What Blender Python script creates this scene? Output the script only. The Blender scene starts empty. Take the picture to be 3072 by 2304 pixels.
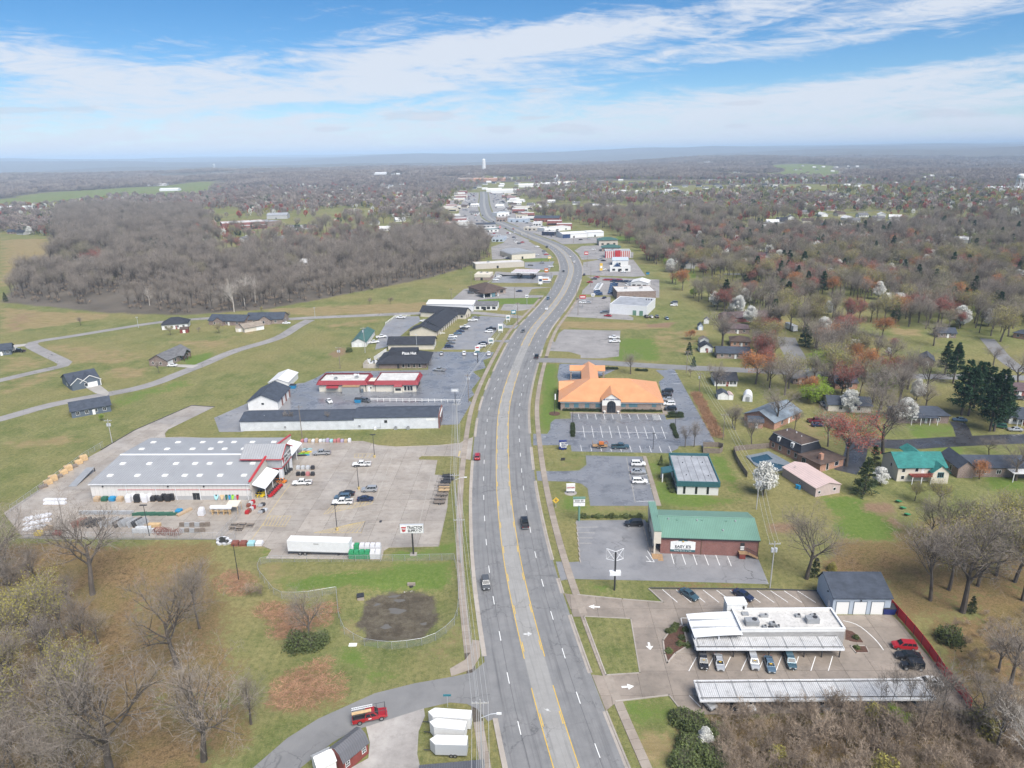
import bpy,math,random
import numpy as np
from mathutils import Vector,Matrix
random.seed(11)
rng=np.random.default_rng(11)
PI=math.pi
scene=bpy.context.scene
C=bpy.data.collections.new("place");scene.collection.children.link(C)
# ------------------------------------------------------------------ camera, sky, sun, exposure
CAM_H,FPX,PITCH,ROLL=94.0,2114.0,math.radians(18.17),math.radians(1.0)
_r0,_u0=Vector((1,0,0)),Vector((0,math.sin(PITCH),math.cos(PITCH)))
FWD=Vector((0,math.cos(PITCH),-math.sin(PITCH)))
RIGHT=_r0*math.cos(ROLL)-_u0*math.sin(ROLL)
UP=_u0*math.cos(ROLL)+_r0*math.sin(ROLL)
EYE=Vector((0,0,CAM_H))
cd=bpy.data.cameras.new("camera");cam=bpy.data.objects.new("camera",cd);scene.collection.objects.link(cam)
cd.sensor_width=36.0;cd.lens=36.0*FPX/3072.0;cd.clip_start=0.5;cd.clip_end=90000
cam.matrix_world=Matrix(((RIGHT.x,UP.x,-FWD.x,0),(RIGHT.y,UP.y,-FWD.y,0),(RIGHT.z,UP.z,-FWD.z,CAM_H),(0,0,0,1)))
scene.camera=cam
SUN_EL,SUN_AZ=52.0,150.0      # azimuth measured from +Y (view) clockwise: behind the camera, to its right
sd=bpy.data.lights.new("sun",'SUN');sun=bpy.data.objects.new("sun",sd);scene.collection.objects.link(sun)
sd.energy=2.6;sd.angle=math.radians(42);sd.color=(1.0,0.955,0.90)
_sv=Vector((math.sin(math.radians(SUN_AZ))*math.cos(math.radians(SUN_EL)),math.cos(math.radians(SUN_AZ))*math.cos(math.radians(SUN_EL)),math.sin(math.radians(SUN_EL))))
sun.rotation_euler=_sv.to_track_quat('Z','Y').to_euler()
scene.view_settings.view_transform='Standard';scene.view_settings.look='None'
scene.view_settings.gamma=1.0;scene.view_settings.use_curve_mapping=False
scene.view_settings.exposure=1.38
scene.cycles.use_denoising=True
scene.cycles.max_bounces=4;scene.cycles.diffuse_bounces=1;scene.cycles.glossy_bounces=1
scene.cycles.transparent_max_bounces=10;scene.cycles.volume_bounces=0;scene.cycles.transmission_bounces=2
scene.cycles.use_adaptive_sampling=True;scene.cycles.adaptive_threshold=0.02
def N(nt,t,loc=None,**kw):
 n=nt.nodes.new(t)
 for k,v in kw.items():
  if k in n.inputs:n.inputs[k].default_value=v
  else:setattr(n,k,v)
 return n
def make_world():
 w=bpy.data.worlds.new("World");scene.world=w;w.use_nodes=True
 w.cycles.sampling_method='MANUAL';w.cycles.sample_map_resolution=256
 nt=w.node_tree;nt.nodes.clear();L=nt.links.new
 out=N(nt,'ShaderNodeOutputWorld');bg=N(nt,'ShaderNodeBackground')
 bg.inputs['Strength'].default_value=0.05
 sky=N(nt,'ShaderNodeTexSky');sky.sky_type='NISHITA';sky.sun_disc=False
 sky.sun_elevation=math.radians(SUN_EL);sky.sun_rotation=math.radians(SUN_AZ)
 sky.altitude=100;sky.air_density=0.75;sky.dust_density=0.15;sky.ozone_density=4.5
 hsv=N(nt,'ShaderNodeHueSaturation');hsv.inputs['Saturation'].default_value=1.25;hsv.inputs['Value'].default_value=0.95
 hsv.inputs['Hue'].default_value=0.497
 L(sky.outputs[0],hsv.inputs['Color'])
 tc=N(nt,'ShaderNodeTexCoord');sep=N(nt,'ShaderNodeSeparateXYZ');L(tc.outputs['Generated'],sep.inputs[0])
 def M(op,a,b=None,c=None,clamp=False):
  n=nt.nodes.new('ShaderNodeMath');n.operation=op;n.use_clamp=clamp
  for i,v in enumerate((a,b,c)):
   if v is None:continue
   if isinstance(v,(int,float)):n.inputs[i].default_value=v
   else:L(v,n.inputs[i])
  return n.outputs[0]
 az=M('ARCTAN2',sep.outputs[0],sep.outputs[1])          # degrees-like, 0 straight ahead, + to the east
 azd=M('MULTIPLY',az,57.2958)
 eld=M('MULTIPLY',M('ARCSINE',sep.outputs[2]),57.2958)
 def blob(a0,e0,ra,re,rot=0.0):
  x=M('SUBTRACT',azd,a0);y=M('SUBTRACT',eld,e0)
  c,s=math.cos(math.radians(rot)),math.sin(math.radians(rot))
  xr=M('ADD',M('MULTIPLY',x,c/ra),M('MULTIPLY',y,s/ra))
  yr=M('ADD',M('MULTIPLY',x,-s/re),M('MULTIPLY',y,c/re))
  return M('EXPONENT',M('MULTIPLY',M('ADD',M('MULTIPLY',xr,xr),M('MULTIPLY',yr,yr)),-1.0))
  # high cirrus sheet: streaks drawn out along the horizon, slightly fanned
 cmb=N(nt,'ShaderNodeCombineXYZ')
 L(M('MULTIPLY',azd,0.034),cmb.inputs[0])
 L(M('ADD',M('MULTIPLY',eld,0.21),M('MULTIPLY',azd,-0.012)),cmb.inputs[1])
 n1=N(nt,'ShaderNodeTexNoise',Scale=2.7,Detail=9.0,Roughness=0.64,Distortion=1.6);L(cmb.outputs[0],n1.inputs['Vector'])
 cmb2=N(nt,'ShaderNodeCombineXYZ')
 L(M('MULTIPLY',azd,0.11),cmb2.inputs[0]);L(M('ADD',M('MULTIPLY',eld,0.62),M('MULTIPLY',azd,0.05)),cmb2.inputs[1])
 n2=N(nt,'ShaderNodeTexNoise',Scale=2.2,Detail=9.0,Roughness=0.66,Distortion=1.6);L(cmb2.outputs[0],n2.inputs['Vector'])
 base=M('ADD',M('MULTIPLY',n1.outputs['Fac'],0.85),M('MULTIPLY',n2.outputs['Fac'],0.62))
 thick=[blob(-6,6.0,14,2.2,10),blob(-31,5.6,13,1.5,-8),blob(6,8.2,14,.9,5),blob(22,3.4,14,1.3,3),blob(31,8.8,10,1.2,8)]
 thin=[blob(-24,9.8,15,2.3,0),blob(17.5,5.0,8.5,0.9,5),blob(-37,5.4,4,.8,0),blob(4,10.6,12,1.4,0),blob(30,6.1,9,0.8,6),blob(-14,3.3,9,.5,4)]
 m=base
 for b in thick:m=M('ADD',m,M('MULTIPLY',b,0.24))
 for b in thin:m=M('ADD',m,M('MULTIPLY',b,-0.27))
 lowhaze=M('EXPONENT',M('MULTIPLY',M('MAXIMUM',eld,0.0),-0.42))
 m=M('ADD',m,M('MULTIPLY',lowhaze,0.34))
 mr=N(nt,'ShaderNodeMapRange');mr.interpolation_type='SMOOTHSTEP'
 L(m,mr.inputs[0]);mr.inputs[1].default_value=0.63;mr.inputs[2].default_value=1.02;mr.inputs[3].default_value=0.0;mr.inputs[4].default_value=0.93
 mix=N(nt,'ShaderNodeMix');mix.data_type='RGBA'
 L(mr.outputs[0],mix.inputs[0]);L(hsv.outputs[0],mix.inputs[6]);mix.inputs[7].default_value=(5.9,6.3,7.0,1)
 # small flat-based cumulus low over the horizon
 cmb3=N(nt,'ShaderNodeCombineXYZ');L(M('MULTIPLY',azd,0.20),cmb3.inputs[0]);L(M('MULTIPLY',eld,0.85),cmb3.inputs[1])
 n3=N(nt,'ShaderNodeTexNoise',Scale=1.5,Detail=6.0,Roughness=0.62);L(cmb3.outputs[0],n3.inputs['Vector'])
 band=M('EXPONENT',M('MULTIPLY',M('POWER',M('ABSOLUTE',M('MULTIPLY',M('SUBTRACT',eld,2.1),0.62)),2.0),-1.0))
 cu=n3.outputs['Fac']
 cum=None
 for b in[blob(4.6,1.62,2.9,.46),blob(-.6,1.72,1.7,.33),blob(-7,2.75,3.6,.42),blob(-32,3.15,3.2,.28),blob(2,2.5,1.5,.22),blob(17,1.6,1.,.2),blob(17.5,3.1,1.8,.25),blob(31,2.,3.6,.4),blob(-13,1.9,1.6,.22),blob(2.2,4.4,.9,.18),blob(-36.5,2.2,2,.4)]:
  cum=b if cum is None else M('MAXIMUM',cum,b)
 cu=M('ADD',M('MULTIPLY',cu,0.95),M('MULTIPLY',cum,0.42))
 cu=M('ADD',cu,M('MULTIPLY',band,0.03))
 mr2=N(nt,'ShaderNodeMapRange');mr2.interpolation_type='SMOOTHSTEP';L(cu,mr2.inputs[0])
 mr2.inputs[1].default_value=0.66;mr2.inputs[2].default_value=0.82;mr2.inputs[3].default_value=0;mr2.inputs[4].default_value=0.62
 sh=N(nt,'ShaderNodeMapRange');L(cu,sh.inputs[0]);sh.inputs[1].default_value=0.72;sh.inputs[2].default_value=1.05
 cc=N(nt,'ShaderNodeMix');cc.data_type='RGBA';L(sh.outputs[0],cc.inputs[0])
 cc.inputs[6].default_value=(4.7,5.1,6.0,1);cc.inputs[7].default_value=(5.7,5.9,6.4,1)
 mix2=N(nt,'ShaderNodeMix');mix2.data_type='RGBA';L(mr2.outputs[0],mix2.inputs[0]);L(mix.outputs[2],mix2.inputs[6]);L(cc.outputs[2],mix2.inputs[7])
 L(mix2.outputs[2],bg.inputs['Color']);L(bg.outputs[0],out.inputs[0])
make_world()
# ------------------------------------------------------------------ survey: photograph pixel -> point on the ground
REG={k:(x,y,w/r)for k,(x,y,w,r)in dict(
U=(0,0,3072,2212),S=(0,0,1,1),R1=(0,1600,800,1885),R2=(700,1600,800,1885),R3=(1400,1600,800,1885),R4=(1950,1700,900,2212),R5=(2400,1600,672,1584),
B1=(0,1250,800,2212),B2=(700,1250,800,2212),B3=(1400,1250,1000,2212),B4=(2200,1250,872,2212),B5=(0,850,800,2212),B6=(650,900,850,2212),
B7=(1400,900,850,2212),B8=(2150,900,922,2212),C1=(0,440,800,2212),C2=(600,440,800,2212),C3=(1300,600,600,2212),C4=(1200,440,800,2212),
C5=(1800,440,700,2212),C6=(2400,440,672,2144),C8=(1150,900,550,2212),
D1=(1880,1480,440,2212),D2=(1640,1080,400,2212),D3=(1640,1300,560,2212),D4=(760,1280,200,1659),D5=(580,1400,320,2212),D6=(60,1440,560,2212),D7=(920,1040,380,2212),D8=(1200,1540,260,2212),E1=(1000,2000,480,1270)).items()}
def src(reg,x,y):
 a,b,s=REG[reg];return a+x*s,b+y*s
def ray(reg,x,y):
 sx,sy=src(reg,x,y)
 return(FWD+RIGHT*((sx-1536)/FPX)+UP*((1152-sy)/FPX)).normalized()
def vnoise(x,y,seed=0):
 xi,yi=np.floor(x),np.floor(y);xf,yf=x-xi,y-yi
 def h(a,b):
  v=np.sin(a*127.1+b*311.7+seed*74.7)*43758.5453
  return v-np.floor(v)
 u,v=xf*xf*(3-2*xf),yf*yf*(3-2*yf)
 return(h(xi,yi)*(1-u)+h(xi+1,yi)*u)*(1-v)+(h(xi,yi+1)*(1-u)+h(xi+1,yi+1)*u)*v
def sstep(a,b,x):
 t=np.clip((x-a)/(b-a),0,1);return t*t*(3-2*t)
def sdist(poly,X,Y):
 """signed distance to a polygon, negative inside"""
 d=np.full(X.shape,1e18);ins=np.zeros(X.shape,bool);n=len(poly)
 for i in range(n):
  ax,ay=poly[i][0],poly[i][1];bx,by=poly[(i+1)%n][0],poly[(i+1)%n][1]
  ex,ey=bx-ax,by-ay;wx,wy=X-ax,Y-ay
  t=np.clip((wx*ex+wy*ey)/(ex*ex+ey*ey+1e-12),0,1)
  d=np.minimum(d,(wx-ex*t)**2+(wy-ey*t)**2)
  c=((ay<=Y)&(by>Y))|((by<=Y)&(ay>Y))
  with np.errstate(divide='ignore',invalid='ignore'):
   ins ^= c&(X<ax+(Y-ay)/(by-ay if abs(by-ay)>1e-12 else 1e-12)*ex)
 d=np.sqrt(d);return np.where(ins,-d,d)
def flat(reg,x,y,z=0.0):
 d=ray(reg,x,y);t=(z-CAM_H)/d.z
 return EYE+d*t
def polyf(reg,pts):return[tuple(flat(reg,*p)[:2])for p in pts]
POND=polyf('R2',[(900,560),(970,450),(1080,410),(1250,400),(1410,415),(1435,470),(1425,610),(1390,670),(1300,715),(1100,725),(960,715),(915,650)])
LOWWOOD=polyf('R1',[(-700,130),(300,92),(1500,92),(1560,180),(1500,420),(1400,700),(900,1000),(-700,1200)])
def terrain(x,y):
 x=np.asarray(x,float);y=np.asarray(y,float)
 r=np.hypot(x,y)
 far=sstep(1500,5200,r)
 n=(vnoise(x/1900,y/1500,1)-.5)*85+(vnoise(x/820,y/640,2)-.5)*38+(vnoise(x/5200,y/3400,3)-.42)*110
 h=far*n+sstep(6500,15000,r)*46+sstep(9000,22000,r)*30
 h=h+sstep(1050,1800,r)*(1-sstep(4000,6000,r))*((vnoise(x/520,y/430,5)-.5)*7-1)
 near=(r<400)
 if np.any(near):
  dp=sdist(POND,x,y);h=h-np.where(near,1.1*(1-sstep(-1.5,6.0,dp)),0)
  dl=sdist(LOWWOOD,x,y);h=h-np.where(near,2.2*(1-sstep(-14,0.5,dl)),0)
 return h
def tz(x,y):return float(terrain(np.array([x]),np.array([y]))[0])
def G(reg,x,y,z=0.0):
 """point at height z over the ground, seen at that pixel"""
 d=ray(reg,x,y)
 if d.z>-0.004:d=Vector((d.x,d.y,-0.004)).normalized()
 p=EYE+d*((z-CAM_H)/d.z)
 for _ in range(14):
  h=tz(p.x,p.y)+z
  q=EYE+d*((h-CAM_H)/d.z)
  if(q-p).length<.05:p=q;break
  p=p*0.4+q*0.6
 return Vector((p.x,p.y,tz(p.x,p.y)+z))
def hgt(p,reg,x,y):
 """height over p of the point seen at that pixel (image row only)"""
 sy=src(reg,x,y)[1];k=(1152-sy)/FPX
 d=p-EYE      # (d+z*Z).UP = k*(d+z*Z).FWD
 return(k*d.dot(FWD)-d.dot(UP))/(UP.z-k*FWD.z)
def pxm(p):return FPX/((p-EYE).dot(FWD))     # photograph pixels per metre there
# ------------------------------------------------------------------ materials
MATS={}
def mat(name,col,rough=0.8,metal=0.0,var=0.0,vscale=1.0,bump=0.0,bscale=20.0,spec=0.5,coat=0.0,stretch=(1,1,1),emit=0.0,detail=4.0,col2=None,dirt=0.0):
 if name in MATS:return MATS[name]
 m=bpy.data.materials.new(name);m.use_nodes=True;nt=m.node_tree;L=nt.links.new
 b=nt.nodes['Principled BSDF'];MATS[name]=m
 b.inputs['Base Color'].default_value=(*col,1);b.inputs['Roughness'].default_value=rough;b.inputs['Metallic'].default_value=metal
 b.inputs['Specular IOR Level'].default_value=spec;b.inputs['Coat Weight'].default_value=coat
 if var>0 or col2 or dirt:
  g=N(nt,'ShaderNodeNewGeometry');mp=N(nt,'ShaderNodeMapping');mp.inputs['Scale'].default_value=stretch;L(g.outputs['Position'],mp.inputs['Vector'])
  n=N(nt,'ShaderNodeTexNoise',Scale=vscale,Detail=detail,Roughness=0.65);L(mp.outputs[0],n.inputs['Vector'])
  mx=N(nt,'ShaderNodeMix');mx.data_type='RGBA'
  r=N(nt,'ShaderNodeMapRange');L(n.outputs['Fac'],r.inputs[0]);r.inputs[1].default_value=.32;r.inputs[2].default_value=.68;L(r.outputs[0],mx.inputs[0])
  c2=col2 or tuple(min(1,c*(1+var))for c in col);c1=col if col2 else tuple(c*(1-var)for c in col)
  mx.inputs[6].default_value=(*c1,1);mx.inputs[7].default_value=(*c2,1);o=mx.outputs[2]
  if dirt:
   n2=N(nt,'ShaderNodeTexNoise',Scale=vscale*4.3,Detail=6.0,Roughness=0.7);L(mp.outputs[0],n2.inputs['Vector'])
   r2=N(nt,'ShaderNodeMapRange');L(n2.outputs['Fac'],r2.inputs[0]);r2.inputs[1].default_value=.5;r2.inputs[2].default_value=.75;r2.inputs[4].default_value=dirt
   m2=N(nt,'ShaderNodeMix');m2.data_type='RGBA';L(r2.outputs[0],m2.inputs[0]);L(o,m2.inputs[6]);m2.inputs[7].default_value=(.07,.06,.05,1);o=m2.outputs[2]
  L(o,b.inputs['Base Color'])
 if bump>0:
  g2=N(nt,'ShaderNodeNewGeometry');n3=N(nt,'ShaderNodeTexNoise',Scale=bscale,Detail=3.0);L(g2.outputs['Position'],n3.inputs['Vector'])
  bp=N(nt,'ShaderNodeBump',Strength=bump);L(n3.outputs['Fac'],bp.inputs['Height']);L(bp.outputs[0],b.inputs['Normal'])
 return m
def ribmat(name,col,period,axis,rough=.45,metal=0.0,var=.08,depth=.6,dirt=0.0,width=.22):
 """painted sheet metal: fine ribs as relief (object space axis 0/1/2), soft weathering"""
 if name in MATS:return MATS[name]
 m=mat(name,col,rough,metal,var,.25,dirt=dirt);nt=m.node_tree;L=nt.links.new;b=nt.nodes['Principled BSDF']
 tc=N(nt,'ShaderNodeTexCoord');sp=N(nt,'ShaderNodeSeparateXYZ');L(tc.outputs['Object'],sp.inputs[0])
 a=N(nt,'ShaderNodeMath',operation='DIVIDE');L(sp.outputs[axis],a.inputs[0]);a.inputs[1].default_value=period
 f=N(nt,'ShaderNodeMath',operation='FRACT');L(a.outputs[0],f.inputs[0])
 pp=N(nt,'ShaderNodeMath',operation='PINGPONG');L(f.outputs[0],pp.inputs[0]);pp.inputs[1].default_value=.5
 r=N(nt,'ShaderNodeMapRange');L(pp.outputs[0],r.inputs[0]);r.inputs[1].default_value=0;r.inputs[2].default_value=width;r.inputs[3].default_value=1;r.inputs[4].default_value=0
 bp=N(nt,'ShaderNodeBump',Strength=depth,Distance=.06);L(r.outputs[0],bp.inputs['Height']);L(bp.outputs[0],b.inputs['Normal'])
 mx=N(nt,'ShaderNodeMix');mx.data_type='RGBA';q=N(nt,'ShaderNodeMath',operation='MULTIPLY');L(r.outputs[0],q.inputs[0]);q.inputs[1].default_value=.45;L(q.outputs[0],mx.inputs[0]);L(b.inputs['Base Color'].links[0].from_socket,mx.inputs[6]);mx.inputs[7].default_value=(*[c*.45 for c in col],1);L(mx.outputs[2],b.inputs['Base Color'])   # shadow line of each rib, painted into the base colour
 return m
 # ------------------------------------------------------------------ mesh helpers
class MB:
 def __init__(s):s.v=[];s.f=[];s.m=[]
 def add(s,vs,fs,mi=0):
  o=len(s.v);s.v+=[tuple(p)for p in vs];s.f+=[tuple(i+o for i in f)for f in fs];s.m+=[mi]*len(fs);return s
 def box(s,x0,x1,y0,y1,z0,z1,mi=0):
  return s.add([(x0,y0,z0),(x1,y0,z0),(x1,y1,z0),(x0,y1,z0),(x0,y0,z1),(x1,y0,z1),(x1,y1,z1),(x0,y1,z1)],
  [(0,3,2,1),(4,5,6,7),(0,1,5,4),(1,2,6,5),(2,3,7,6),(3,0,4,7)],mi)
 def hull(s,lo,hi,mi=0):
  n=len(lo);return s.add(list(lo)+list(hi),[tuple(range(n-1,-1,-1)),tuple(range(n,2*n))]+[(i,(i+1)%n,n+(i+1)%n,n+i)for i in range(n)],mi)
 def prism(s,poly,z0,z1,mi=0):
  a=sum(poly[i][0]*poly[(i+1)%len(poly)][1]-poly[(i+1)%len(poly)][0]*poly[i][1]for i in range(len(poly)))
  if a<0:poly=poly[::-1]
  return s.hull([(p[0],p[1],z0)for p in poly],[(p[0],p[1],z1)for p in poly],mi)
 def extr(s,prof,axis,a,b,mi=0):
  """profile (list of 2-tuples) extruded along axis 'x' (profile y,z) or 'y' (profile x,z)"""
  if axis=='x':lo=[(a,p[0],p[1])for p in prof];hi=[(b,p[0],p[1])for p in prof]
  else:lo=[(p[0],b,p[1])for p in prof];hi=[(p[0],a,p[1])for p in prof]
  return s.hull(lo,hi,mi)
 def tube(s,pts,rad,n=6,mi=0,cap=True):
  pts=[Vector(p)for p in pts];o=len(s.v);k=len(pts)
  if not isinstance(rad,(list,tuple)):rad=[rad]*k
  for i,p in enumerate(pts):
   t=(pts[min(i+1,k-1)]-pts[max(i-1,0)]).normalized()
   a=t.cross(Vector((0,0,1))if abs(t.z)<.9 else Vector((1,0,0))).normalized();b=t.cross(a)
   s.v+=[tuple(p+(a*math.cos(j*2*PI/n)+b*math.sin(j*2*PI/n))*rad[i])for j in range(n)]
  for i in range(k-1):
   for j in range(n):
    s.f.append((o+i*n+j,o+i*n+(j+1)%n,o+(i+1)*n+(j+1)%n,o+(i+1)*n+j));s.m.append(mi)
  if cap:s.f+=[tuple(o+j for j in range(n))[::-1],tuple(o+(k-1)*n+j for j in range(n))];s.m+=[mi,mi]
  return s
 def cyl(s,c,r,h,n=12,mi=0,r2=None):
  r2=r if r2 is None else r2
  lo=[(c[0]+r*math.cos(j*2*PI/n),c[1]+r*math.sin(j*2*PI/n),c[2])for j in range(n)]
  hi=[(c[0]+r2*math.cos(j*2*PI/n),c[1]+r2*math.sin(j*2*PI/n),c[2]+h)for j in range(n)]
  return s.hull(lo,hi,mi)
 def ball(s,c,r,nu=8,nv=5,mi=0,sq=(1,1,1)):
  o=len(s.v)
  for i in range(nv+1):
   t=PI*i/nv
   for j in range(nu):
    a=2*PI*j/nu;s.v.append((c[0]+r*sq[0]*math.sin(t)*math.cos(a),c[1]+r*sq[1]*math.sin(t)*math.sin(a),c[2]+r*sq[2]*math.cos(t)))
  for i in range(nv):
   for j in range(nu):s.f.append((o+i*nu+j,o+(i+1)*nu+j,o+(i+1)*nu+(j+1)%nu,o+i*nu+(j+1)%nu));s.m.append(mi)
  return s
 def mesh(s,name,mats,smooth=False):
  me=bpy.data.meshes.new(name);me.from_pydata(s.v,[],s.f)
  for m in(mats if isinstance(mats,(list,tuple))else[mats]):me.materials.append(MATS[m]if isinstance(m,str)else m)
  if any(s.m):me.polygons.foreach_set('material_index',s.m)
  if smooth:me.polygons.foreach_set('use_smooth',[True]*len(s.f))
  me.update();return me
 def obj(s,name,mats,parent=None,smooth=False):return link(name,s.mesh(name,mats,smooth),parent)
def link(name,me,parent=None,loc=None,rz=None):
 o=bpy.data.objects.new(name,me);C.objects.link(o)
 if parent is not None:o.parent=parent
 if loc is not None:o.location=loc
 if rz is not None:o.rotation_euler=(0,0,rz)
 return o
def empty(name,loc,rz=0.0):
 o=bpy.data.objects.new(name,None);C.objects.link(o);o.location=loc;o.rotation_euler=(0,0,rz);o.empty_display_size=.5;return o
def tag(o,label,cat,group=None):
 o['label']=label;o['category']=cat
 if group:o['group']=group
 return o
def thing(name,label,cat,loc,rz=0.0,group=None):return tag(empty(name,loc,rz),label,cat,group)
def kind(o,k):o['kind']=k;return o
def copy_tree(o,parent=None):
 c=o.copy();C.objects.link(c);c.parent=parent
 for ch in o.children:copy_tree(ch,c)
 return c
def text(s,size,m,parent,loc,rx=PI/2,rz=0.0,ext=.02,align='CENTER',name='lettering',sx=1.0,bold=0.0):
 cu=bpy.data.curves.new(name,'FONT');cu.body=s;cu.size=size;cu.extrude=ext;cu.align_x=align;cu.align_y='CENTER';cu.offset=bold
 cu.materials.append(MATS[m]);o=bpy.data.objects.new(name,cu);scene.collection.objects.link(o);dg=bpy.context.evaluated_depsgraph_get();me=bpy.data.meshes.new_from_object(o.evaluated_get(dg));bpy.data.objects.remove(o);o=link(name,me,parent);o.location=loc;o.rotation_euler=(rx,0,rz);o.scale=(sx,1,1);return o
 # ------------------------------------------------------------------ ground sheet
def ground_material():
 m=bpy.data.materials.new("ground_cover");m.use_nodes=True;nt=m.node_tree;L=nt.links.new;b=nt.nodes['Principled BSDF']
 b.inputs['Roughness'].default_value=.95;b.inputs['Specular IOR Level'].default_value=.15
 g=N(nt,'ShaderNodeNewGeometry')
 def noise(sc,det=4,rough=.6,st=None,dist=0.0):
  n=N(nt,'ShaderNodeTexNoise',Scale=sc,Detail=det,Roughness=rough,Distortion=dist)
  if st:
   mp=N(nt,'ShaderNodeMapping');mp.inputs['Scale'].default_value=st;L(g.outputs['Position'],mp.inputs['Vector']);L(mp.outputs[0],n.inputs['Vector'])
  else:L(g.outputs['Position'],n.inputs['Vector'])
  return n.outputs['Fac']
 def mr(v,a,b_,lo=0,hi=1):
  r=N(nt,'ShaderNodeMapRange');L(v,r.inputs[0]);r.inputs[1].default_value=a;r.inputs[2].default_value=b_;r.inputs[3].default_value=lo;r.inputs[4].default_value=hi;return r.outputs[0]
 def mix(f,a,b_):
  x=N(nt,'ShaderNodeMix');x.data_type='RGBA'
  for i,v in((0,f),(6,a),(7,b_)):
   if isinstance(v,tuple):x.inputs[i].default_value=(*v,1)
   elif isinstance(v,float):x.inputs[i].default_value=v
   else:L(v,x.inputs[i])
  return x.outputs[2]
 def M(op,a,b_):
  n=N(nt,'ShaderNodeMath',operation=op)
  for i,v in((0,a),(1,b_)):
   if isinstance(v,float):n.inputs[i].default_value=v
   else:L(v,n.inputs[i])
  return n.outputs[0]
 at={}
 for k in('dry','litter','lush','mud','wood','soil'):
  a=N(nt,'ShaderNodeAttribute');a.attribute_name=k;at[k]=a.outputs['Fac']
 nb,nm,ns,nf=noise(.018,5),noise(.11,5,.65),noise(.9,4,.7),noise(5.0,3,.7)
 streak=noise(.5,4,.6,(.25,1.6,1))
 lawn=mix(mr(nm,.35,.65),(.130,.155,.045),(.255,.243,.10))
 lawn=mix(mr(noise(1.0,3,.6,(1.3,.05,1)),.45,.6,0,.3),lawn,(.085,.115,.03));lawn=mix(mr(nb,.43,.60,0,.6),lawn,(.29,.235,.105))
 lawn=mix(mr(ns,.42,.66,0,.55),lawn,(.055,.078,.02));lawn=mix(mr(noise(2.3,4,.75),.5,.68,0,.45),lawn,(.30,.26,.12))
 irr=M('ADD',M('MULTIPLY',M('SUBTRACT',nm,.5),1.6),M('MULTIPLY',M('SUBTRACT',ns,.5),1.1))
 def w(k,gain=1.0):return mr(M('ADD',at[k],M('MULTIPLY',irr,gain)),.34,.66)
 lush=mix(mr(ns,.3,.7),(.085,.15,.022),(.16,.205,.053))
 c=mix(w('lush'),lawn,lush)
 c=mix(w('dry'),c,mix(mr(streak,.3,.7),(.20,.155,.07),(.335,.26,.135)))
 c=mix(w('soil',.6),c,mix(mr(ns,.3,.7),(.17,.105,.065),(.30,.205,.135)))
 leaf=mix(mr(ns,.3,.7),(.075,.05,.023),(.265,.172,.085));leaf=mix(mr(nm,.45,.6,0,.5),leaf,(.15,.135,.045))
 leaf=mix(mr(noise(2.6,4,.75),.48,.62,0,.7),leaf,(.30,.205,.105))
 c=mix(w('litter'),c,leaf)
 c=mix(w('mud',.8),c,mix(mr(noise(.45,5,.7),.4,.62),(.075,.060,.045),(.135,.115,.085)))
 c=mix(w('wood',.6),c,mix(mr(noise(.03,5),.35,.65),(.10,.085,.07),(.16,.135,.11)))
 c=mix(mr(nf,.4,.7,.0,.42),c,(.035,.038,.018))
 L(c,b.inputs['Base Color'])
 bp=N(nt,'ShaderNodeBump',Strength=.5,Distance=.3);L(noise(2.2,4,.75),bp.inputs['Height']);L(bp.outputs[0],b.inputs['Normal'])
 return m
def axis(dense0,dense1,step,far0,far1,grow):
 v=list(np.arange(dense0,dense1+.01,step));s=step;x=v[-1]
 while x<far1:s*=grow;x+=s;v.append(x)
 s=step;x=v[0];lo=[]
 while x>far0:s*=grow;x-=s;lo.append(x)
 return np.array(lo[::-1]+v)
def clearf(x,y):return vnoise(x/170,y/210,21)*.55+vnoise(x/520,y/700,22)*.45
gx,gy=axis(-230,270,2.5,-30000,30000,1.05),axis(40,560,2.5,-2500,42000,1.045)
X,Y=np.meshgrid(gx,gy);Zt=terrain(X,Y)
nx_,ny_=len(gx),len(gy)
me=bpy.data.meshes.new("ground");idx=np.arange(nx_*ny_).reshape(ny_,nx_)
faces=np.stack([idx[:-1,:-1],idx[:-1,1:],idx[1:,1:],idx[1:,:-1]],-1).reshape(-1,4)
me.from_pydata(np.stack([X,Y,Zt],-1).reshape(-1,3).tolist(),[],faces.tolist())
me.polygons.foreach_set('use_smooth',[True]*len(faces))
def region(polys,soft):
 w=np.zeros(X.shape)
 for p,s in polys:w=np.maximum(w,s*(1-sstep(-soft,soft,sdist(p,X,Y))))
 return w
P=lambda reg,*pts:polyf(reg,pts)
rr=np.hypot(X,Y)
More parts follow.
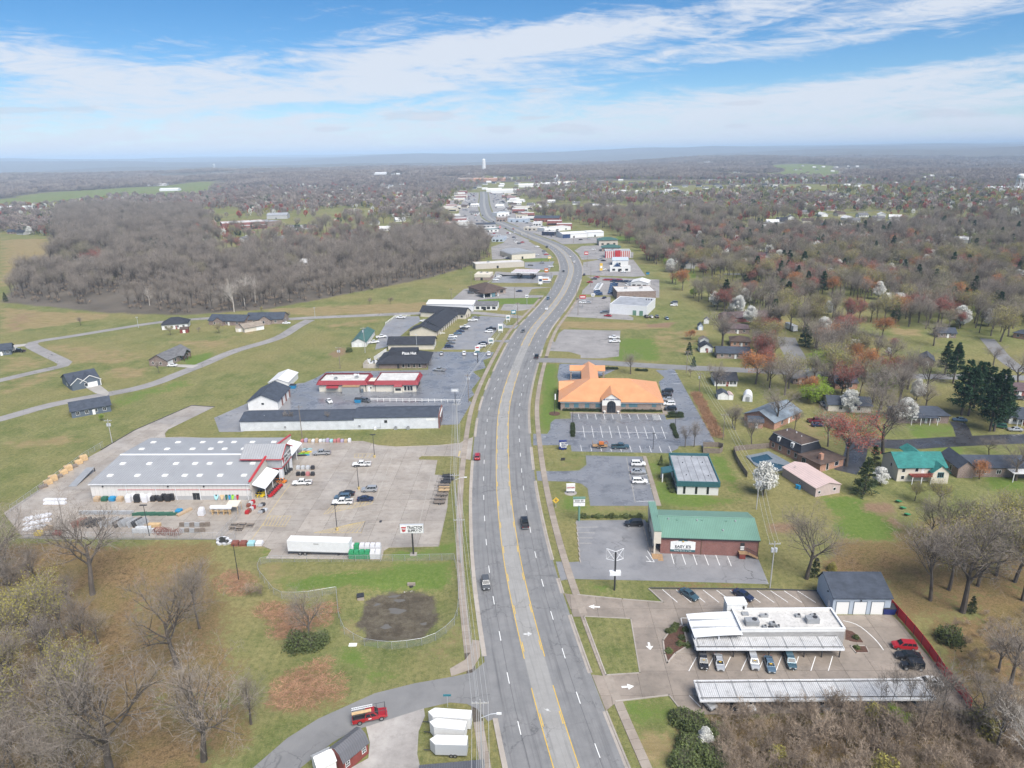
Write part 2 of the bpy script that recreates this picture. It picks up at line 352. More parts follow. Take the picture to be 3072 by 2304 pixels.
attr=dict(
litter=region([(P('R1',(-900,130),(500,60),(1020,110),(1060,330),(980,520),(1180,900),(1150,1250),(1500,1420),(1450,1659),(1300,2000),(-900,2400)),1.0),
(P('R1',(900,60),(1500,70),(1560,300),(1700,1000),(1800,1500),(1400,1600),(950,900)),.74),
(P('R2',(150,500),(520,470),(700,620),(560,720),(300,700)),.75),(P('R2',(260,1000),(620,900),(790,1020),(780,1200),(300,1350)),.72),
(P('R5',(640,250),(900,150),(1000,560),(900,560)),.75),(P('B4',(640,1180),(760,940),(1350,960),(1500,1100),(1450,1522),(1250,1500),(1180,1250)),.95),(P('B4',(1200,900),(1500,750),(2400,700),(2500,1522),(1400,1522)),.72),
(P('R5',(880,560),(1150,560),(1700,500),(1900,2200),(500,2000),(300,1500),(900,1350),(1250,1300),(1000,900)),.8),
(P('R4',(0,100),(860,120),(860,165),(0,160)),.6),(P('R3',(1290,330),(1885,340),(1885,395),(1290,395)),.7),
(P('R3',(1440,1280),(1885,1250),(1885,1659),(1500,1659)),.8),(P('R4',(450,1100),(2300,1090),(3000,1200),(3000,2000),(520,2000)),1.)],5),
dry=region([(P('R2',(200,190),(450,205),(300,330),(180,280)),.7),(P('R2',(760,560),(880,560),(900,720),(780,690)),.6),(P('R2',(950,850),(1500,780),(1600,640),(1660,860),(1300,960)),.5),
(P('R2',(480,205),(1100,240),(1050,300),(500,270)),.45),(P('B6',(250,75),(1650,15),(1660,60),(1600,95),(750,130)),.75),(P('B6',(820,200),(1250,140),(1300,170),(850,250)),.55),
(P('B6',(0,330),(350,180),(420,200),(0,400)),.5),(P('B5',(330,490),(900,540),(1250,600),(900,680),(560,660)),.62),(P('B5',(880,700),(1240,700),(1200,780),(950,790)),.8),
(P('B5',(1400,480),(1940,460),(1900,530),(1450,560)),.6),(P('B5',(0,790),(500,700),(520,780),(0,930)),.5),(P('B5',(0,600),(400,620),(420,680),(0,760)),.5),
(P('B5',(100,1382),(0,1320),(700,1240),(760,1330)),.6),(P('B5',(0,190),(330,230),(900,250),(900,290),(0,420)),.75),(P('C1',(0,770),(400,760),(590,870),(250,1060),(0,1180)),.8),
(P('B3',(650,640),(1280,620),(1280,580),(1000,600)),.7),(P('B3',(730,250),(790,255),(790,320),(730,355),(520,355)),.55),(P('B7',(700,160),(1650,190),(1500,230),(720,225)),.85),
(P('B7',(1420,230),(1900,230),(1800,420),(1450,420)),.5),(P('R3',(830,590),(1160,605),(1225,990),(985,1005)),.6),(P('R3',(1150,1400),(1430,1380),(1500,1659),(1250,1659)),.8),
(P('B4',(700,880),(1350,960),(1300,1050),(750,1000)),.6),(P('B8',(580,880),(760,880),(760,1000),(640,1000)),.7),(P('B8',(1250,190),(1480,220),(1450,260),(1270,250)),.8),(P('B8',(420,150),(510,150),(510,190),(420,190)),.9)],5),
lush=region([(P('R2',(200,120),(250,140),(200,200),(90,190)),.8),(P('R2',(300,330),(1450,190),(1560,220),(1500,380),(700,390),(350,400)),.9),(P('R2',(1070,130),(1400,105),(1560,60),(1560,180),(1060,180)),.8),
(P('R2',(690,830),(900,820),(940,930),(1250,980),(1000,1070),(800,950)),.8),(P('R2',(780,600),(870,620),(950,740),(1350,720),(1300,780),(1000,790)),.7),(P('B7',(600,500),(700,500),(720,880),(640,1040),(570,1040)),.95),
(P('B7',(1200,300),(1560,300),(1500,480),(1100,470)),.75),(P('B3',(1240,400),(1350,460),(1830,560),(1600,610),(1280,590)),.9),(P('B3',(1200,300),(1330,280),(1280,380),(1230,390)),.8),(P('B3',(1600,260),(1720,260),(1830,560),(1680,420)),.85),
(P('B3',(540,450),(760,520),(820,600),(1150,650),(620,650)),.6),(P('B5',(900,960),(1550,780),(1600,850),(1100,1000),(900,1080)),.55),(P('B5',(1500,620),(1800,560),(1720,680),(1530,680)),.9),
(P('B4',(650,620),(950,600),(1250,800),(1300,950),(800,950),(750,750)),.9),(P('B4',(1900,440),(2212,480),(2212,560),(1950,560)),.9),(P('R3',(740,330),(1000,330),(1030,420),(780,430)),.6),(P('R3',(1070,1190),(1420,1150),(1540,1290),(1400,1380),(1150,1380)),.7),
(P('C5',(150,850),(600,850),(560,880),(160,895)),1.),(P('C5',(560,890),(780,890),(880,990),(700,960)),.6),(P('C5',(1290,1060),(1500,1060),(1500,1120),(1300,1130)),1.),(P('C5',(1800,1090),(1900,1080),(1880,1170),(1790,1170)),1.),
(P('C5',(690,1180),(920,1180),(900,1250),(690,1270)),.9),(P('C6',(400,1150),(650,1150),(700,1230),(500,1280)),.9),(P('B8',(1370,890),(1720,900),(1750,990),(1400,990)),.7),(P('B8',(1500,1050),(1830,1050),(1690,1160)),.8),
(P('C3',(260,1080),(1200,1080),(1130,1170),(300,1150)),.8),(P('C3',(1000,640),(1330,640),(1330,670),(1000,680)),.8),(P('C3',(1700,900),(1780,900),(1780,1000),(1690,1000)),.8)],4),
mud=region([(P('R2',(880,580),(960,440),(1070,405),(1250,395),(1420,410),(1440,470),(1430,620),(1390,680),(1300,725),(1100,735),(960,725),(905,650)),1.0)],1.2),
soil=region([(P('B4',(950,650),(1200,660),(1230,740),(1000,730)),.9),(P('B4',(1040,730),(1250,760),(1370,850),(1250,870)),.7),(P('B3',(1960,700),(2200,700),(2212,780),(2000,770)),.8),(P('B6',(850,420),(1000,350),(1050,420),(900,460)),.6),
(P('B5',(100,250),(330,240),(200,380),(0,420)),.5),(P('B7',(1380,190),(1640,170),(1600,220),(1400,215)),.7),(P('R2',(0,170),(230,190),(180,270),(60,230)),.5)],3),
wood=region([(P('C1',(230,1000),(600,880),(410,850),(470,560),(700,500),(1650,540),(1750,640),(1550,780),(1800,870),(2212,870),(2900,900),(3400,760),(3800,730),(4000,800),(3980,960),(3600,1080),(3050,1190),(2212,1350),(1500,1400),(900,1380),(0,1290)),.95)],8))
_far=sstep(1500,2600,rr)
FIELDS=[P('C1',(-200,440),(300,365),(620,355),(1000,335),(1400,318),(1700,292),(2000,310),(1650,365),(1850,370),(1500,405),(1000,400),(700,425),(420,470),(-200,480)),P('C1',(260,520),(700,500),(650,530),(300,560)),P('C2',(990,515),(1570,510),(1580,540),(1300,560),(1000,580)),P('C1',(1640,530),(1990,520),(1980,560),(1700,580)),
P('C5',(600,195),(900,165),(1200,170),(1100,190)),P('C5',(1530,190),(1900,168),(2212,185),(2400,260),(2212,290),(1850,290),(1500,280),(1250,275),(1750,235)),P('C6',(910,260),(1300,240),(1680,225),(1700,240),(1300,262)),
P('C4',(1010,230),(1170,215),(1170,240),(1020,245)),P('C4',(1420,160),(1560,155),(1590,185),(1500,205),(1430,180)),P('C5',(960,515),(1220,512),(1200,555),(980,555)),P('C6',(180,640),(900,600),(960,620),(500,660),(190,670))]
fields=region([(p,1.)for p in FIELDS],14)
attr['wood']=np.maximum(attr['wood'],_far*(1-fields)*np.where((X>-100)&(rr<3200),sstep(.40,.5,clearf(X,Y)),1))
attr['lush']=np.maximum(attr['lush'],fields*.5*sstep(1200,1600,rr))
for k,v in attr.items():
 a=me.attributes.new(k,'FLOAT','POINT');a.data.foreach_set('value',v.reshape(-1).astype(np.float32))
me.materials.append(ground_material());me.update()
ground=kind(link("ground",me),'structure')
# ------------------------------------------------------------------ paving materials
def concrete(name,c1,c2,rough=.75,stain=.35,wet=0.0):
 m=mat(name,c1,rough,0,0,.14,col2=c2,bump=.12,bscale=6,spec=.4,dirt=stain,detail=6);nt=m.node_tree;L=nt.links.new;b=nt.nodes['Principled BSDF']
 lk=b.inputs['Base Color'].links[0].from_socket
 oi=N(nt,'ShaderNodeObjectInfo');r=N(nt,'ShaderNodeMapRange');L(oi.outputs['Random'],r.inputs[0]);r.inputs[3].default_value=.88;r.inputs[4].default_value=1.08
 v=N(nt,'ShaderNodeHueSaturation');L(r.outputs[0],v.inputs['Value']);L(lk,v.inputs['Color']);L(v.outputs[0],b.inputs['Base Color'])
 if wet:
  g=N(nt,'ShaderNodeNewGeometry');n=N(nt,'ShaderNodeTexNoise',Scale=.07,Detail=5.0);L(g.outputs['Position'],n.inputs['Vector'])
  q=N(nt,'ShaderNodeMapRange');L(n.outputs['Fac'],q.inputs[0]);q.inputs[1].default_value=.4;q.inputs[2].default_value=.62;q.inputs[3].default_value=rough;q.inputs[4].default_value=wet;L(q.outputs[0],b.inputs['Roughness'])
 return m
concrete('lot_concrete',(.27,.235,.20),(.385,.345,.30),.6,.38,.3)
concrete('dealer_concrete',(.20,.17,.14),(.315,.265,.22),.55,.38,.2)
concrete('walk_concrete',(.24,.20,.165),(.33,.285,.24),.85,.3)
concrete('drive_concrete',(.33,.31,.28),(.42,.395,.36),.8,.25)
concrete('kerb_concrete',(.30,.265,.23),(.38,.34,.30),.85,.35)
concrete('gravel',(.25,.23,.215),(.42,.395,.37),.9,.3)
mat('joint',(.085,.07,.055),.9,var=.3,vscale=2)
def asphalt(name,c1,c2,rough=.85,wet=None,crack=.5,dark=.3,cs=.22):
 m=mat(name,c1,rough,0,0,.10,col2=c2,bump=.1,bscale=9,spec=.5,detail=6);nt=m.node_tree;L=nt.links.new;b=nt.nodes['Principled BSDF']
 lk=b.inputs['Base Color'].links[0].from_socket;g=N(nt,'ShaderNodeNewGeometry')
 dn=N(nt,'ShaderNodeTexNoise',Scale=.35,Detail=4.0);L(g.outputs['Position'],dn.inputs['Vector'])
 ad=N(nt,'ShaderNodeMix');ad.data_type='VECTOR';ad.inputs[0].default_value=.5 if cs>.2 else .6
 sc=N(nt,'ShaderNodeVectorMath',operation='MULTIPLY_ADD');L(dn.outputs['Color'],sc.inputs[0]);sc.inputs[1].default_value=(5,5,0);L(g.outputs['Position'],sc.inputs[2])
 vo=N(nt,'ShaderNodeTexVoronoi',feature='DISTANCE_TO_EDGE',Scale=cs*.6);L(sc.outputs[0],vo.inputs['Vector'])
 cr=N(nt,'ShaderNodeMapRange');L(vo.outputs['Distance'],cr.inputs[0]);cr.inputs[1].default_value=0;cr.inputs[2].default_value=.018;cr.inputs[3].default_value=crack;cr.inputs[4].default_value=0
 big=N(nt,'ShaderNodeTexNoise',Scale=.045,Detail=3.0);L(g.outputs['Position'],big.inputs['Vector'])
 bm=N(nt,'ShaderNodeMapRange');L(big.outputs['Fac'],bm.inputs[0]);bm.inputs[1].default_value=.45;bm.inputs[2].default_value=.6
 mu=N(nt,'ShaderNodeMath',operation='MULTIPLY');L(cr.outputs[0],mu.inputs[0]);L(bm.outputs[0],mu.inputs[1])
 m2=N(nt,'ShaderNodeMix');m2.data_type='RGBA';L(mu.outputs[0],m2.inputs[0]);L(lk,m2.inputs[6]);m2.inputs[7].default_value=(.03,.03,.032,1)
 pn=N(nt,'ShaderNodeTexNoise',Scale=.16,Detail=5.0,Roughness=.7);L(g.outputs['Position'],pn.inputs['Vector'])
 pr=N(nt,'ShaderNodeMapRange');L(pn.outputs['Fac'],pr.inputs[0]);pr.inputs[1].default_value=.54;pr.inputs[2].default_value=.66;pr.inputs[4].default_value=dark
 m3=N(nt,'ShaderNodeMix');m3.data_type='RGBA';L(pr.outputs[0],m3.inputs[0]);L(m2.outputs[2],m3.inputs[6]);m3.inputs[7].default_value=(.045,.045,.05,1);L(m3.outputs[2],b.inputs['Base Color'])
 if wet is not None:
  q=N(nt,'ShaderNodeMapRange');L(pn.outputs['Fac'],q.inputs[0]);q.inputs[1].default_value=.42;q.inputs[2].default_value=.62;q.inputs[3].default_value=rough;q.inputs[4].default_value=wet;L(q.outputs[0],b.inputs['Roughness'])
 return m
asphalt('street_asphalt',(.165,.164,.165),(.22,.217,.213),.8,None,.6,.12)
asphalt('lot_asphalt',(.185,.184,.19),(.26,.256,.258),.6,.3,.7,.25)
asphalt('wet_asphalt',(.145,.15,.163),(.205,.21,.225),.42,.16,.5,.45)
asphalt('black_asphalt',(.03,.03,.033),(.06,.06,.064),.5,.2,.3,.4)
asphalt('old_asphalt',(.20,.19,.185),(.29,.275,.265),.85,None,.9,.25)
def road_material():
 m=bpy.data.materials.new('highway_asphalt');m.use_nodes=True;nt=m.node_tree;L=nt.links.new;b=nt.nodes['Principled BSDF']
 b.inputs['Roughness'].default_value=.72
 uv=N(nt,'ShaderNodeUVMap');sp=N(nt,'ShaderNodeSeparateXYZ');L(uv.outputs[0],sp.inputs[0]);g=N(nt,'ShaderNodeNewGeometry')
 def M(op,a,b_=None):
  n=N(nt,'ShaderNodeMath',operation=op)
  for i,v in((0,a),(1,b_)):
   if v is None:continue
   if isinstance(v,(int,float)):n.inputs[i].default_value=v
   else:L(v,n.inputs[i])
  return n.outputs[0]
 def mr(v,a,b_,lo=0,hi=1):
  r=N(nt,'ShaderNodeMapRange');L(v,r.inputs[0]);r.inputs[1].default_value=a;r.inputs[2].default_value=b_;r.inputs[3].default_value=lo;r.inputs[4].default_value=hi;return r.outputs[0]
 def mix(f,a,b_):
  x=N(nt,'ShaderNodeMix');x.data_type='RGBA'
  for i,v in((0,f),(6,a),(7,b_)):
   if isinstance(v,tuple):x.inputs[i].default_value=(*v,1)
   else:L(v,x.inputs[i])
  return x.outputs[2]
 mp=N(nt,'ShaderNodeMapping');mp.inputs['Scale'].default_value=(1.1,.03,1);L(uv.outputs[0],mp.inputs['Vector'])
 st=N(nt,'ShaderNodeTexNoise',Scale=1.6,Detail=5.0,Roughness=.6);L(mp.outputs[0],st.inputs['Vector'])
 nz=N(nt,'ShaderNodeTexNoise',Scale=.25,Detail=6.0,Roughness=.7);L(g.outputs['Position'],nz.inputs['Vector'])
 off=M('ABSOLUTE',sp.outputs[0])
 cen=mr(off,1.9,2.1,1,0)
 c=mix(mr(nz.outputs['Fac'],.35,.65),(.165,.165,.166),(.215,.212,.21))
 c=mix(cen,c,mix(mr(nz.outputs['Fac'],.35,.65),(.25,.243,.23),(.30,.293,.28)))
 c=mix(mr(st.outputs['Fac'],.52,.72,0,.45),c,(.085,.085,.088))
 lane=M('PINGPONG',M('SUBTRACT',off,2.0),1.94)           # 0 at lane edges, 1.75 mid lane
 oil=M('MULTIPLY',mr(M('ABSOLUTE',M('SUBTRACT',lane,1.94)),0,.55,1,0),mr(st.outputs['Fac'],.4,.6,.05,.38))
 c=mix(M('MULTIPLY',oil,M('SUBTRACT',1.0,cen)),c,(.07,.07,.073))
 # cracks: wandering transverse and along the lane joints
 dn=N(nt,'ShaderNodeTexNoise',Scale=.3,Detail=5.0,Roughness=.65);L(g.outputs['Position'],dn.inputs['Vector'])
 sc=N(nt,'ShaderNodeVectorMath',operation='MULTIPLY_ADD');L(dn.outputs['Color'],sc.inputs[0]);sc.inputs[1].default_value=(6,6,0);L(g.outputs['Position'],sc.inputs[2])
 vo=N(nt,'ShaderNodeTexVoronoi',feature='DISTANCE_TO_EDGE',Scale=.12);L(sc.outputs[0],vo.inputs['Vector'])
 big=N(nt,'ShaderNodeTexNoise',Scale=.05,Detail=3.0);L(g.outputs['Position'],big.inputs['Vector'])
 k=M('MULTIPLY',mr(vo.outputs['Distance'],0,.016,.5,0),mr(big.outputs['Fac'],.44,.56))
 vo2=N(nt,'ShaderNodeTexVoronoi',feature='DISTANCE_TO_EDGE',Scale=.5);L(sc.outputs[0],vo2.inputs['Vector'])
 k2=M('MULTIPLY',mr(vo2.outputs['Distance'],0,.03,.35,0),M('MULTIPLY',mr(big.outputs['Fac'],.55,.64),mr(off,5.5,6.8)))
 jl=mr(M('ABSOLUTE',M('SUBTRACT',M('ADD',off,M('MULTIPLY',M('SUBTRACT',nz.outputs['Fac'],.5),.35)),5.78)),.03,.10,.5,0)
 for q in(k,k2,jl):c=mix(q,c,(.035,.035,.037))
 L(c,b.inputs['Base Color'])
 MATS['highway_asphalt']=m
road_material()
mat('white_paint',(.72,.72,.70),.6,var=.12,vscale=1.5);mat('worn_white',(.50,.50,.49),.7,var=.25,vscale=2.5);mat('faded_line',(.38,.355,.31),.75,var=.22,vscale=2);mat('yellow_paint',(.62,.40,.045),.6,var=.14,vscale=1.2);mat('worn_yellow',(.50,.38,.16),.7,var=.25,vscale=2)
# ------------------------------------------------------------------ main road
ctr_px=[(1880,2900),(1780,2560),(1699,2304),(1625,2067),(1596,1939.5),(1572,1850),(1539,1702),(1520,1566),(1508,1431),(1509,1250),(1521,1184),(1552,1092),(1598,992),(1654,925.5),(1692,871),(1713,817),(1710,790),(1696,763),(1661,735.6),(1593,708.5),(1530,681),(1470,654),(1456,627),(1452,605),(1452,588),(1450,572)]
def catmull(pts,n):
 out=[];pts=[Vector(p)for p in pts];e=[pts[0]*2-pts[1]]+pts+[pts[-1]*2-pts[-2]]
 for i in range(1,len(e)-2):
  for k in range(n):
   t=k/n;a,b,c_,d=e[i-1],e[i],e[i+1],e[i+2]
   out.append(.5*((2*b)+(c_-a)*t+(2*a-5*b+4*c_-d)*t*t+(3*b-a-3*c_+d)*t**3))
 return out+[pts[-1]]
def resample(pts,step):
 d=[0.0]
 for a,b in zip(pts,pts[1:]):d.append(d[-1]+(b-a).length)
 xs=np.arange(0,d[-1],step);A=np.array([tuple(p)[:2]for p in pts])
 return[Vector((x,y))for x,y in zip(np.interp(xs,d,A[:,0]),np.interp(xs,d,A[:,1]))]
_c=[flat('S',*p).to_2d()for p in ctr_px]
_c=resample(catmull(_c,12),4.0)
for _ in range(14):_c=[_c[0]]+[(a+b*2+c_)/4 for a,b,c_ in zip(_c,_c[1:],_c[2:])]+[_c[-1]]
ROAD=resample(_c,2.0)
RT=[(ROAD[min(i+1,len(ROAD)-1)]-ROAD[max(i-1,0)]).normalized()for i in range(len(ROAD))]
def rpt(s,off,z=0.0):
 s=max(0,min(s/2.0,len(ROAD)-1.001));i=int(s);f=s-i
 p=ROAD[i].lerp(ROAD[i+1],f);t=RT[i].lerp(RT[i+1],f).normalized()
 return Vector((p.x+t.y*off,p.y-t.x*off,z))
def s_of(reg,x,y):
 p=flat(reg,x,y).to_2d();return 2.0*min(range(len(ROAD)),key=lambda i:(ROAD[i]-p).length_squared)
RLEN=2.0*(len(ROAD)-1)
def hz(p):return tz(p.x,p.y)if p.x*p.x+p.y*p.y>1.0e6 else 0.0
def rstrip(name,s0,s1,o0,o1,z0,z1,m,parent=None,step=4.0,uv=False):
 n=max(1,int((s1-s0)/step));b=MB();uvs=[]
 for i in range(n+1):
  s=s0+(s1-s0)*i/n;a,c_=rpt(s,o0),rpt(s,o1);h=hz(a);b.v+=[(a.x,a.y,h+z0),(a.x,a.y,h+z1),(c_.x,c_.y,h+z1),(c_.x,c_.y,h+z0)];uvs.append(s)
 for i in range(n):
  k=i*4
  for q in range(3):b.f.append((k+q,k+q+1,k+q+5,k+q+4));b.m.append(0)
 b.f+=[(0,1,2,3)[::-1],tuple(4*n+j for j in(0,1,2,3))];b.m+=[0,0]
 me=b.mesh(name,m)
 if uv:
  l=me.uv_layers.new(name='UVMap');vi=np.zeros(len(me.loops),np.int32);me.loops.foreach_get('vertex_index',vi)
  u=np.array([[(o0,o0,o1,o1)[v%4],uvs[v//4]]for v in vi],np.float32);l.data.foreach_set('uv',u.reshape(-1))
 return link(name,me,parent)
HW=9.75
road=kind(rstrip('highway',0,RLEN,-HW,HW,-.4,.06,'highway_asphalt',step=3.0,uv=True),'structure')
def spans(s0,s1,gaps):
 out=[];s=s0
 for a,b in sorted(gaps):
  if a>s:out.append((s,min(a,s1)))
  s=max(s,b)
 if s<s1:out.append((s,s1))
 return[x for x in out if x[1]-x[0]>.5]
 # markings
sA=s_of('R3',460,800);
YG=[(s_of('R3',400,870),s_of('R3',448,1100)),(s_of('B7',475,400)-2,s_of('B7',437,500)+0)]
YG=[(min(a,b),max(a,b))for a,b in YG]
for side in(-1,1):
 for a,b in spans(0,min(RLEN,900),[(YG[0][0],YG[0][1]),(YG[1][0]-10,YG[1][1]+10)]):
  rstrip('solid_yellow_line',a,b,side*2.03-.075,side*2.03+.075,.05,.075,'yellow_paint',road)
  s=a+2
  while s+3<b and s<460:rstrip('broken_yellow_line',s,s+3.0,side*1.73-.075,side*1.73+.075,.05,.075,'yellow_paint',road);s+=12.2
 s=1.0 if side<0 else 6.0
 while s<700:
  rstrip('lane_dash',s,s+3.0,side*5.87-.08,side*5.87+.08,.05,.075,'white_paint',road);s+=12.2
  # kerbs, verge sidewalks; gaps where drives and streets cross
def gp(*a):return(min(a),max(a))
LG=[gp(s_of('R2',1770,880),s_of('R2',1800,1330)),gp(s_of('B2',1985,175),s_of('B2',1960,358)),gp(s_of('B6',1960,860),s_of('B6',1930,920)),gp(s_of('C8',1180,1080),s_of('C8',1150,1160)),gp(s_of('C8',1240,940),s_of('C8',1290,870)),gp(s_of('C8',1530,470),s_of('C8',1490,520)),
gp(s_of('C8',1650,300),s_of('C8',1600,350)),gp(s_of('C8',1730,195),s_of('C8',1690,235)),gp(s_of('C3',1270,1000),s_of('C3',1230,1070)),gp(s_of('C3',1345,910),s_of('C3',1300,980)),gp(s_of('C3',1390,780),s_of('C3',1385,830))]
RG=[gp(s_of('R3',985,1250),s_of('R3',890,1000)),gp(s_of('R3',700,430),s_of('R3',760,590)),gp(s_of('B3',595,960),s_of('B3',630,1085)),gp(s_of('B3',470,350),s_of('B3',480,425)),gp(s_of('B7',520,1040),s_of('B7',520,1140)),gp(s_of('B7',590,440),s_of('B7',560,500)),
gp(s_of('B7',640,300),s_of('B7',610,390)),gp(s_of('C3',1480,1230),s_of('C3',1450,1300)),gp(s_of('C3',1640,830),s_of('C3',1640,880))]
walk_l=kind(rstrip('sidewalk_west',0,418,-13.5,-11.8,-.2,.045,'joint'),'structure')
walk_r=kind(rstrip('sidewalk_east',0,418,11.75,13.45,-.2,.045,'joint'),'structure')
for side,gaps,walk in((-1,LG,walk_l),(1,RG,walk_r)):
 for a,b in spans(0,690,gaps):
  k=rstrip('kerb',a,b,side*HW,side*(HW+.35),-.3,.17,'kerb_concrete',road)
  rstrip('gutter',a,b,side*(HW-.55),side*HW,-.3,.068,'kerb_concrete',road)
 s=0.0
 while s<410:
  ingap=any(a-1<s<b for a,b in gaps)
  if not(side<0 and LG[0][0]-2<s<LG[0][1])and not(side>0 and RG[5][0]<s<RG[5][1]):
   rstrip('slab',s+.03,s+2.17,side*11.82,side*13.48,-.1,.075,'walk_concrete',walk,step=2.2)
  s+=2.2
  # ------------------------------------------------------------------ flat paved areas
KEEPP,KEEPC=[],[]
def sheet(name,poly,z,m,parent=None,k='structure',z0=-.25):
 KEEPP.append(poly)
 o=MB().prism(poly,z0,z).obj(name,m,parent)
 return kind(o,k)if parent is None else o
def mixpoly(*parts):
 out=[]
 for reg,*pts in parts:out+=polyf(reg,pts)
 return out
def clip_rect(poly,x0,x1,y0,y1):
 for ax,lim,sg in((0,x0,1),(0,x1,-1),(1,y0,1),(1,y1,-1)):
  out=[]
  for i in range(len(poly)):
   a,b=poly[i],poly[(i+1)%len(poly)];da,db=(a[ax]-lim)*sg,(b[ax]-lim)*sg
   if da>=0:out.append(a)
   if(da>=0)!=(db>=0):
    t=da/(da-db);out.append((a[0]+(b[0]-a[0])*t,a[1]+(b[1]-a[1])*t))
  poly=out
  if len(poly)<3:return[]
 return poly
def slabs(parent,poly,o,ang,cell,z,m,gap=.07,zb=-.1,lim=300):
 c,s=math.cos(ang),math.sin(ang);ox,oy=o
 loc=[((x-ox)*c+(y-oy)*s,-(x-ox)*s+(y-oy)*c)for x,y in poly]
 xs=[p[0]for p in loc];ys=[p[1]for p in loc];cx,cy=cell;n=0;full=None
 for i in range(math.floor(min(xs)/cx),math.ceil(max(xs)/cx)):
  for j in range(math.floor(min(ys)/cy),math.ceil(max(ys)/cy)):
   q=clip_rect(loc,i*cx+gap/2,(i+1)*cx-gap/2,j*cy+gap/2,(j+1)*cy-gap/2)
   if len(q)<3:continue
   q=[p for k_,p in enumerate(q)if(Vector(p)-Vector(q[k_-1])).length>.01]
   if len(q)<3:continue
   a=abs(sum(q[k_][0]*q[(k_+1)%len(q)][1]-q[(k_+1)%len(q)][0]*q[k_][1]for k_ in range(len(q))))/2
   if a<.15:continue
   if len(q)==4 and a>cx*cy*.93:
    if full is None:full=MB().box(gap/2,cx-gap/2,gap/2,cy-gap/2,zb,z).mesh('slab',m)
    link('slab',full,parent,(ox+i*cx*c-j*cy*s,oy+i*cx*s+j*cy*c,0),ang)
   else:
    link('slab',MB().prism([(p[0],p[1])for p in q],zb,z).mesh('slab',m),parent,(ox,oy,0),ang)
   n+=1
 return n
def bar(parent,name,a,b,w,z,m,h=.012):
 """painted line between two world points"""
 a,b=Vector(a[:2]),Vector(b[:2]);d=(b-a).normalized();n=Vector((-d.y,d.x))*w/2
 return MB().prism([tuple(a+n),tuple(a-n),tuple(b-n),tuple(b+n)],z-.02,z).obj(name,m,parent)
def strip_px(name,reg,pts,w,z,m,k='structure',n=6,ter=False):
 """street of even width through pixels"""
 c=resample(catmull([flat(reg,*p).to_2d()if not isinstance(p[0],str)else flat(*p).to_2d()for p in pts],n),6.0);b=MB()
 for i,p in enumerate(c):
  t=(c[min(i+1,len(c)-1)]-c[max(i-1,0)]).normalized();h=tz(p.x,p.y)if ter else 0;KEEPC.append((p.x,p.y,w/2+3))
  b.v+=[(p.x-t.y*w/2,p.y+t.x*w/2,h+z),(p.x+t.y*w/2,p.y-t.x*w/2,h+z)]
 for i in range(len(c)-1):b.f.append((2*i,2*i+1,2*i+3,2*i+2));b.m.append(0)
 return kind(b.obj(name,m),k)
 # west side
side_st=sheet('side_street',mixpoly(('R2',(1790,900),(1690,985),(1530,1018),(1280,1062),(1000,1132),(800,1222),(600,1312),(380,1450),(140,1659),(-160,1880),(180,1900),(470,1662),(700,1480),(850,1392),(945,1366),(1340,1240),(1530,1196),(1650,1206),(1720,1240),(1800,1330),(2000,1250),(1900,950))),.052,'street_asphalt')
gravel_lot=sheet('gravel_lot',mixpoly(('R2',(935,1355),(1345,1225),(1355,1290),(1310,1400),(1300,1560),(1330,1700),(1330,1900),(700,1900),(830,1659),(955,1590),(965,1480))),.045,'gravel')
corner=sheet('corner_walk',polyf('R2',[(1690,755),(1740,760),(1745,870),(1690,960),(1560,1005),(1540,1010),(1530,960),(1640,895),(1680,840)]),.10,'walk_concrete')
tsc_poly=mixpoly(('B2',(440,206),(1080,206),(1200,240),(1350,252),(1700,240),(1880,222),(1925,195),(1990,170),(1968,360),(1895,347),(1830,327),(1560,327),(1532,345),(1545,360),(1690,364),(1668,482),(1800,490),(1775,742),(1702,1076),(1290,1086),(1245,1112),(1228,1186),(275,1178),(322,1106),(255,1078),(0,1068)),
('B1',(1800,1012),(190,1000),(30,800),(340,596),(690,360),(850,275)),('B5',(1120,1215),(1590,1014),(1778,1026),(1395,1213),(1366,1245),(1372,1278)),('B1',(1500,168)))
tsc_lot=sheet('store_parking_lot',tsc_poly,.03,'joint')
TA,TB=flat('B1',770,690),flat('B1',2090,690)
T_ANG=math.atan2(TB.y-TA.y,TB.x-TA.x)
n_=slabs(tsc_lot,tsc_poly,(TA.x,TA.y),T_ANG,(6.6,6.0),.05,'lot_concrete',.06)
print('tsc slabs',n_)
ff_lot=sheet('restaurant_lot',mixpoly(('B6',(570,690),(700,640),(770,612),(860,560),(1650,545),(1655,412),(1330,412),(1330,400),(2165,408),(2140,450),(2080,470),(2100,530),(2000,560),(2060,610),(1990,700),(2010,740),(1960,780),(1990,800),(1890,970),(1740,978),(1720,905),(580,900))),.04,'wet_asphalt')
back_lot=sheet('shop_yard',mixpoly(('B6',(-20,920),(300,780),(480,690),(640,650),(760,640),(600,900),(200,1030),(20,1030))),.03,'lot_asphalt')
motel_lot=sheet('motel_lot',mixpoly(('C8',(700,598),(880,400),(1060,235),(1180,190),(1490,215),(1440,270),(1480,310),(1640,295),(1590,345),(1400,330),(1300,450),(1330,490),(1560,478),(1490,515),(1350,500),(1250,545),(1160,598))),.04,'lot_asphalt')
motel_back=sheet('motel_rear_lot',mixpoly(('C8',(20,300),(150,205),(430,195),(450,260),(330,330),(60,560),(-100,600),(-60,440))),.04,'lot_asphalt')
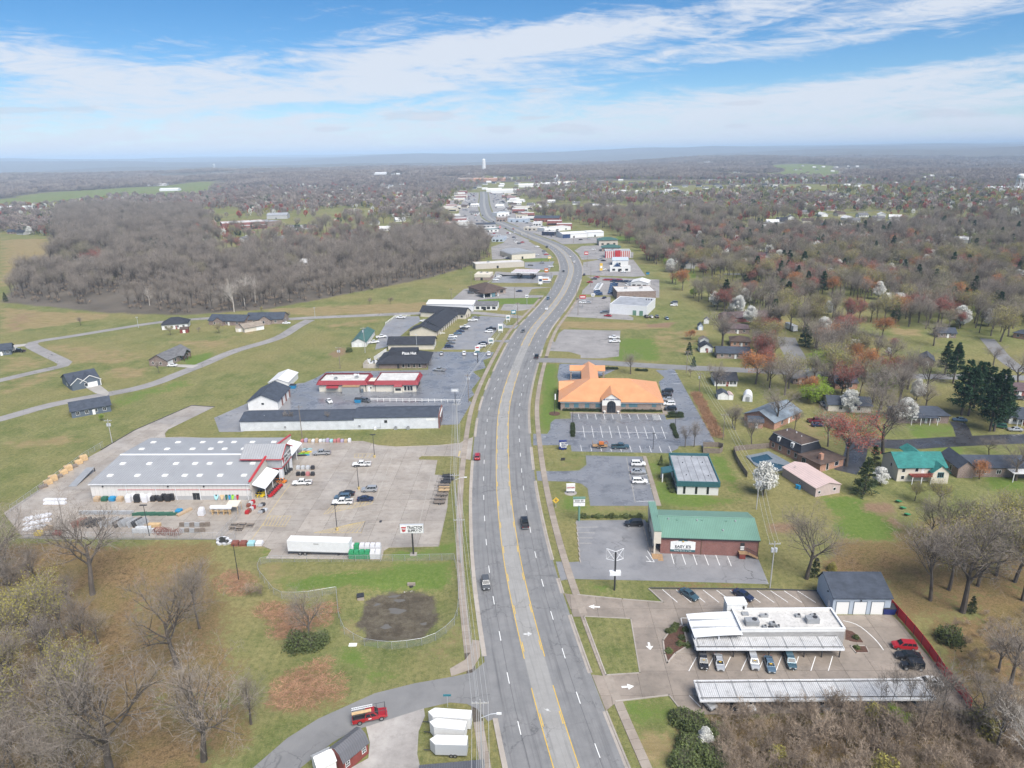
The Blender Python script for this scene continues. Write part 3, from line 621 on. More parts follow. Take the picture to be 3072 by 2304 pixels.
# east side
dealer_poly=mixpoly(('R3',(690,425),(790,439),(1100,470),(1392,492),(1292,397)),('R4',(600,170),(1232,182),(1300,310),(1360,360),(1780,355),(1860,430),(2000,605),(2230,850),(2400,1060),(370,1092),(250,1070),(140,952)),('R3',(1296,1163),(1060,1192),(985,1255),(885,1000),(975,1010),(830,590),(755,590)))
dealer_lot=sheet('dealer_lot',dealer_poly,.03,'joint')
DA,DB_=flat('R4',340,770),flat('R4',1310,768);D_ANG=math.atan2(DB_.y-DA.y,DB_.x-DA.x)
print('dealer slabs',slabs(dealer_lot,dealer_poly,(DA.x,DA.y),D_ANG,(5.6,6.4),.05,'dealer_concrete',.06))
easy_lot=sheet('pawn_shop_lot',mixpoly(('B3',(725,690),(1180,684),(1330,905),(1930,932),(2005,1112),(1200,1088),(690,1077),(625,1088),(592,962),(690,966),(752,962))),.04,'lot_asphalt')
clinic_lot=sheet('clinic_lot',mixpoly(('B3',(790,258),(1165,265),(1255,592),(820,592),(802,475),(760,445),(690,432),(470,425),(462,362),(640,362),(745,358),(795,320))),.04,'wet_asphalt')
clinic_walk=sheet('clinic_walk',polyf('B3',[(1168,262),(1192,262),(1292,592),(1257,592)]),.09,'walk_concrete')
bank_lot=sheet('bank_lot',mixpoly(('B7',(520,1045),(630,1045),(652,1010),(655,960),(690,930),(812,926),(812,887),(1545,892),(1560,935),(1680,920),(1560,870),(1500,640),(1545,605),(1475,548),(1620,540),(1955,1142),(1840,1150),(1830,1135),(1655,1142),(1650,1160),(1575,1196),(820,1182),(812,1132),(520,1135))),.04,'wet_asphalt')
bank_drive=sheet('bank_drive',polyf('B7',[(725,498),(1080,500),(1080,530),(1160,545),(1100,575),(900,640),(720,650),(708,600)]),.042,'wet_asphalt')
old_lot=sheet('empty_lot',mixpoly(('B7',(760,230),(1200,240),(1188,440),(1060,455),(890,455),(890,430),(800,405),(620,395),(650,310),(690,330),(720,260))),.04,'old_asphalt')
cross_st=strip_px('cross_street','B7',[(560,470),(700,472),(900,480),(1500,518),('B8',0,497),('B8',420,515),('B8',640,527),('B8',1050,541),('B8',1600,552),('B8',2212,562),('B8',2700,580)],7.5,.055,'street_asphalt')
culdesac=strip_px('cul_de_sac','B8',[(600,535),(560,400),(520,330),(490,250)],9.5,.045,'street_asphalt')
east_st=strip_px('residential_street','B8',[(1010,1010),(1300,1040),(1700,1020),(2212,1000),(2700,1010)],8,.05,'black_asphalt')
strip_px('house_driveway','B8',[(1010,1000),(1000,1110),(960,1190),(900,1270)],6.5,.047,'black_asphalt')
strip_px('farm_drive','B8',[(1790,1010),(1750,900),(1700,860)],5.0,.045,'black_asphalt')
strip_px('east_lane','B8',[(2212,520),(2080,430),(1990,330),(1930,260)],6.5,.05,'street_asphalt')
# western streets
w1=strip_px('subdivision_street','B5',[(-300,1190),(0,1127),(420,1010),(900,918),(1100,880),(1300,825),(1500,745),(1700,665),(1950,560),('B6',470,300),('B6',640,200),('B6',760,140)],6.6,.05,'old_asphalt')
w2=strip_px('north_street','B6',[(520,152),(760,138),(1000,128),(1300,115),(1600,103),('C8',1050,152),('C8',1400,185),('C8',1740,215)],7,.052,'old_asphalt')
w3=strip_px('farm_street','B5',[(-200,850),(0,805),(300,735),(480,695),(545,665),(420,600),(280,530),(260,505),(320,480),(600,438),(1000,372),(1350,320),(1700,292),(2212,268),('B6',520,150)],6.2,.05,'old_asphalt')
strip_px('farm_street_spur','B5',[(265,505),(130,520),(40,525)],6,.048,'drive_concrete')
sheet('house_drive',polyf('B5',[(720,870),(830,845),(905,905),(890,935),(790,910)]),.058,'drive_concrete')
sheet('gable_house_drive',polyf('B5',[(1440,672),(1650,678),(1600,702),(1430,690)]),.058,'drive_concrete')
# far streets on the east side
for i,(rg,w,pts)in enumerate([('C5',6,[(1080,1060),(1000,1000),(900,940),(820,890),(740,860),(560,840)]),('C5',5,[(480,885),(740,878)]),('C6',6,[(1030,1230),(940,1190),(720,1105),(620,1080)]),('C6',5,[(1000,1195),(1300,1175)]),('C6',4,[(190,645),(600,622),(950,600),(1300,605)]),('C5',5,[(1290,1130),(1510,1130)]),('C5',6,[(1880,1195),(1500,1205),(1100,1210)])]):
 strip_px('neighbourhood_street',rg,pts,w,.05,'street_asphalt')
 # ------------------------------------------------------------------ building kit
def M_(n,c,r=.8,me=0.0,**k):return mat(n,c,r,me,**k)
M_('white_wall',(.66,.66,.64),.8,var=.06,vscale=.4,dirt=.12);M_('cream_wall',(.58,.53,.44),.8,var=.07,vscale=.5,dirt=.1);M_('beige_wall',(.46,.42,.37),.8,var=.05,vscale=.5,dirt=.08);M_('grey_wall',(.38,.38,.38),.8,var=.08,vscale=.5,dirt=.15)
M_('pale_blue_siding',(.40,.46,.53),.7,var=.04,vscale=.6);M_('slate_siding',(.10,.125,.155),.75,var=.06);M_('tan_siding',(.45,.39,.31),.8,var=.06);M_('white_trim',(.72,.72,.70),.6);M_('black_trim',(.03,.03,.033),.6);M_('brown_trim',(.12,.07,.045),.8,var=.1)
M_('glass_dark',(.018,.022,.028),.08,spec=.7);M_('glass_blue',(.10,.19,.22),.12,spec=.7);M_('teal_frame',(.03,.19,.24),.5);M_('red_trim',(.42,.03,.035),.5);M_('red_wood',(.20,.045,.035),.8,var=.12,vscale=1)
M_('steel',(.42,.43,.44),.4,.6,var=.08);M_('grey_metal',(.34,.35,.36),.5,.3,var=.1,dirt=.2);M_('dark_metal',(.045,.045,.05),.5,.3);M_('white_metal',(.68,.69,.70),.45,0,var=.05,dirt=.12);M_('galvanised',(.45,.46,.47),.45,.5,var=.12,vscale=2)
M_('roof_white',(.54,.525,.50),.7,var=.14,vscale=.35,dirt=.5);M_('roof_grey',(.30,.31,.33),.55,var=.22,vscale=.3,dirt=.25);M_('wood',(.30,.19,.10),.85,var=.25,vscale=2);M_('weathered_wood',(.20,.165,.135),.9,var=.25,vscale=2);M_('new_lumber',(.52,.36,.19),.8,var=.2,vscale=2);M_('asphalt_patch',(.05,.05,.052),.8)
M_('mulch',(.085,.042,.028),.95,var=.35,vscale=3,bump=.5);M_('water_dark',(.13,.12,.105),.12,spec=.6);M_('pool_water',(.02,.06,.09),.06,spec=.6);M_('pool_deck',(.15,.175,.20),.7,var=.15)
def shingle(n,c,v=.25):return mat(n,c,.85,0,v,1.1,bump=.35,bscale=4.0,dirt=.15,stretch=(.5,.5,1.5),spec=.3)
shingle('shingle_black',(.030,.033,.042));shingle('shingle_slate',(.050,.060,.080));shingle('shingle_brown',(.085,.06,.05));shingle('shingle_grey',(.13,.13,.135));shingle('shingle_tan',(.25,.21,.17));shingle('shingle_blue',(.17,.205,.24));shingle('shingle_teal',(.03,.165,.15));shingle('shingle_mauve',(.10,.07,.075))
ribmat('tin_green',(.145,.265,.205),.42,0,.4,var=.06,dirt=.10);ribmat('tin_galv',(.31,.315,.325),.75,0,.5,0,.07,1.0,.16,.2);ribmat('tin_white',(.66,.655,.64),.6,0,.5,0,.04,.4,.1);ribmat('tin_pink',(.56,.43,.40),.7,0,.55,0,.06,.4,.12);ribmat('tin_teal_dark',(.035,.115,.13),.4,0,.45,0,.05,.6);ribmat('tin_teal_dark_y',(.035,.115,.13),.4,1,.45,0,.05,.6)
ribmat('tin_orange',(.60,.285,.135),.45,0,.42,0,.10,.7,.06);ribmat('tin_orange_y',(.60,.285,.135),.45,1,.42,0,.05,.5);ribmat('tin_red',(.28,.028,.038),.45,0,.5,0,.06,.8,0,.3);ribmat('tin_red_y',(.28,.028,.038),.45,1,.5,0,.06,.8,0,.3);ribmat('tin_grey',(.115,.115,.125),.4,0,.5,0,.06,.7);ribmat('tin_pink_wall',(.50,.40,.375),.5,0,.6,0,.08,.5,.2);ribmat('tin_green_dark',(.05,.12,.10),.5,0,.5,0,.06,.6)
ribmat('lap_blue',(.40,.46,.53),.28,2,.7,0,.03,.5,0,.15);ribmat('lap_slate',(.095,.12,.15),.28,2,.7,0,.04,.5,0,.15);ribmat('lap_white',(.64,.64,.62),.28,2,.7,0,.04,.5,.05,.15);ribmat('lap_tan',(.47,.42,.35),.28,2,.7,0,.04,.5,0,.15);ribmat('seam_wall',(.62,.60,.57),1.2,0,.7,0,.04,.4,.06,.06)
def brick(name,c1,c2,mortar=(.42,.38,.34),s=1.0):
 m=mat(name,c1,.88);nt=m.node_tree;L=nt.links.new;b=nt.nodes['Principled BSDF'];tc=N(nt,'ShaderNodeTexCoord');sp=N(nt,'ShaderNodeSeparateXYZ');L(tc.outputs['Object'],sp.inputs[0])
 ad=N(nt,'ShaderNodeMath',operation='ADD');L(sp.outputs[0],ad.inputs[0]);L(sp.outputs[1],ad.inputs[1]);cb=N(nt,'ShaderNodeCombineXYZ');L(ad.outputs[0],cb.inputs[0]);L(sp.outputs[2],cb.inputs[1])
 t=N(nt,'ShaderNodeTexBrick',Scale=1.0);t.inputs['Brick Width'].default_value=.30*s;t.inputs['Row Height'].default_value=.11*s;t.inputs['Mortar Size'].default_value=.012;t.inputs['Color1'].default_value=(*c1,1);t.inputs['Color2'].default_value=(*c2,1);t.inputs['Mortar'].default_value=(*mortar,1);L(cb.outputs[0],t.inputs['Vector'])
 n=N(nt,'ShaderNodeTexNoise',Scale=.5,Detail=5.0);L(tc.outputs['Object'],n.inputs['Vector']);h=N(nt,'ShaderNodeHueSaturation');r=N(nt,'ShaderNodeMapRange');L(n.outputs['Fac'],r.inputs[0]);r.inputs[3].default_value=.72;r.inputs[4].default_value=1.25;L(r.outputs[0],h.inputs['Value']);L(t.outputs['Color'],h.inputs['Color']);L(h.outputs[0],b.inputs['Base Color'])
brick('brick_red',(.17,.058,.048),(.225,.085,.066),(.28,.2,.18));brick('brick_tan',(.20,.145,.12),(.27,.195,.16),(.4,.36,.32));brick('brick_orange',(.34,.15,.085),(.42,.20,.12),(.42,.35,.3));brick('brick_brown',(.15,.095,.08),(.20,.13,.105));brick('brick_school',(.22,.05,.045),(.26,.065,.055),(.3,.2,.18));brick('block_grey',(.30,.295,.285),(.35,.345,.335),(.24,.235,.23),2.0);brick('block_wall',(.16,.155,.15),(.205,.20,.19),(.1,.1,.1),3.0)
_wc={}
class Bld:
 def __init__(s,name,label,cat,reg,x1,y1,x2,y2,z=0.0,group=None,flip=False):
  a,b=G(reg,x1,y1,z),G(reg,x2,y2,z);s.o=Vector((a.x,a.y,a.z-z));s.L=(b-a).to_2d().length;s.rz=math.atan2(b.y-a.y,b.x-a.x)
  c=s.o+Vector((math.cos(s.rz),math.sin(s.rz),0))*s.L/2+Vector((-math.sin(s.rz),math.cos(s.rz),0))*4;KEEPC.append((c.x,c.y,s.L/2+3))
  s.root=thing(name,label,cat,s.o,s.rz,group);s.inv=(Matrix.Translation(s.o)@Matrix.Rotation(s.rz,4,'Z')).inverted()
 def loc(s,reg,x,y,z=0.0):return s.inv@(EYE+ray(reg,x,y)*((s.o.z+z-CAM_H)/ray(reg,x,y).z))
 def face(s,reg,x,y,y0=0.0,ax=1):
  o=s.inv@EYE;d=s.inv.to_3x3()@ray(reg,x,y);return o+d*((y0-o[ax])/d[ax])
 def box(s,n,x0,x1,y0,y1,z0,z1,m,p=None):return MB().box(x0,x1,y0,y1,z0,z1).obj(n,m,p or s.root)
 def prof(s,n,pr,ax,a,b,m,p=None):return MB().extr(pr,ax,a,b).obj(n,m,p or s.root)
 def gable(s,x0,x1,y0,y1,ze,zr,wm,rm,ax='x',over=.45,t=.16,ym=None,name='',zb=-.3,mid=None):
  a0,a1,l0,l1=(y0,y1,x0,x1)if ax=='x' else(x0,x1,y0,y1);am=(a0+a1)/2 if mid is None else mid
  if wm:s.prof(name+'wall',[(a0,zb),(a1,zb),(a1,ze),(am,zr-.02),(a0,ze)],ax,l0,l1,wm)
  k0,k1=(zr-ze)/(am-a0),(zr-ze)/(a1-am)
  return s.prof(name+'roof',[(a0-over,ze-over*k0+.02),(am,zr+.02),(a1+over,ze-over*k1+.02),(a1+over,ze-over*k1+t),(am,zr+t),(a0-over,ze-over*k0+t)],ax,l0-over,l1+over,rm)
 def hip(s,x0,x1,y0,y1,ze,zr,rm,over=.5,name='roof',t=.14,mats=None,top=None):
  x0-=over;x1+=over;y0-=over;y1+=over;w,d=x1-x0,y1-y0;i=min(w,d)/2 if top is None else top
  if top is not None:r=[(x0+i,y0+i),(x1-i,y0+i),(x1-i,y1-i),(x0+i,y1-i)]
  elif w>=d:r=[(x0+i,y0+i-.01),(x1-i,y0+i-.01),(x1-i,y0+i+.01),(x0+i,y0+i+.01)]
  else:r=[(x0+i-.01,y0+i),(x0+i+.01,y0+i),(x0+i+.01,y1-i),(x0+i-.01,y1-i)]
  lo=[(x0,y0),(x1,y0),(x1,y1),(x0,y1)];b=MB()
  v=[(*p,ze)for p in lo]+[(*p,ze+t)for p in lo]+[(*p,zr)for p in r]
  f=[(3,2,1,0),(8,9,10,11)]+[(k,(k+1)%4,4+(k+1)%4,4+k)for k in range(4)]+[(4+k,4+(k+1)%4,8+(k+1)%4,8+k)for k in range(4)]
  b.add(v,f);ms=rm
  if mats:b.m=[0]*6+[0,1,0,1];ms=mats
  return b.obj(name,ms,s.root)
 def parapet(s,x0,x1,y0,y1,zr,zt,m,t=.25,name='parapet',cap=None):
  b=MB().box(x0,x1,y0,y0+t,zr,zt).box(x0,x1,y1-t,y1,zr,zt).box(x0,x0+t,y0+t,y1-t,zr,zt).box(x1-t,x1,y0+t,y1-t,zr,zt);o=b.obj(name,m,s.root)
  if cap:MB().box(x0-.06,x1+.06,y0-.06,y0+t+.06,zt,zt+.08).box(x0-.06,x1+.06,y1-t-.06,y1+.06,zt,zt+.08).box(x0-.06,x0+t+.06,y0+t+.06,y1-t-.06,zt,zt+.08).box(x1-t-.06,x1+.06,y0+t+.06,y1-t-.06,zt,zt+.08).obj('coping',cap,o)
  return o
 def win(s,f,pos,z,w,h,fm='white_trim',gm='glass_dark',off=0.0,mull=(1,1),name='window',parent=None):
  """window on face f (S front, N back, W x=0, E x=L side) at pos along it; off = plane coordinate"""
  k=(round(w,1),round(h,1),fm,gm,mull)
  if k not in _wc:
   w_,h_=k[0],k[1];t=.08;fr=MB().box(-w_/2-t,w_/2+t,-.06,.02,-t,0).box(-w_/2-t,w_/2+t,-.06,.02,h_,h_+t).box(-w_/2-t,-w_/2,-.06,.02,0,h_).box(w_/2,w_/2+t,-.06,.02,0,h_)
   for i in range(1,mull[0]):fr.box(-w_/2+w_*i/mull[0]-.03,-w_/2+w_*i/mull[0]+.03,-.05,.02,0,h_)
   for i in range(1,mull[1]):fr.box(-w_/2,w_/2,-.045,.02,h_*i/mull[1]-.03,h_*i/mull[1]+.03)
   _wc[k]=(fr.mesh('window',fm),MB().box(-w_/2,w_/2,-.03,.02,0,h_).mesh('pane',gm))
  loc,rz={'S':((pos,off,z),0),'N':((pos,off,z),PI),'W':((off,pos,z),-PI/2),'E':((off,pos,z),PI/2)}[f]
  o=link(name,_wc[k][0],parent or s.root,loc,rz);link('pane',_wc[k][1],o);return o
 def winpx(s,f,reg,x0,y0,x1,y1,off=0.0,**k):
  ax=1 if f in 'SN' else 0;a,b=s.face(reg,x0,y1,off,ax),s.face(reg,x1,y0,off,ax);q=0 if f in 'SN' else 1
  return s.win(f,(a[q]+b[q])/2,a.z,abs(b[q]-a[q]),max(.3,b.z-a.z),off=off,**k)
 def door(s,f,pos,w,h,m='white_trim',off=0.0,z=0.0,name='door',handle=True,panels=0):
  loc,rz={'S':((pos,off,z),0),'N':((pos,off,z),PI),'W':((off,pos,z),-PI/2),'E':((off,pos,z),PI/2)}[f]
  b=MB().box(-w/2,w/2,-.05,.03,0,h)
  for i in range(1,panels):b.box(-w/2,w/2,-.062,0,h*i/panels-.03,h*i/panels+.03)
  o=link(name,b.mesh(name,m),s.root,loc,rz)
  if handle:MB().box(w/2-.18,w/2-.08,-.11,-.05,h*.45,h*.5).obj('handle','dark_metal',o)
  return o
 def vent(s,x,y,z,h=.5,r=.14,m='white_metal',name='vent_pipe'):return MB().cyl((x,y,z-.15),r,h+.15,8).obj(name,m,s.root)
 def hvac(s,x,y,z,w=1.6,d=1.2,h=1.1,m='grey_metal'):
  o=MB().box(x-w/2,x+w/2,y-d/2,y+d/2,z,z+h).box(x-w/2+.1,x+w/2-.1,y-d/2-.02,y-d/2,z+.15,z+h-.15).obj('rooftop_unit',m,s.root);MB().cyl((x+w*.2,y,z+h),min(w,d)*.32,.14,10).obj('fan','dark_metal',o);return o
 def at(s,x,y,z=0.0):return s.inv.inverted()@Vector((x,y,z))
 # ------------------------------------------------------------------ east side: pawn shop
b=Bld('pawn_shop','long brick shop with green ribbed metal roof and white arched sign','shop','D1',488,905,1972,955)
D_=13.5;E_=4.6;RG_=6.6;L_=b.L
b.prof('wall',[(0,-.3),(D_,-.3),(D_,E_),(D_/2,RG_),(0,E_)],'x',.25,L_,'brick_red')
b.gable(.25,L_,0,D_,E_,RG_,None,'tin_green',over=.3,t=.14)
b.prof('ridge_cap',[(D_/2-.3,RG_+.07),(D_/2,RG_+.17),(D_/2+.3,RG_+.07),(D_/2+.3,RG_+.13),(D_/2,RG_+.24),(D_/2-.3,RG_+.13)],'x',0,L_+.3,'tin_green')
fc=b.box('facade',-1.5,.25,-.5,D_+1.2,3.0,6.3,'cream_wall');MB().box(-1.56,.31,-.56,D_+1.26,6.3,6.5).obj('coping','tin_green',fc);MB().box(-.05,.27,.1,D_-.1,3.1,6.28).obj('back_sheet','tin_green_dark',fc)
MB().box(-1.56,-1.5,8.2,10.4,4.2,5.4).obj('sign_panel','dark_metal',fc)
for i,y in enumerate((-.3,3.2,6.7,10.2,D_+.7)):b.box('post',-1.4,-1.0,y-.2,y+.2,0,3.0,'cream_wall')
b.box('porch_floor',-1.9,.25,-.6,D_+1.3,-.2,.22,'walk_concrete');b.prof('ramp',[(-2.9,.02),(-.6,.02),(-.6,.24)],'x',-1.9,-.5,'wood');b.prof('ramp',[(-3.6,.03),(-.6,.03),(-.6,.2)],'x',-.55,.7,'wood')
for y in(2,5,8,11):b.win('W',y,.9,1.6,1.5,'black_trim',off=.25)
b.box('corner_trim',9.9,10.1,-.06,0,0,E_,'brown_trim');b.box('corner_trim',L_-.15,L_+.05,-.06,0,0,E_,'brown_trim');b.box('eave_trim',.3,L_+.2,-.36,-.30,E_-.32,E_-.05,'dark_metal')
for x,y,k in((2.6,5.6,0),(4.7,5.5,1),(9.6,5.4,0),(10.8,5.6,1),(16.7,5.6,1),(18.9,5.5,0),(15.4,2.4,0)):
 z=E_+(RG_-E_)*y/(D_/2);(b.vent(x,y,z+.1,.35,.22,'galvanised')if not k else b.box('skylight_curb',x-.25,x+.25,y-.3,y+.3,z-.1,z+.22,'tin_green'))
p0,p1=b.face('D1',655,872),b.face('D1',1040,735);pt=b.face('D1',850,680)
sg=MB().hull([(p0.x,-.10,p0.z+.6),(p1.x,-.10,p0.z+.6),(p1.x,-.10,p1.z),((p0.x+p1.x)/2,-.10,p1.z+.45),(p0.x,-.10,p1.z)][::1],[(p0.x,0,p0.z+.6),(p1.x,0,p0.z+.6),(p1.x,0,p1.z),((p0.x+p1.x)/2,0,p1.z+.45),(p0.x,0,p1.z)]).obj('sign','white_paint',b.root)
MB().box(p0.x,p1.x,-.10,0,p0.z,p0.z+.58).obj('sign_band','tin_teal_dark',sg)
cx=(p0.x+p1.x)/2;MB().hull([(cx-1.3,-.12,p1.z+.2),(cx+1.3,-.12,p1.z+.2),(cx,-.12,pt.z)],[(cx-1.3,-.02,p1.z+.2),(cx+1.3,-.02,p1.z+.2),(cx,-.02,pt.z)]).obj('sign_pediment','tin_teal_dark',sg)
mat('gold',(.5,.32,.08),.5)
text("EASY E'S",.95,'black_trim',sg,(cx,-.13,p0.z+1.42),sx=1.12,bold=.012);text("GUN & PAWN",.48,'grey_wall',sg,(cx,-.13,p0.z+.82),sx=1.25,bold=.008);text("We Buy, Sell, Loan or Trade",.36,'white_paint',sg,(cx,-.13,p0.z+.28))
MB().ball((cx,-.14,p1.z+.12),.22,8,5,0,(1.3,.3,1)).obj('sign_emblem','gold',sg)
dx=b.face('D1',1735,900).x;b.door('S',dx,1.0,2.1,'black_trim',z=1.55);MB().box(dx-.45,dx+.45,-.1,-.06,1.75,2.75).obj('notice','white_paint',b.root)
st=b.box('landing',dx-.9,dx+1.1,-1.5,0,1.35,1.5,'wood');MB().box(dx-.8,dx+.6,-1.45,-.1,0,1.33).obj('landing_skirt','red_wood',st)
for i in range(8):MB().box(dx+1.1+i*.33,dx+1.45+i*.33,-1.4,-.2,1.28-i*.17,1.34-i*.17).obj('step','wood',st)
for yy in(-1.45,-.2):MB().tube([(dx-.8,yy,2.4),(dx+1.1,yy,2.4),(dx+3.6,yy,1.05)],.05,5).tube([(dx+1.1,yy,1.4),(dx+1.1,yy,2.4)],.05,5).tube([(dx+3.6,yy,0),(dx+3.6,yy,1.05)],.05,5).obj('railing','dark_metal',st)
for i,(x0,y0,x1,y1)in enumerate([(665,890,715,1065),(830,905,890,1075),(1000,910,1060,1080),(1168,915,1235,1085),(1340,925,1405,1090),(1520,955,1578,1100)]):bar(easy_lot,'parking_line',flat('D1',x0,y0),flat('D1',x1,y1),.14,.055,'white_paint')
for x0,y0,x1,y1 in[(735,735,870,733),(738,770,850,772),(742,805,840,806),(745,840,830,841)]:bar(easy_lot,'parking_line',flat('B3',x0,y0),flat('B3',x1,y1),.13,.055,'faded_line')
for a_,c_ in(((1190,960),(1245,965)),((1190,925),(1220,962)),((1200,890),(1245,965))):bar(easy_lot,'parking_line',flat('B3',*a_),flat('B3',*c_),.13,.055,'white_paint')
for i in range(5):
 p=flat('B3',1183+i*9,745+i*34);mm=MB().box(-.1,.1,-.9,.9,0,.16).obj('wheel_stop','kerb_concrete',easy_lot);mm.location=(p.x-.3,p.y,.04);mm.rotation_euler=(0,0,b.rz)
for i in range(8):
 p=flat('B3',729+i*3.2,716+i*34);mm=MB().box(-.12,.12,-.95,.95,0,.18).obj('wheel_stop','kerb_concrete',easy_lot);mm.location=(p.x,p.y,.04);mm.rotation_euler=(0,0,.06)
 # clinic with the deep teal fascia
b=Bld('clinic','flat roofed white clinic with deep teal metal fascia and porch','clinic','D3',1545,722,2030,735)
L_=b.L;D_=18.6
b.box('wall',0,L_,0,D_,-.3,2.75,'lap_white');b.box('roof_deck',.1,L_-.1,.1,D_-.1,2.8,3.95,'roof_grey')
for nm,(x0,x1,y0,y1),m in(('fascia',(-.35,L_+.35,-.35,.0),'tin_teal_dark'),('fascia',(-.35,L_+.35,D_,D_+.35),'tin_teal_dark'),('fascia',(-.35,0,.0,D_),'tin_teal_dark_y'),('fascia',(L_,L_+.35,.0,D_),'tin_teal_dark_y')):b.box(nm,x0,x1,y0,y1,2.7,4.7 if y0>5 and y1>D_ else 4.25,m)
for x in(2.0,5.4,8.7):b.win('S',x*L_/11.7,.35,.45,2.1,'black_trim')
po=b.prof('porch_roof',[(-3.6,2.85),(-.35,3.5),(-.35,3.9),(-3.6,3.2)],'y',7.5,11.2,'tin_teal_dark_y');[b.box('porch_post',-3.5,-3.2,y,y+.3,0,2.85,'white_trim')for y in(7.6,10.8)]
b.door('W',9.3,1.8,2.2,'black_trim');
for y in(2.5,5,14):b.win('W',y,.5,.6,2,'black_trim')
for x,y in((3,4.5),(9.2,4.2),(3.1,13),(6.5,17.6),(9,13.5)):b.vent(x,y,3.95,.35,.12,'dark_metal')
for i in range(5):b.box('roof_seam',2+i*2,2.06+i*2,.4,D_-1.2,3.95,3.99,'asphalt_patch')
for i,yy in enumerate((.2,1.1,2.0,2.9)):bar(clinic_lot,'parking_line',flat('D3',1095+i*45-(0),500+i*52),flat('D3',1200+i*20,492+i*52),.12,.055,'white_paint')
bar(clinic_lot,'parking_line',flat('D3',1065,808),flat('D3',1285,803),.12,.055,'white_paint')
bar(clinic_lot,'seam_line',flat('D3',945,290),flat('D3',1050,825),.12,.053,'faded_line')
# bank with the orange hip roof
b=Bld('bank','brick bank under a wide orange hip roof with white arched gable entrance','bank','D2',232,838,1895,858)
L_=b.L;D_=23.5;E_=3.9
b.box('wall',0,L_,0,D_,-.3,3.2,'brick_tan');b.box('frieze',-.3,L_+.3,-.3,D_+.3,3.2,E_,'white_trim')
rf=b.hip(0,L_,0,D_,E_,9.4,None,.9,mats=['tin_orange','tin_orange_y'])
EX=b.face('D2',1065,850).x
w_=3.45
mat('stucco_white',(.70,.68,.63),.85)
pr=[(EX-w_,3.0),(EX+w_,3.0),(EX+w_,5.3),(EX,7.6),(EX-w_,5.3)]
b.prof('entrance_gable',pr,'y',-2.2,2.0,'stucco_white');b.prof('entrance_roof',[(EX-w_-.4,5.05),(EX,7.64),(EX+w_+.4,5.05),(EX+w_+.4,5.25),(EX,7.86),(EX-w_-.4,5.25)],'y',-2.5,7.5,'tin_orange_y')
for s_ in(-1,1):b.box('entrance_pier',EX+s_*2.55-.9,EX+s_*2.55+.9,-2.2,0,-.2,3.0,'brick_tan')
ar=[(EX+1.62*math.cos(t),3.3+1.62*math.sin(t))for t in np.linspace(0,PI,13)];ga=MB().hull([(x,-2.28,z)for x,z in[(EX-1.62,.15)]+[(EX+1.62,.15)]+ar],[(x,-2.2,z)for x,z in[(EX-1.62,.15)]+[(EX+1.62,.15)]+ar]).obj('entrance_window','glass_dark',b.root)
for dx in(-.8,0,.8):MB().box(EX+dx-.05,EX+dx+.05,-2.33,-2.28,.15,4.5).obj('mullion','black_trim',ga)
for dz in(2.3,3.3):MB().box(EX-1.6,EX+1.6,-2.33,-2.28,dz-.05,dz+.05).obj('transom','black_trim',ga)
mat('navy',(.01,.022,.14),.5)
text("FIRST UNITED BANK",.62,'navy',b.root,(EX+.3,-2.26,5.45),sx=.86,bold=.012);MB().box(EX-3.0,EX-2.45,-2.26,-2.2,5.15,5.8).obj('logo_panel','navy',b.root)
for x0,y0,x1,y1,mm in[(305,705,372,780,(2,2)),(455,705,528,782,(2,2)),(638,705,706,782,(2,2)),(815,705,885,780,(2,2)),(1240,705,1308,775,(2,2)),(1368,705,1505,775,(4,2)),(1750,705,1816,775,(2,2))]:b.winpx('S','D2',x0,y0,x1,y1,fm='teal_frame',gm='glass_blue',mull=mm)
for y in(4,9,15,20):b.win('E',y,.9,1.6,1.6,'teal_frame','glass_blue',L_,(2,2));b.win('W',y,.9,1.6,1.6,'teal_frame','glass_blue',0,(2,2))
b.prof('side_gable',[(12.5,3.95),(18.5,3.95),(18.5,4.1),(15.5,6.5),(12.5,4.1)],'x',-.9,3.4,'stucco_white');b.prof('side_gable_roof',[(12.1,3.9),(15.5,6.55),(18.9,3.9),(18.9,4.1),(15.5,6.77),(12.1,4.1)],'x',-1.0,5.2,'tin_orange')
# drive-through canopy behind
c0,c1=b.loc('D2',392,175,4.3),b.loc('D2',960,175,4.3);ym=c0.y+3.2
b.gable(c0.x,c1.x,c0.y,c0.y+6.4,4.3,5.6,None,'tin_orange',over=.3,t=.2);b.prof('canopy_roof',[(c0.x+4.6,4.3),((c0.x+c1.x)/2+.6,6.4),(c1.x-3.0,4.3),(c1.x-3.0,4.45),((c0.x+c1.x)/2+.6,6.62),(c0.x+4.6,4.45)],'y',D_-7.0,c0.y+6.5,'tin_orange_y');b.box('canopy_frieze',c0.x-.1,c1.x+.1,c0.y-.1,c0.y+6.5,3.75,4.25,'white_trim')
for x in(c0.x+.3,c0.x+4.8,c1.x-4,c1.x-.3):
 for y in(c0.y+.4,c0.y+5.8):b.box('canopy_column',x-.3,x+.3,y-.3,y+.3,0,3.75,'brick_tan')
b.vent(L_-4.5,15,5.9,.6,.15,'tin_orange')
bank=b
sheet('bank_walk',[tuple(b.at(x,y)[:2])for x,y in((3.5,-3.1),(L_+2.2,-3.1),(L_+2.2,12),(L_+.6,12),(L_+.6,-1.9),(3.5,-1.9))],.13,'walk_concrete')
for s_ in(-1,1):
 u=thing('stone_urn','pale stone urn flanking the bank entrance','urn',b.at(EX+s_*2.55,-2.75,.12),0,'urns by the bank entrance');MB().cyl((0,0,0),.25,.15,10).cyl((0,0,.15),.2,.7,10,0,.5).cyl((0,0,.85),.52,.08,10).obj('bowl','stucco_white',u)
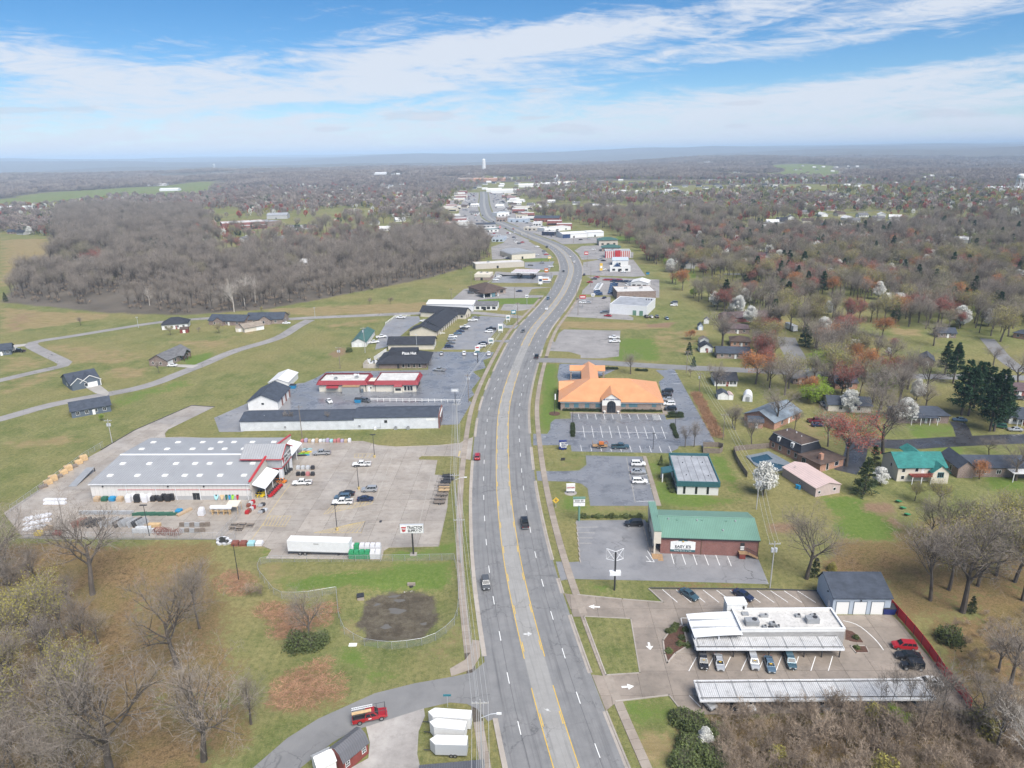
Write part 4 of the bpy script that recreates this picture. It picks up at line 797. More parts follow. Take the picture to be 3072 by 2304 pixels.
L7=lambda x0,y0,x1,y1,m='white_paint',w=.13:bar(bank_lot,'parking_line',flat('B7',x0,y0),flat('B7',x1,y1),w,.055,m)
for i in range(9):L7(872+i*65.2,890,880+i*66.5,932)
L7(1497,892,1520,940)
for i in range(6):L7(1447+i*2,897+i*8,1500+i*3,893+i*8.4,w=.18)
for i in range(10):L7(907+i*68,982+i*.8,922+i*70.3,1074+i*1.2)
L7(838,1028,1565,1038)
for i in range(10):L7(890+i*76.5,1134+i*.8,897+i*78,1180+i*1.3)
L7(590,1070,620,1071);L7(1600,573,1650,575);L7(1600,650,1665,652)
# ------------------------------------------------------------------ car dealer: office, carports, garage
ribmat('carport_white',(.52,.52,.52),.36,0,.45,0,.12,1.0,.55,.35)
b=Bld('dealer_office','white flat roofed dealer office with rooftop units and a swept canopy','office','R4',675,461,1440,456,4.3)
L_=b.L;D_=6.6
b.box('wall',0,L_,0,D_,-.3,3.75,'block_grey');b.box('roof_deck',.1,L_-.1,.1,D_-.1,3.75,3.95,'roof_white');b.parapet(-.03,L_+.03,-.03,D_+.03,3.6,4.3,'white_wall',cap='white_metal')
b.hvac(2.6,2.0,3.95,2.6,1.5,1.15);b.hvac(14.8,2.6,3.95,2.5,1.4,1.1);b.hvac(6.6,1.6,3.95,1.0,.8,.7);b.hvac(4.8,.9,3.95,.8,.6,.5);b.hvac(7.4,.8,3.95,.6,.6,.6);b.hvac(5.8,4.3,3.95,1.6,.6,.6);b.hvac(12.6,4.3,3.95,1.0,.8,.5);b.hvac(15.8,4.4,3.95,1.1,.8,.45)
b.box('roof_hatch',1.6,2.9,4.6,5.6,3.95,4.3,'grey_metal');b.box('roof_hatch',5.6,6.6,.6,1.2,3.95,4.15,'dark_metal')
ph=b.box('stair_house',-1.0,3.0,D_,D_+2.4,-.2,5.2,'lap_white');MB().box(-1.1,3.1,D_-.05,D_+2.5,5.2,5.4).obj('coping','white_metal',ph);MB().box(2.2,2.5,D_-.3,D_-.02,4.3,4.9).obj('lamp','dark_metal',ph)
b.win('E',2.4,1,1.4,1.4,'black_trim',off=L_);b.win('E',5.0,.1,.9,2.1,'white_trim',off=L_)
for x in(2,5,8,11.5,15,18):b.win('S',x,.7,1.8,1.5,'black_trim')
n=8;pr=[];
for i in range(n+1):t=i/n;pr.append((-9.4+9.4*t,3.15+.55*math.sin(t*PI*.5)))
b.prof('canopy',[(x,z)for x,z in pr]+[(x,z+.14)for x,z in pr[::-1]],'y',-1.0,D_-.3,'white_metal')
for x,y in((-9,-.6),(-9,D_-.9),(-4.5,-.6),(-4.5,D_-.9)):b.box('canopy_post',x-.12,x+.12,y-.12,y+.12,0,3.15,'white_metal')
for i in range(1,3):b.box('canopy_seam',-9.2,-.2,-1.0+i*2.4,-.95+i*2.4,3.6,3.9,'grey_metal')
def carport(name,label,reg,x1,y1,x2,y2,depth,z,nposts):
 c=Bld(name,label,'carport',reg,x1,y1,x2,y2,z);L_=c.L
 c.prof('roof',[(0,z-.12),(depth,z+.10),(depth,z+.2),(0,z-.02)],'x',0,L_,'carport_white')
 c.box('fascia',-.06,L_+.06,-.1,0,z-.38,z+.02,'white_metal');c.box('fascia',-.06,L_+.06,depth,depth+.1,z-.16,z+.26,'white_metal');c.prof('fascia',[(-.05,z-.36),(depth+.05,z-.14),(depth+.05,z+.25),(-.05,z+.03)],'x',-.12,-.06,'white_metal');c.prof('fascia',[(-.05,z-.36),(depth+.05,z-.14),(depth+.05,z+.25),(-.05,z+.03)],'x',L_+.06,L_+.12,'white_metal')
 for i in range(nposts):
  x=.5+(L_-1)*i/(nposts-1);c.box('post',x-.09,x+.09,.35,.53,0,z-.13,'dark_metal')
  if depth>4:c.box('post',x-.09,x+.09,depth-.6,depth-.42,0,z,'dark_metal')
  c.prof('rafter',[(0,z-.0),(depth,z+.22),(depth,z+.28),(0,z+.06)],'x',x-.05,x+.05,'grey_metal')
 for yy in(.5,depth-.45):c.prof('purlin',[(yy-.06,z-.02+.22*yy/depth),(yy+.06,z-.02+.22*yy/depth),(yy+.06,z+.08+.22*yy/depth),(yy-.06,z+.08+.22*yy/depth)],'x',.1,L_-.1,'asphalt_patch')
 return c
cp1=carport('carport','long white ribbed carport along the front of the dealer office','R4',345,604,1432,606,4.0,2.35,9)
cp2=carport('carport','long freestanding white ribbed carport beside the bare thicket','R4',372,985,2106,972,4.6,2.35,14)
D4=lambda x0,y0,x1,y1,w=.14,m='white_paint':bar(dealer_lot,'parking_line',flat('R4',x0,y0),flat('R4',x1,y1),w,.062,m)
for i in range(9):D4(343+i*125.4,668-i*.8,286+i*128.6,771-i*.3)
for i in range(11):D4(92+i*99.6,170+i*1.0,202+i*102,264+i*.2)
for i in range(13):D4(290+i*127,952-i*1.0,372+i*130,1036-i*1.3)
cv=[flat('R4',x,y)for x,y in((1425,400),(1500,418),(1560,450),(1620,500),(1680,560),(1738,640))]
cvv=resample(catmull([p.to_2d()for p in cv],5),1.2);mb_=MB()
for i,p in enumerate(cvv):
 t=(cvv[min(i+1,len(cvv)-1)]-cvv[max(0,i-1)]).normalized();mb_.v+=[(p.x-t.y*.08,p.y+t.x*.08,.062),(p.x+t.y*.08,p.y-t.x*.08,.062)]
mb_.f=[(2*i,2*i+1,2*i+3,2*i+2)for i in range(len(cvv)-1)];mb_.m=[0]*len(mb_.f);mb_.obj('curved_line','white_paint',dealer_lot)
D4(228,380,240,440);D4(228,380,330,380)
def arrow(parent,tip,tail,z=.064,m='white_paint'):
 tip,tail=tip.to_2d(),tail.to_2d();d=(tip-tail);l=d.length;d.normalize();n=Vector((-d.y,d.x));h=min(l*.5,1.2);pts=[tail+n*.22,tail-n*.22,tip-d*h-n*.22,tip-d*h-n*.75,tip,tip-d*h+n*.75,tip-d*h+n*.22]
 return MB().prism([tuple(p)for p in pts],z-.02,z).obj('painted_arrow',m,parent)
for(a,c)in(((862,518),(942,522)),((1298,826),(1286,772)),((1183,1082),(1095,1088))):arrow(dealer_lot,flat('R3',*a),flat('R3',*c))
arrow(dealer_lot,flat('R4',865,842),flat('R4',935,852));arrow(road,flat('R3',462,712),flat('R3',402,714),.08,'worn_white');arrow(road,flat('R3',566,1256),flat('R3',574,1244),.08,'worn_white')
def kerb_loop(parent,pts,w=.28,z=.17,m='kerb_concrete',name='kerb',closed=True):
 n=len(pts)
 for i in range(n if closed else n-1):
  a,c=Vector(pts[i][:2]),Vector(pts[(i+1)%n][:2]);d=c-a
  if d.length<.05:continue
  d.normalize();q=Vector((-d.y,d.x))*w/2;a=a-d*w*.45;c=c+d*w*.45
  MB().prism([tuple(a+q),tuple(a-q),tuple(c-q),tuple(c+q)],-.2,z).obj(name,m,parent)
isl=sheet('grass_island',polyf('R3',[(830,590),(1160,606),(1225,990),(985,1005)]),.10,ground.data.materials[0]);
kerb_loop(isl,polyf('R3',[(830,590),(1160,606),(1225,990),(985,1005)]),.25,.19)
bedp=polyf('R3',[(1455,668),(1530,655),(1562,800),(1475,852),(1420,920),(1400,855),(1388,760)])
bed=sheet('planting_bed',bedp,.14,'mulch');kerb_loop(bed,bedp,.3,.22)
bed2p=polyf('R4',[(1445,470),(1490,480),(1548,525),(1570,560),(1500,555),(1440,540)]);bed2=sheet('planting_bed_east',bed2p,.14,'mulch');bed3p=polyf('R4',[(1478,588),(1590,588),(1615,640),(1520,640)]);bed3=sheet('planting_bed_sign',bed3p,.14,'mulch');kerb_loop(bed3,bed3p,.2,.2)
kerb_loop(dealer_lot,polyf('R4',[(0,160),(860,168),(1232,180)]),.3,.2,'asphalt_patch',closed=False);kerb_loop(dealer_lot,polyf('R3',[(785,437),(1100,468),(1392,491),(1290,396)]),.3,.2,'kerb_concrete',closed=False);kerb_loop(dealer_lot,polyf('R3',[(1055,1190),(1430,1146),(1545,1290)]),.25,.18,closed=False)
sheet('office_walk',polyf('R4',[(165,640),(330,645),(1400,645),(1400,600),(1450,600),(1480,560),(1440,520),(300,560),(270,400),(240,400),(270,560)]),.10,'walk_concrete')
# garage
b=Bld('garage','pale blue three door garage with slate shingle roof by red fence','garage','R4',1338,350,1762,352)
L_=b.L;D_=8.3;E_=4.1
b.prof('wall',[(0,-.3),(D_,-.3),(D_,3.6),(6.2,6.2),(0,E_)],'x',0,L_,'lap_blue')
b.prof('roof',[(-.4,E_-.1),(6.2,6.22),(D_+.4,3.3),(D_+.4,3.45),(6.2,6.4),(-.4,E_+.08)],'x',-.25,L_+.25,'shingle_slate')
for x0,x1 in((1365,1470),(1495,1600),(1623,1728)):
 p,q=b.face('R4',x0,348),b.face('R4',x1,260);d=b.door('S',(p.x+q.x)/2,q.x-p.x,q.z,'white_trim',name='garage_door',handle=False,panels=4);w=q.x-p.x
 MB().box(-w/2-.12,-w/2,-.07,.02,0,q.z+.12).box(w/2,w/2+.12,-.07,.02,0,q.z+.12).box(-w/2-.12,w/2+.12,-.07,.02,q.z,q.z+.12).obj('door_surround','slate_siding',d)
b.door('W',1.6,1.0,2.2);b.box('plinth',3.05,3.5,-.03,0,0,.5,'slate_siding');b.box('plinth',6.6,7.05,-.03,0,0,.5,'slate_siding');b.box('lamp',5.6,5.85,-.25,0,3.3,3.5,'dark_metal');b.box('lamp',-.25,0,2.6,2.85,3.7,3.9,'dark_metal')
# red fence of slatted panels
mat('red_slat',(.62,.018,.035),.55,var=.12,vscale=1)
fp=[flat('R4',x,y)for x,y in((1765,300),(1850,395),(1950,510),(2030,610),(2100,710),(2160,800),(2212,880))]+[flat('R5',x,y)for x,y in((1100,1090),(1160,1180),(1215,1275))]
fl=resample([p.to_2d()for p in fp],3.0)
fe=thing('red_fence','bright red slatted fence running behind the dealer lot','fence',(fl[0].x,fl[0].y,0))
for i in range(len(fl)-1):
 a,c=fl[i]-fl[0],fl[i+1]-fl[0];d=(c-a);l=d.length;ang=math.atan2(d.y,d.x)
 p=MB().box(-.05,.05,-.05,.05,0,2.35).obj('post','dark_metal',fe);p.location=(a.x,a.y,0)
 q=MB();k=int(l/.16)
 for j in range(k):q.box(.06+j*l/k,.06+(j+.86)*l/k,-.02,.02,.1,2.3)
 q.box(0,l,-.03,.03,.25,.32);q.box(0,l,-.03,.03,1.6,1.67);o=q.obj('slat_panel','red_slat',fe);o.location=(a.x,a.y,0);o.rotation_euler=(0,0,ang)
 # ------------------------------------------------------------------ east side houses
 # brick house with dark mansard upper floor
b=Bld('mansard_house','two storey orange brick house with black mansard and brown wing by pool','house','B4',272,236,505,345)
L_=b.L
b.box('wall',0,L_,0,8.5,-.2,2.9,'brick_orange');ms=b.hip(0,L_,0,8.5,2.9,5.6,'shingle_black',.35,'mansard',top=1.0);b.hip(1.0,L_-1.0,1.0,7.5,5.6,6.6,'shingle_brown',.55,'roof');b.box('fascia',.4,L_-.4,.4,8.1,5.45,5.6,'white_trim')
for x in(L_*.28,L_*.72):
 b.box('dormer',x-.6,x+.6,-.1,1.2,3.3,5.2,'white_trim');b.win('S',x,3.6,.7,1.3,'white_trim',off=-.1,mull=(2,2))
for x in(1.6,4.5,8.2,11):b.win('S',x,.9,.9,1.4,'white_trim')
for x in(1.6,4):b.win('W',x,.9,.9,1.4,'white_trim');b.win('E',x+1,3.5,.8,1.2,'black_trim',off=L_-.4)
b.box('wing_wall',L_+.02,L_+8.2,-.6,9.5,-.2,2.7,'brick_orange');b.hip(L_,L_+8.2,-.6,9.5,2.7,4.5,'shingle_brown',.6,'wing_roof');b.box('chimney',L_+6.2,L_+7.2,.5,1.7,0,5.3,'brick_orange')
b.win('S',L_+2,.2,1.4,2.0,'white_trim',off=-.6);b.win('E',2.5,.2,1.0,2.1,'white_trim',off=L_+8.2);b.win('E',6.5,.8,1.6,1.3,'white_trim',off=L_+8.2);b.vent(3,4,6.4,.5);b.vent(6,5,6.4,.4,.2);b.vent(9,4,6.4,.4)
# pool, deck, fence
deckp=polyf('B4',[(95,305),(270,270),(470,380),(350,420),(170,380)]);deck=sheet('pool_deck',deckp,.35,'pool_deck')
pool=sheet('pool',polyf('B4',[(130,320),(255,292),(300,330),(240,345),(420,385),(340,410),(200,370),(150,350)]),.30,'pool_water',deck,z0=.1);pool.location.z=.08
def board_fence(name,label,pts,h,m,step=2.6,gap=.0):
 c=resample([p.to_2d()for p in pts]+[pts[-1].to_2d()],step)+[pts[-1].to_2d()];f=thing(name,label,'fence',(c[0].x,c[0].y,tz(c[0].x,c[0].y)))
 for i in range(len(c)-1):
  a,e=c[i]-c[0],c[i+1]-c[0];d=e-a;l=d.length
  if l<.3:continue
  p=MB().box(-.06,.06,-.06,.06,0,h+.1).obj('post',m,f);p.location=(a.x,a.y,0)
  q=MB();k=max(1,int(l/.17))
  for j in range(k):q.box(j*l/k,(j+.92-gap)*l/k,-.02,.02,.05,h-.06*random.random())
  q.box(0,l,.02,.06,h*.3,h*.38);q.box(0,l,.02,.06,h*.75,h*.83);o=q.obj('board_panel',m,f);o.location=(a.x,a.y,0);o.rotation_euler=(0,0,math.atan2(d.y,d.x))
 return f
board_fence('board_fence','grey weathered board fence around the swimming pool',[flat('B4',*p)for p in((270,240),(140,250),(0,262),(20,330),(60,400),(105,465))],1.9,'weathered_wood')
board_fence('dumpster_screen','weathered board enclosure at the corner of bank lot',[flat('B7',*p)for p in((1845,1195),(1995,1200),(2000,1150),(1845,1145),(1845,1195))],1.8,'weathered_wood')
# pink metal building
b=Bld('pink_shed','long low pale pink metal workshop beside the black driveway','shed','B4',622,612,808,580)
L_=b.L;D_=14.8
b.gable(0,L_,0,D_,2.75,3.9,'tin_pink_wall','tin_pink','y',.25,.1);b.win('S',1.2,1.0,.7,.7,'white_trim');b.win('S',6.3,1.2,.8,.8,'white_trim');b.win('W',7,1,.5,.6,'white_trim');b.vent(2,12,3.3,1.0,.1,'galvanised')
# teal roofed house
b=Bld('teal_roof_house','two storey cream house with teal shingle roof and red deck','house','B4',1240,492,1600,490)
L_=b.L
b.gable(0,L_,0,9.5,4.6,7.3,'cream_wall','shingle_teal');b.gable(L_-4.6,L_+.2,-1.6,4,3.6,5.7,'cream_wall','shingle_teal','y',.35,name='bay_');b.gable(5.5,9.5,5,10.6,6.2,7.4,None,'shingle_teal','y',.3,name='rear_')
for x,z in((1.6,3.0),(5.4,3.1),(1.6,.7)):b.win('S',x,z,.9,1.1,'white_trim')
b.door('S',7.2,.9,2.1,'white_trim',z=2.6);b.win('S',L_-2.2,2.0,1.7,1.5,'teal_frame',off=-1.6,mull=(3,1));b.win('W',4,3,.9,1.2,'white_trim')
dk=b.box('deck',3.2,L_-4.7,-2.2,0,2.3,2.5,'red_wood')
for i in range(14):MB().box(3.2+i*.42,3.45+i*.42,-2.25,-2.2,2.5,3.4).obj('baluster','red_wood',dk)
MB().box(3.1,L_-4.6,-2.3,-2.15,3.4,3.52).obj('rail','red_wood',dk)
for x in(3.4,6,L_-5):MB().box(x-.1,x+.1,-2.2,-2,0,2.3).obj('post','white_trim',dk)
for x,y in((3,6),(8,3.5)):b.vent(x,y,6.3,.4,.15)
# brick ranch at the frame edge
b=Bld('ranch_house','brick ranch house with dark roof and white patio cover','house','B4',1768,458,2300,462)
L_=b.L
b.gable(0,L_,0,8.5,3.2,5.2,'brick_brown','shingle_slate',over=.4);b.gable(-3.0,1.6,-.8,9.3,3.4,5.4,'brick_brown','shingle_slate','y',.4,name='wing_')
for x in(3.4,5.0,9.2):b.win('S',x,1.1,1.2,1.2,'white_trim',mull=(2,1))
b.win('W',3,.8,1,1.8,'white_trim',off=-3.0);b.box('patio_roof',11.2,L_,-3.6,.1,2.7,2.85,'tin_white');[b.box('patio_post',x-.08,x+.08,-3.5,-3.34,0,2.7,'white_trim')for x in(11.4,15,L_-.4)]
# generic small house builder for the neighbourhood
def house(label,reg,x1,y1,x2,y2,depth,wm,rm,eave=2.7,ridge=4.8,ax='x',roof='gable',wins=3,name='house',chim=None,garage=False,porch=False,group=None,cat='house',fm='white_trim',ell=None):
 b=Bld(name,label,cat,reg,x1,y1,x2,y2,group=group);L_=b.L
 if roof=='gable':b.gable(0,L_,0,depth,eave,ridge,wm,rm,ax)
 else:b.box('wall',0,L_,0,depth,-.3,eave,wm);b.hip(0,L_,0,depth,eave,ridge,rm)
 if ell:x0,x1_,d,rg_=ell;b.gable(x0,x1_,-d,depth*.5,eave,rg_,wm,rm,'y',.35,name='wing_')
 off=0.0
 for i in range(wins):
  x=L_*(i+.7)/(wins+.4)
  if ell and ell[0]-.8<x<ell[1]+.8:b.win('S',x,.9,1.1,1.3,fm,off=-ell[2]);continue
  b.win('S',x,.9,1.1,1.3,fm,mull=(2,1))
 b.win('W',depth*.4,.9,1.0,1.2,fm);b.win('E',depth*.4,.9,1.0,1.2,fm,off=L_)
 if not garage:b.door('S',L_*.56,.95,2.05,'red_wood' if wm=='white_wall' else 'white_trim')
 else:b.door('S',L_*.8,4.4,2.2,'white_trim',name='garage_door',handle=False,panels=4,off=-ell[2]if ell and ell[0]<L_*.8<ell[1]else 0)
 if chim:b.box('chimney',L_*chim-.45,L_*chim+.45,depth*.45,depth*.45+.8,0,ridge+.8,'brick_brown')
 if porch:
  b.box('porch_roof',L_*.2,L_*.75,-2.2,0,eave-.25,eave-.05,rm)
  for x in(.22,.4,.58,.73):b.box('porch_post',L_*x-.08,L_*x+.08,-2.1,-1.94,0,eave-.25,'white_trim')
 return b
H=house
H('gable house with pale blue grey shingle roof behind the mansard house','B8',410,935,600,850,12,'brick_orange','shingle_blue',2.8,5.4,wins=2)
H('brick house with dark hip roof and white porch posts beyond the lane','B8',1300,885,1665,888,9,'brick_brown','shingle_slate',2.9,5.0,roof='hip',porch=True)
H('cream walled house with black roof behind the white blossom tree','B8',800,800,1110,815,9,'cream_wall','shingle_slate',2.8,4.8,wins=2)
H('white sunroom house with black roof and long window band','B7',1935,672,2110,675,10,'white_wall','shingle_black',2.6,4.6,wins=6)
H('brick ranch with navy roof beside the white gabled outbuilding','B8',0,420,240,425,9,'brick_tan','shingle_slate',2.7,4.7,wins=4)
H('white gabled outbuilding with dark roof by the cross street','B7',1822,410,1920,410,6,'white_wall','shingle_black',2.6,4.4,'y',wins=1)
H('brown brick hip roof house beside the orange maple','B8',100,335,240,340,9,'brick_orange','shingle_brown',2.7,4.8,roof='hip')
H('red brick house with brown roof and white blossom tree in front','B8',60,165,380,150,10,'brick_school','shingle_mauve',2.7,5.0,wins=3,ell=(0.2,6,2,5.2))
H('dark mauve roofed brick house behind bare saplings','B8',45,240,235,245,9,'brick_brown','shingle_mauve',2.7,4.6,roof='hip')
H('low brick house half hidden by the weeping willow','B8',550,605,640,605,8,'brick_brown','shingle_grey',2.6,4.3,wins=2)
H('orange brick house with dark roof behind the weeping willow','B8',850,640,1010,640,8,'brick_orange','shingle_slate',2.7,4.6,wins=2,chim=.8)
H('brick gable house with white gable end beside the tall pines','B8',1460,470,1560,480,9,'brick_brown','shingle_slate',2.6,4.6,'y',wins=1)
H('low dark roofed house behind the red maple','B8',1590,270,1720,275,8,'brick_brown','shingle_slate',2.6,4.5)
H('brick ranch with grey roof at the lane corner','B8',2130,270,2300,300,9,'brick_orange','shingle_slate',2.6,4.6,roof='hip')
H('brick gable house beside the parked grey pickup','B8',2080,690,2260,700,8,'brick_school','shingle_mauve',2.6,4.5)
H('dark roofed house with white porch by the parked cars','B8',2100,890,2290,900,9,'white_wall','shingle_slate',2.7,4.8,porch=True)
H('low orange brick wing wall house behind bare maples','B8',230,920,330,925,5,'brick_orange','shingle_slate',2.4,3.6,wins=1)
# sheds
def shed(label,reg,x1,y1,x2,y2,depth,wm,rm,eave=2.1,ridge=3.2,ax='y',name='garden_shed',arch=False):
 b=Bld(name,label,'shed',reg,x1,y1,x2,y2);L_=b.L
 if arch:
  pr=[(L_/2-L_/2*math.cos(t),ridge*math.sin(t)**.8)for t in np.linspace(0,PI,9)];b.prof('shell',pr,'y',0,depth,wm);b.door('S',L_/2,L_*.4,ridge*.6,'grey_metal',handle=False)
 else:b.gable(0,L_,0,depth,eave,ridge,wm,rm,ax,.15,.08);b.door('S',L_/2,1.4,1.8,'white_trim')
 return b
shed('white shed with slate roof and pink lean-to','B7',1960,778,2040,780,5,'white_wall','shingle_slate')
shed('white barrel roofed hoop shed in the back yard','B7',2152,790,2230,797,6,'white_metal','white_metal',ridge=3.2,arch=True,name='hoop_shed')
shed('pink roofed lean-to beside the white shed','B7',2042,780,2080,780,4,'white_wall','tin_pink',1.9,2.4)
shed('small blue and white shed with dark roof','B7',1805,235,1845,236,5,'pale_blue_siding','shingle_slate',2.2,3.6);shed('small white shed behind the blue one','B7',1850,185,1890,187,4,'white_wall','shingle_grey',2.2,3.4)
shed('pale shed with tan roof by the orange shrub','B7',1820,340,1890,340,4,'white_wall','shingle_tan',2.0,3.2)
# ------------------------------------------------------------------ west side: farm supply store
b=Bld('farm_store','huge low farm supply store with grey ribbed roof, skylights and red trim','store','B1',772,690,2092,690)
L_=b.L;D_=34.0;E_=5.1;RG_=6.7
SK=lambda y:E_+(RG_-E_)*(1-abs(y-D_/2)/(D_/2))
b.gable(0,L_,0,D_,E_,RG_,'seam_wall','tin_galv',over=.25,t=.16)
b.prof('ridge_cap',[(D_/2-.5,RG_+.10),(D_/2,RG_+.18),(D_/2+.5,RG_+.10),(D_/2+.5,RG_+.18),(D_/2,RG_+.28),(D_/2-.5,RG_+.18)],'x',-.2,L_,'white_metal');b.box('gutter',-.3,L_+.1,-.42,-.26,E_-.22,E_+.05,'white_metal')
for y in(4.3,11.2,22,29):
 for f in(.08,.255,.43,.555,.65,.78,.93):
  x=L_*f;z=SK(y)+.12;b.box('skylight',x-.75,x+.75,y-.6,y+.6,z-.15,z+.32,'white_paint')
b.box('wall_stripe',8.0,L_,-.05,0,3.15,3.32,'red_trim');b.box('wainscot',0,L_,-.045,0,-.2,1.3,'grey_wall')
for x in(10.5,19.2,25,32,L_-1):b.box('downspout',x-.07,x+.07,-.16,-.02,0,E_-.2,'white_metal')
p,q=b.face('B1',1600,675),b.face('B1',1655,628)
for i in range(2):b.door('S',p.x+.6+i*1.05,1.0,2.2,'glass_dark')
for x in(3.8,23,33.5):b.box('wall_lamp',x-.18,x+.18,-.3,0,4.2,4.55,'dark_metal')
# entrance front on the east gable
fr=MB().extr([(-.4,3.2),(D_+.4,3.2),(D_+.4,6.0),(D_/2,8.3),(-.4,6.0)],'x',L_,L_+.45).obj('front_wall','beige_wall',b.root)
MB().extr([(-.6,5.9),(D_/2,8.3),(D_+.6,5.9),(D_+.6,6.2),(D_/2,8.62),(-.6,6.2)],'x',L_-.1,L_+.55).obj('coping','red_trim',fr)
b.box('front_base',L_,L_+.4,0,D_,-.2,3.2,'beige_wall')
for y0,y1 in((.2,12.0),(22,D_-.2)):
 b.prof('awning',[(L_+.45,4.6),(L_+4.2,3.3),(L_+4.2,3.5),(L_+.45,4.85)],'y',y0,y1,'white_metal');[b.box('awning_post',L_+4.0,L_+4.15,y-.07,y+.07,0,3.35,'white_metal')for y in(y0+.2,(y0+y1)/2,y1-.2)]
T0,T1=12.6,21.4;X1=L_+4.8;tm=(T0+T1)/2
b.box('tower_wall',L_-4,X1,T0,T1,4.0,7.6,'tin_grey' if False else 'grey_metal');b.prof('tower_gable',[(T0,7.6),(T1,7.6),(tm,10.0)],'x',L_-4,X1,'grey_metal')
b.prof('tower_roof',[(T0-.6,7.3),(tm,10.05),(T1+.6,7.3),(T1+.6,7.5),(tm,10.3),(T0-.6,7.5)],'x',L_-7.5,X1+.5,'tin_galv');
for s_ in(0,1):b.prof('tower_trim',([(T0-.65,7.2),(tm,10.0),(tm,10.36),(T0-.65,7.55)]if s_==0 else[(tm,10.0),(T1+.65,7.2),(T1+.65,7.55),(tm,10.36)]),'x',X1+.5,X1+.62,'red_trim')
b.box('tower_band',L_-.2,X1+.06,T0-.08,T1+.08,3.85,4.15,'red_trim');b.box('tower_trim',L_-7.5,X1+.55,T0-.72,T0-.6,7.1,7.35,'red_trim')
for y in(T0+.5,T1-.5):b.box('tower_pier',X1-1,X1,y-.5,y+.5,0,3.85,'white_metal')
for y in np.linspace(T0+1.8,T1-1.8,4):w_=b.win('E',y,.1,1.5,3.3,'white_trim',off=X1-.6)
sg=MB().box(X1,X1+.1,T0+.6,T1-.6,4.6,7.1).obj('sign_board','white_paint',b.root);text("TRACTOR",1.25,'black_trim',sg,(X1+.16,tm+.9,6.45),rz=PI/2,bold=.02);text("SUPPLY Co",1.15,'black_trim',sg,(X1+.16,tm+.9,5.25),rz=PI/2,bold=.02);MB().hull([(X1+.1,T0+.8,6.9),(X1+.1,T0+2.4,6.9),(X1+.1,T0+1.6,4.8)],[(X1+.2,T0+.8,6.9),(X1+.2,T0+2.4,6.9),(X1+.2,T0+1.6,4.8)]).obj('logo_shield','red_trim',sg)
store=b
TL=lambda x0,y0,x1,y1,m='faded_line',w=.14,reg='B2':bar(tsc_lot,'parking_line',flat(reg,x0,y0),flat(reg,x1,y1),w,.062,m)
for i in range(7):TL(490-i*27,620+i*55-(0),600-i*14-10,615+i*57)
for i in range(8):TL(1000+i*-8,395+i*30,905-i*12,397+i*30)
for i in range(12):TL(1320-i*12,335+i*55,1220-i*10,338+i*55)
for i in range(13):TL(1560-i*11,370+i*55,1440-i*8,372+i*55)
TL(470,560,280,830,'worn_yellow');TL(255,880,150,1025,'worn_yellow');TL(1170,330,1040,590,'faded_line');TL(1000,660,830,960);TL(1640,490,1510,1020);TL(1320,335,1180,690);TL(1095,870,1060,960);TL(180,905,110,1015)
for a,c,d,e,n in(((285,825),(480,825),(245,905),(430,912),8),((820,740),(1160,700),(750,810),(1145,725),13),((980,890),(1095,870),(670,965),(1060,965),11),((1010,310),(1175,308),(1005,340),(1150,345),6)):
 for i in range(n):f=i/(n-1);TL(a[0]+(c[0]-a[0])*f,a[1]+(c[1]-a[1])*f,d[0]+(e[0]-d[0])*f,d[1]+(e[1]-d[1])*f,'worn_yellow',.12)
 TL(*a,*c,'worn_yellow');TL(*d,*e,'worn_yellow')
for i in range(5):TL(735+i*(-5),860+i*20,1130-i*10,775+i*28,'faded_line',.1)
bar(tsc_lot,'stop_bar',flat('B2',1880,285),flat('B2',1870,330),.5,.062,'worn_yellow');bar(tsc_lot,'storm_grate',flat('B2',1212,870),flat('B2',1232,870),1.2,.062,'dark_metal')
kerb_loop(tsc_lot,polyf('B2',[(500,206),(1080,206),(1200,240),(1350,252),(1700,240),(1880,222),(1925,195)]),.2,.16,closed=False);kerb_loop(tsc_lot,polyf('B2',[(1895,347),(1830,327),(1560,327),(1532,345),(1545,360),(1690,364),(1668,482)]),.2,.16,closed=False);kerb_loop(tsc_lot,polyf('B2',[(1775,742),(1702,1076),(1290,1086),(1245,1112),(1228,1186)]),.2,.16,closed=False);kerb_loop(tsc_lot,polyf('B2',[(275,1178),(322,1106),(255,1078)]),.2,.16,closed=False)
kerb_loop(tsc_lot,polyf('B5',[(840,1382),(1120,1218),(1590,1014),(1778,1026)]),.3,.2,'asphalt_patch',closed=False);kerb_loop(tsc_lot,polyf('B5',[(1395,1213),(1366,1245),(1372,1278)]),.2,.16,closed=False)
rwp=polyf('B1',[(160,1004),(700,1012),(1200,1014),(1820,1014)])
rw=thing('retaining_wall','long grey block retaining wall below the store yard','wall',(*rwp[0],0))
for a,c in zip(rwp,rwp[1:]):
 d=Vector(c)-Vector(a);n=Vector((d.y,-d.x)).normalized()*.35;MB().prism([tuple(Vector(p)-Vector(rwp[0]))for p in(Vector(a),Vector(c),Vector(c)+n,Vector(a)+n)],-2.6,.12).obj('wall_section','block_wall',rw)
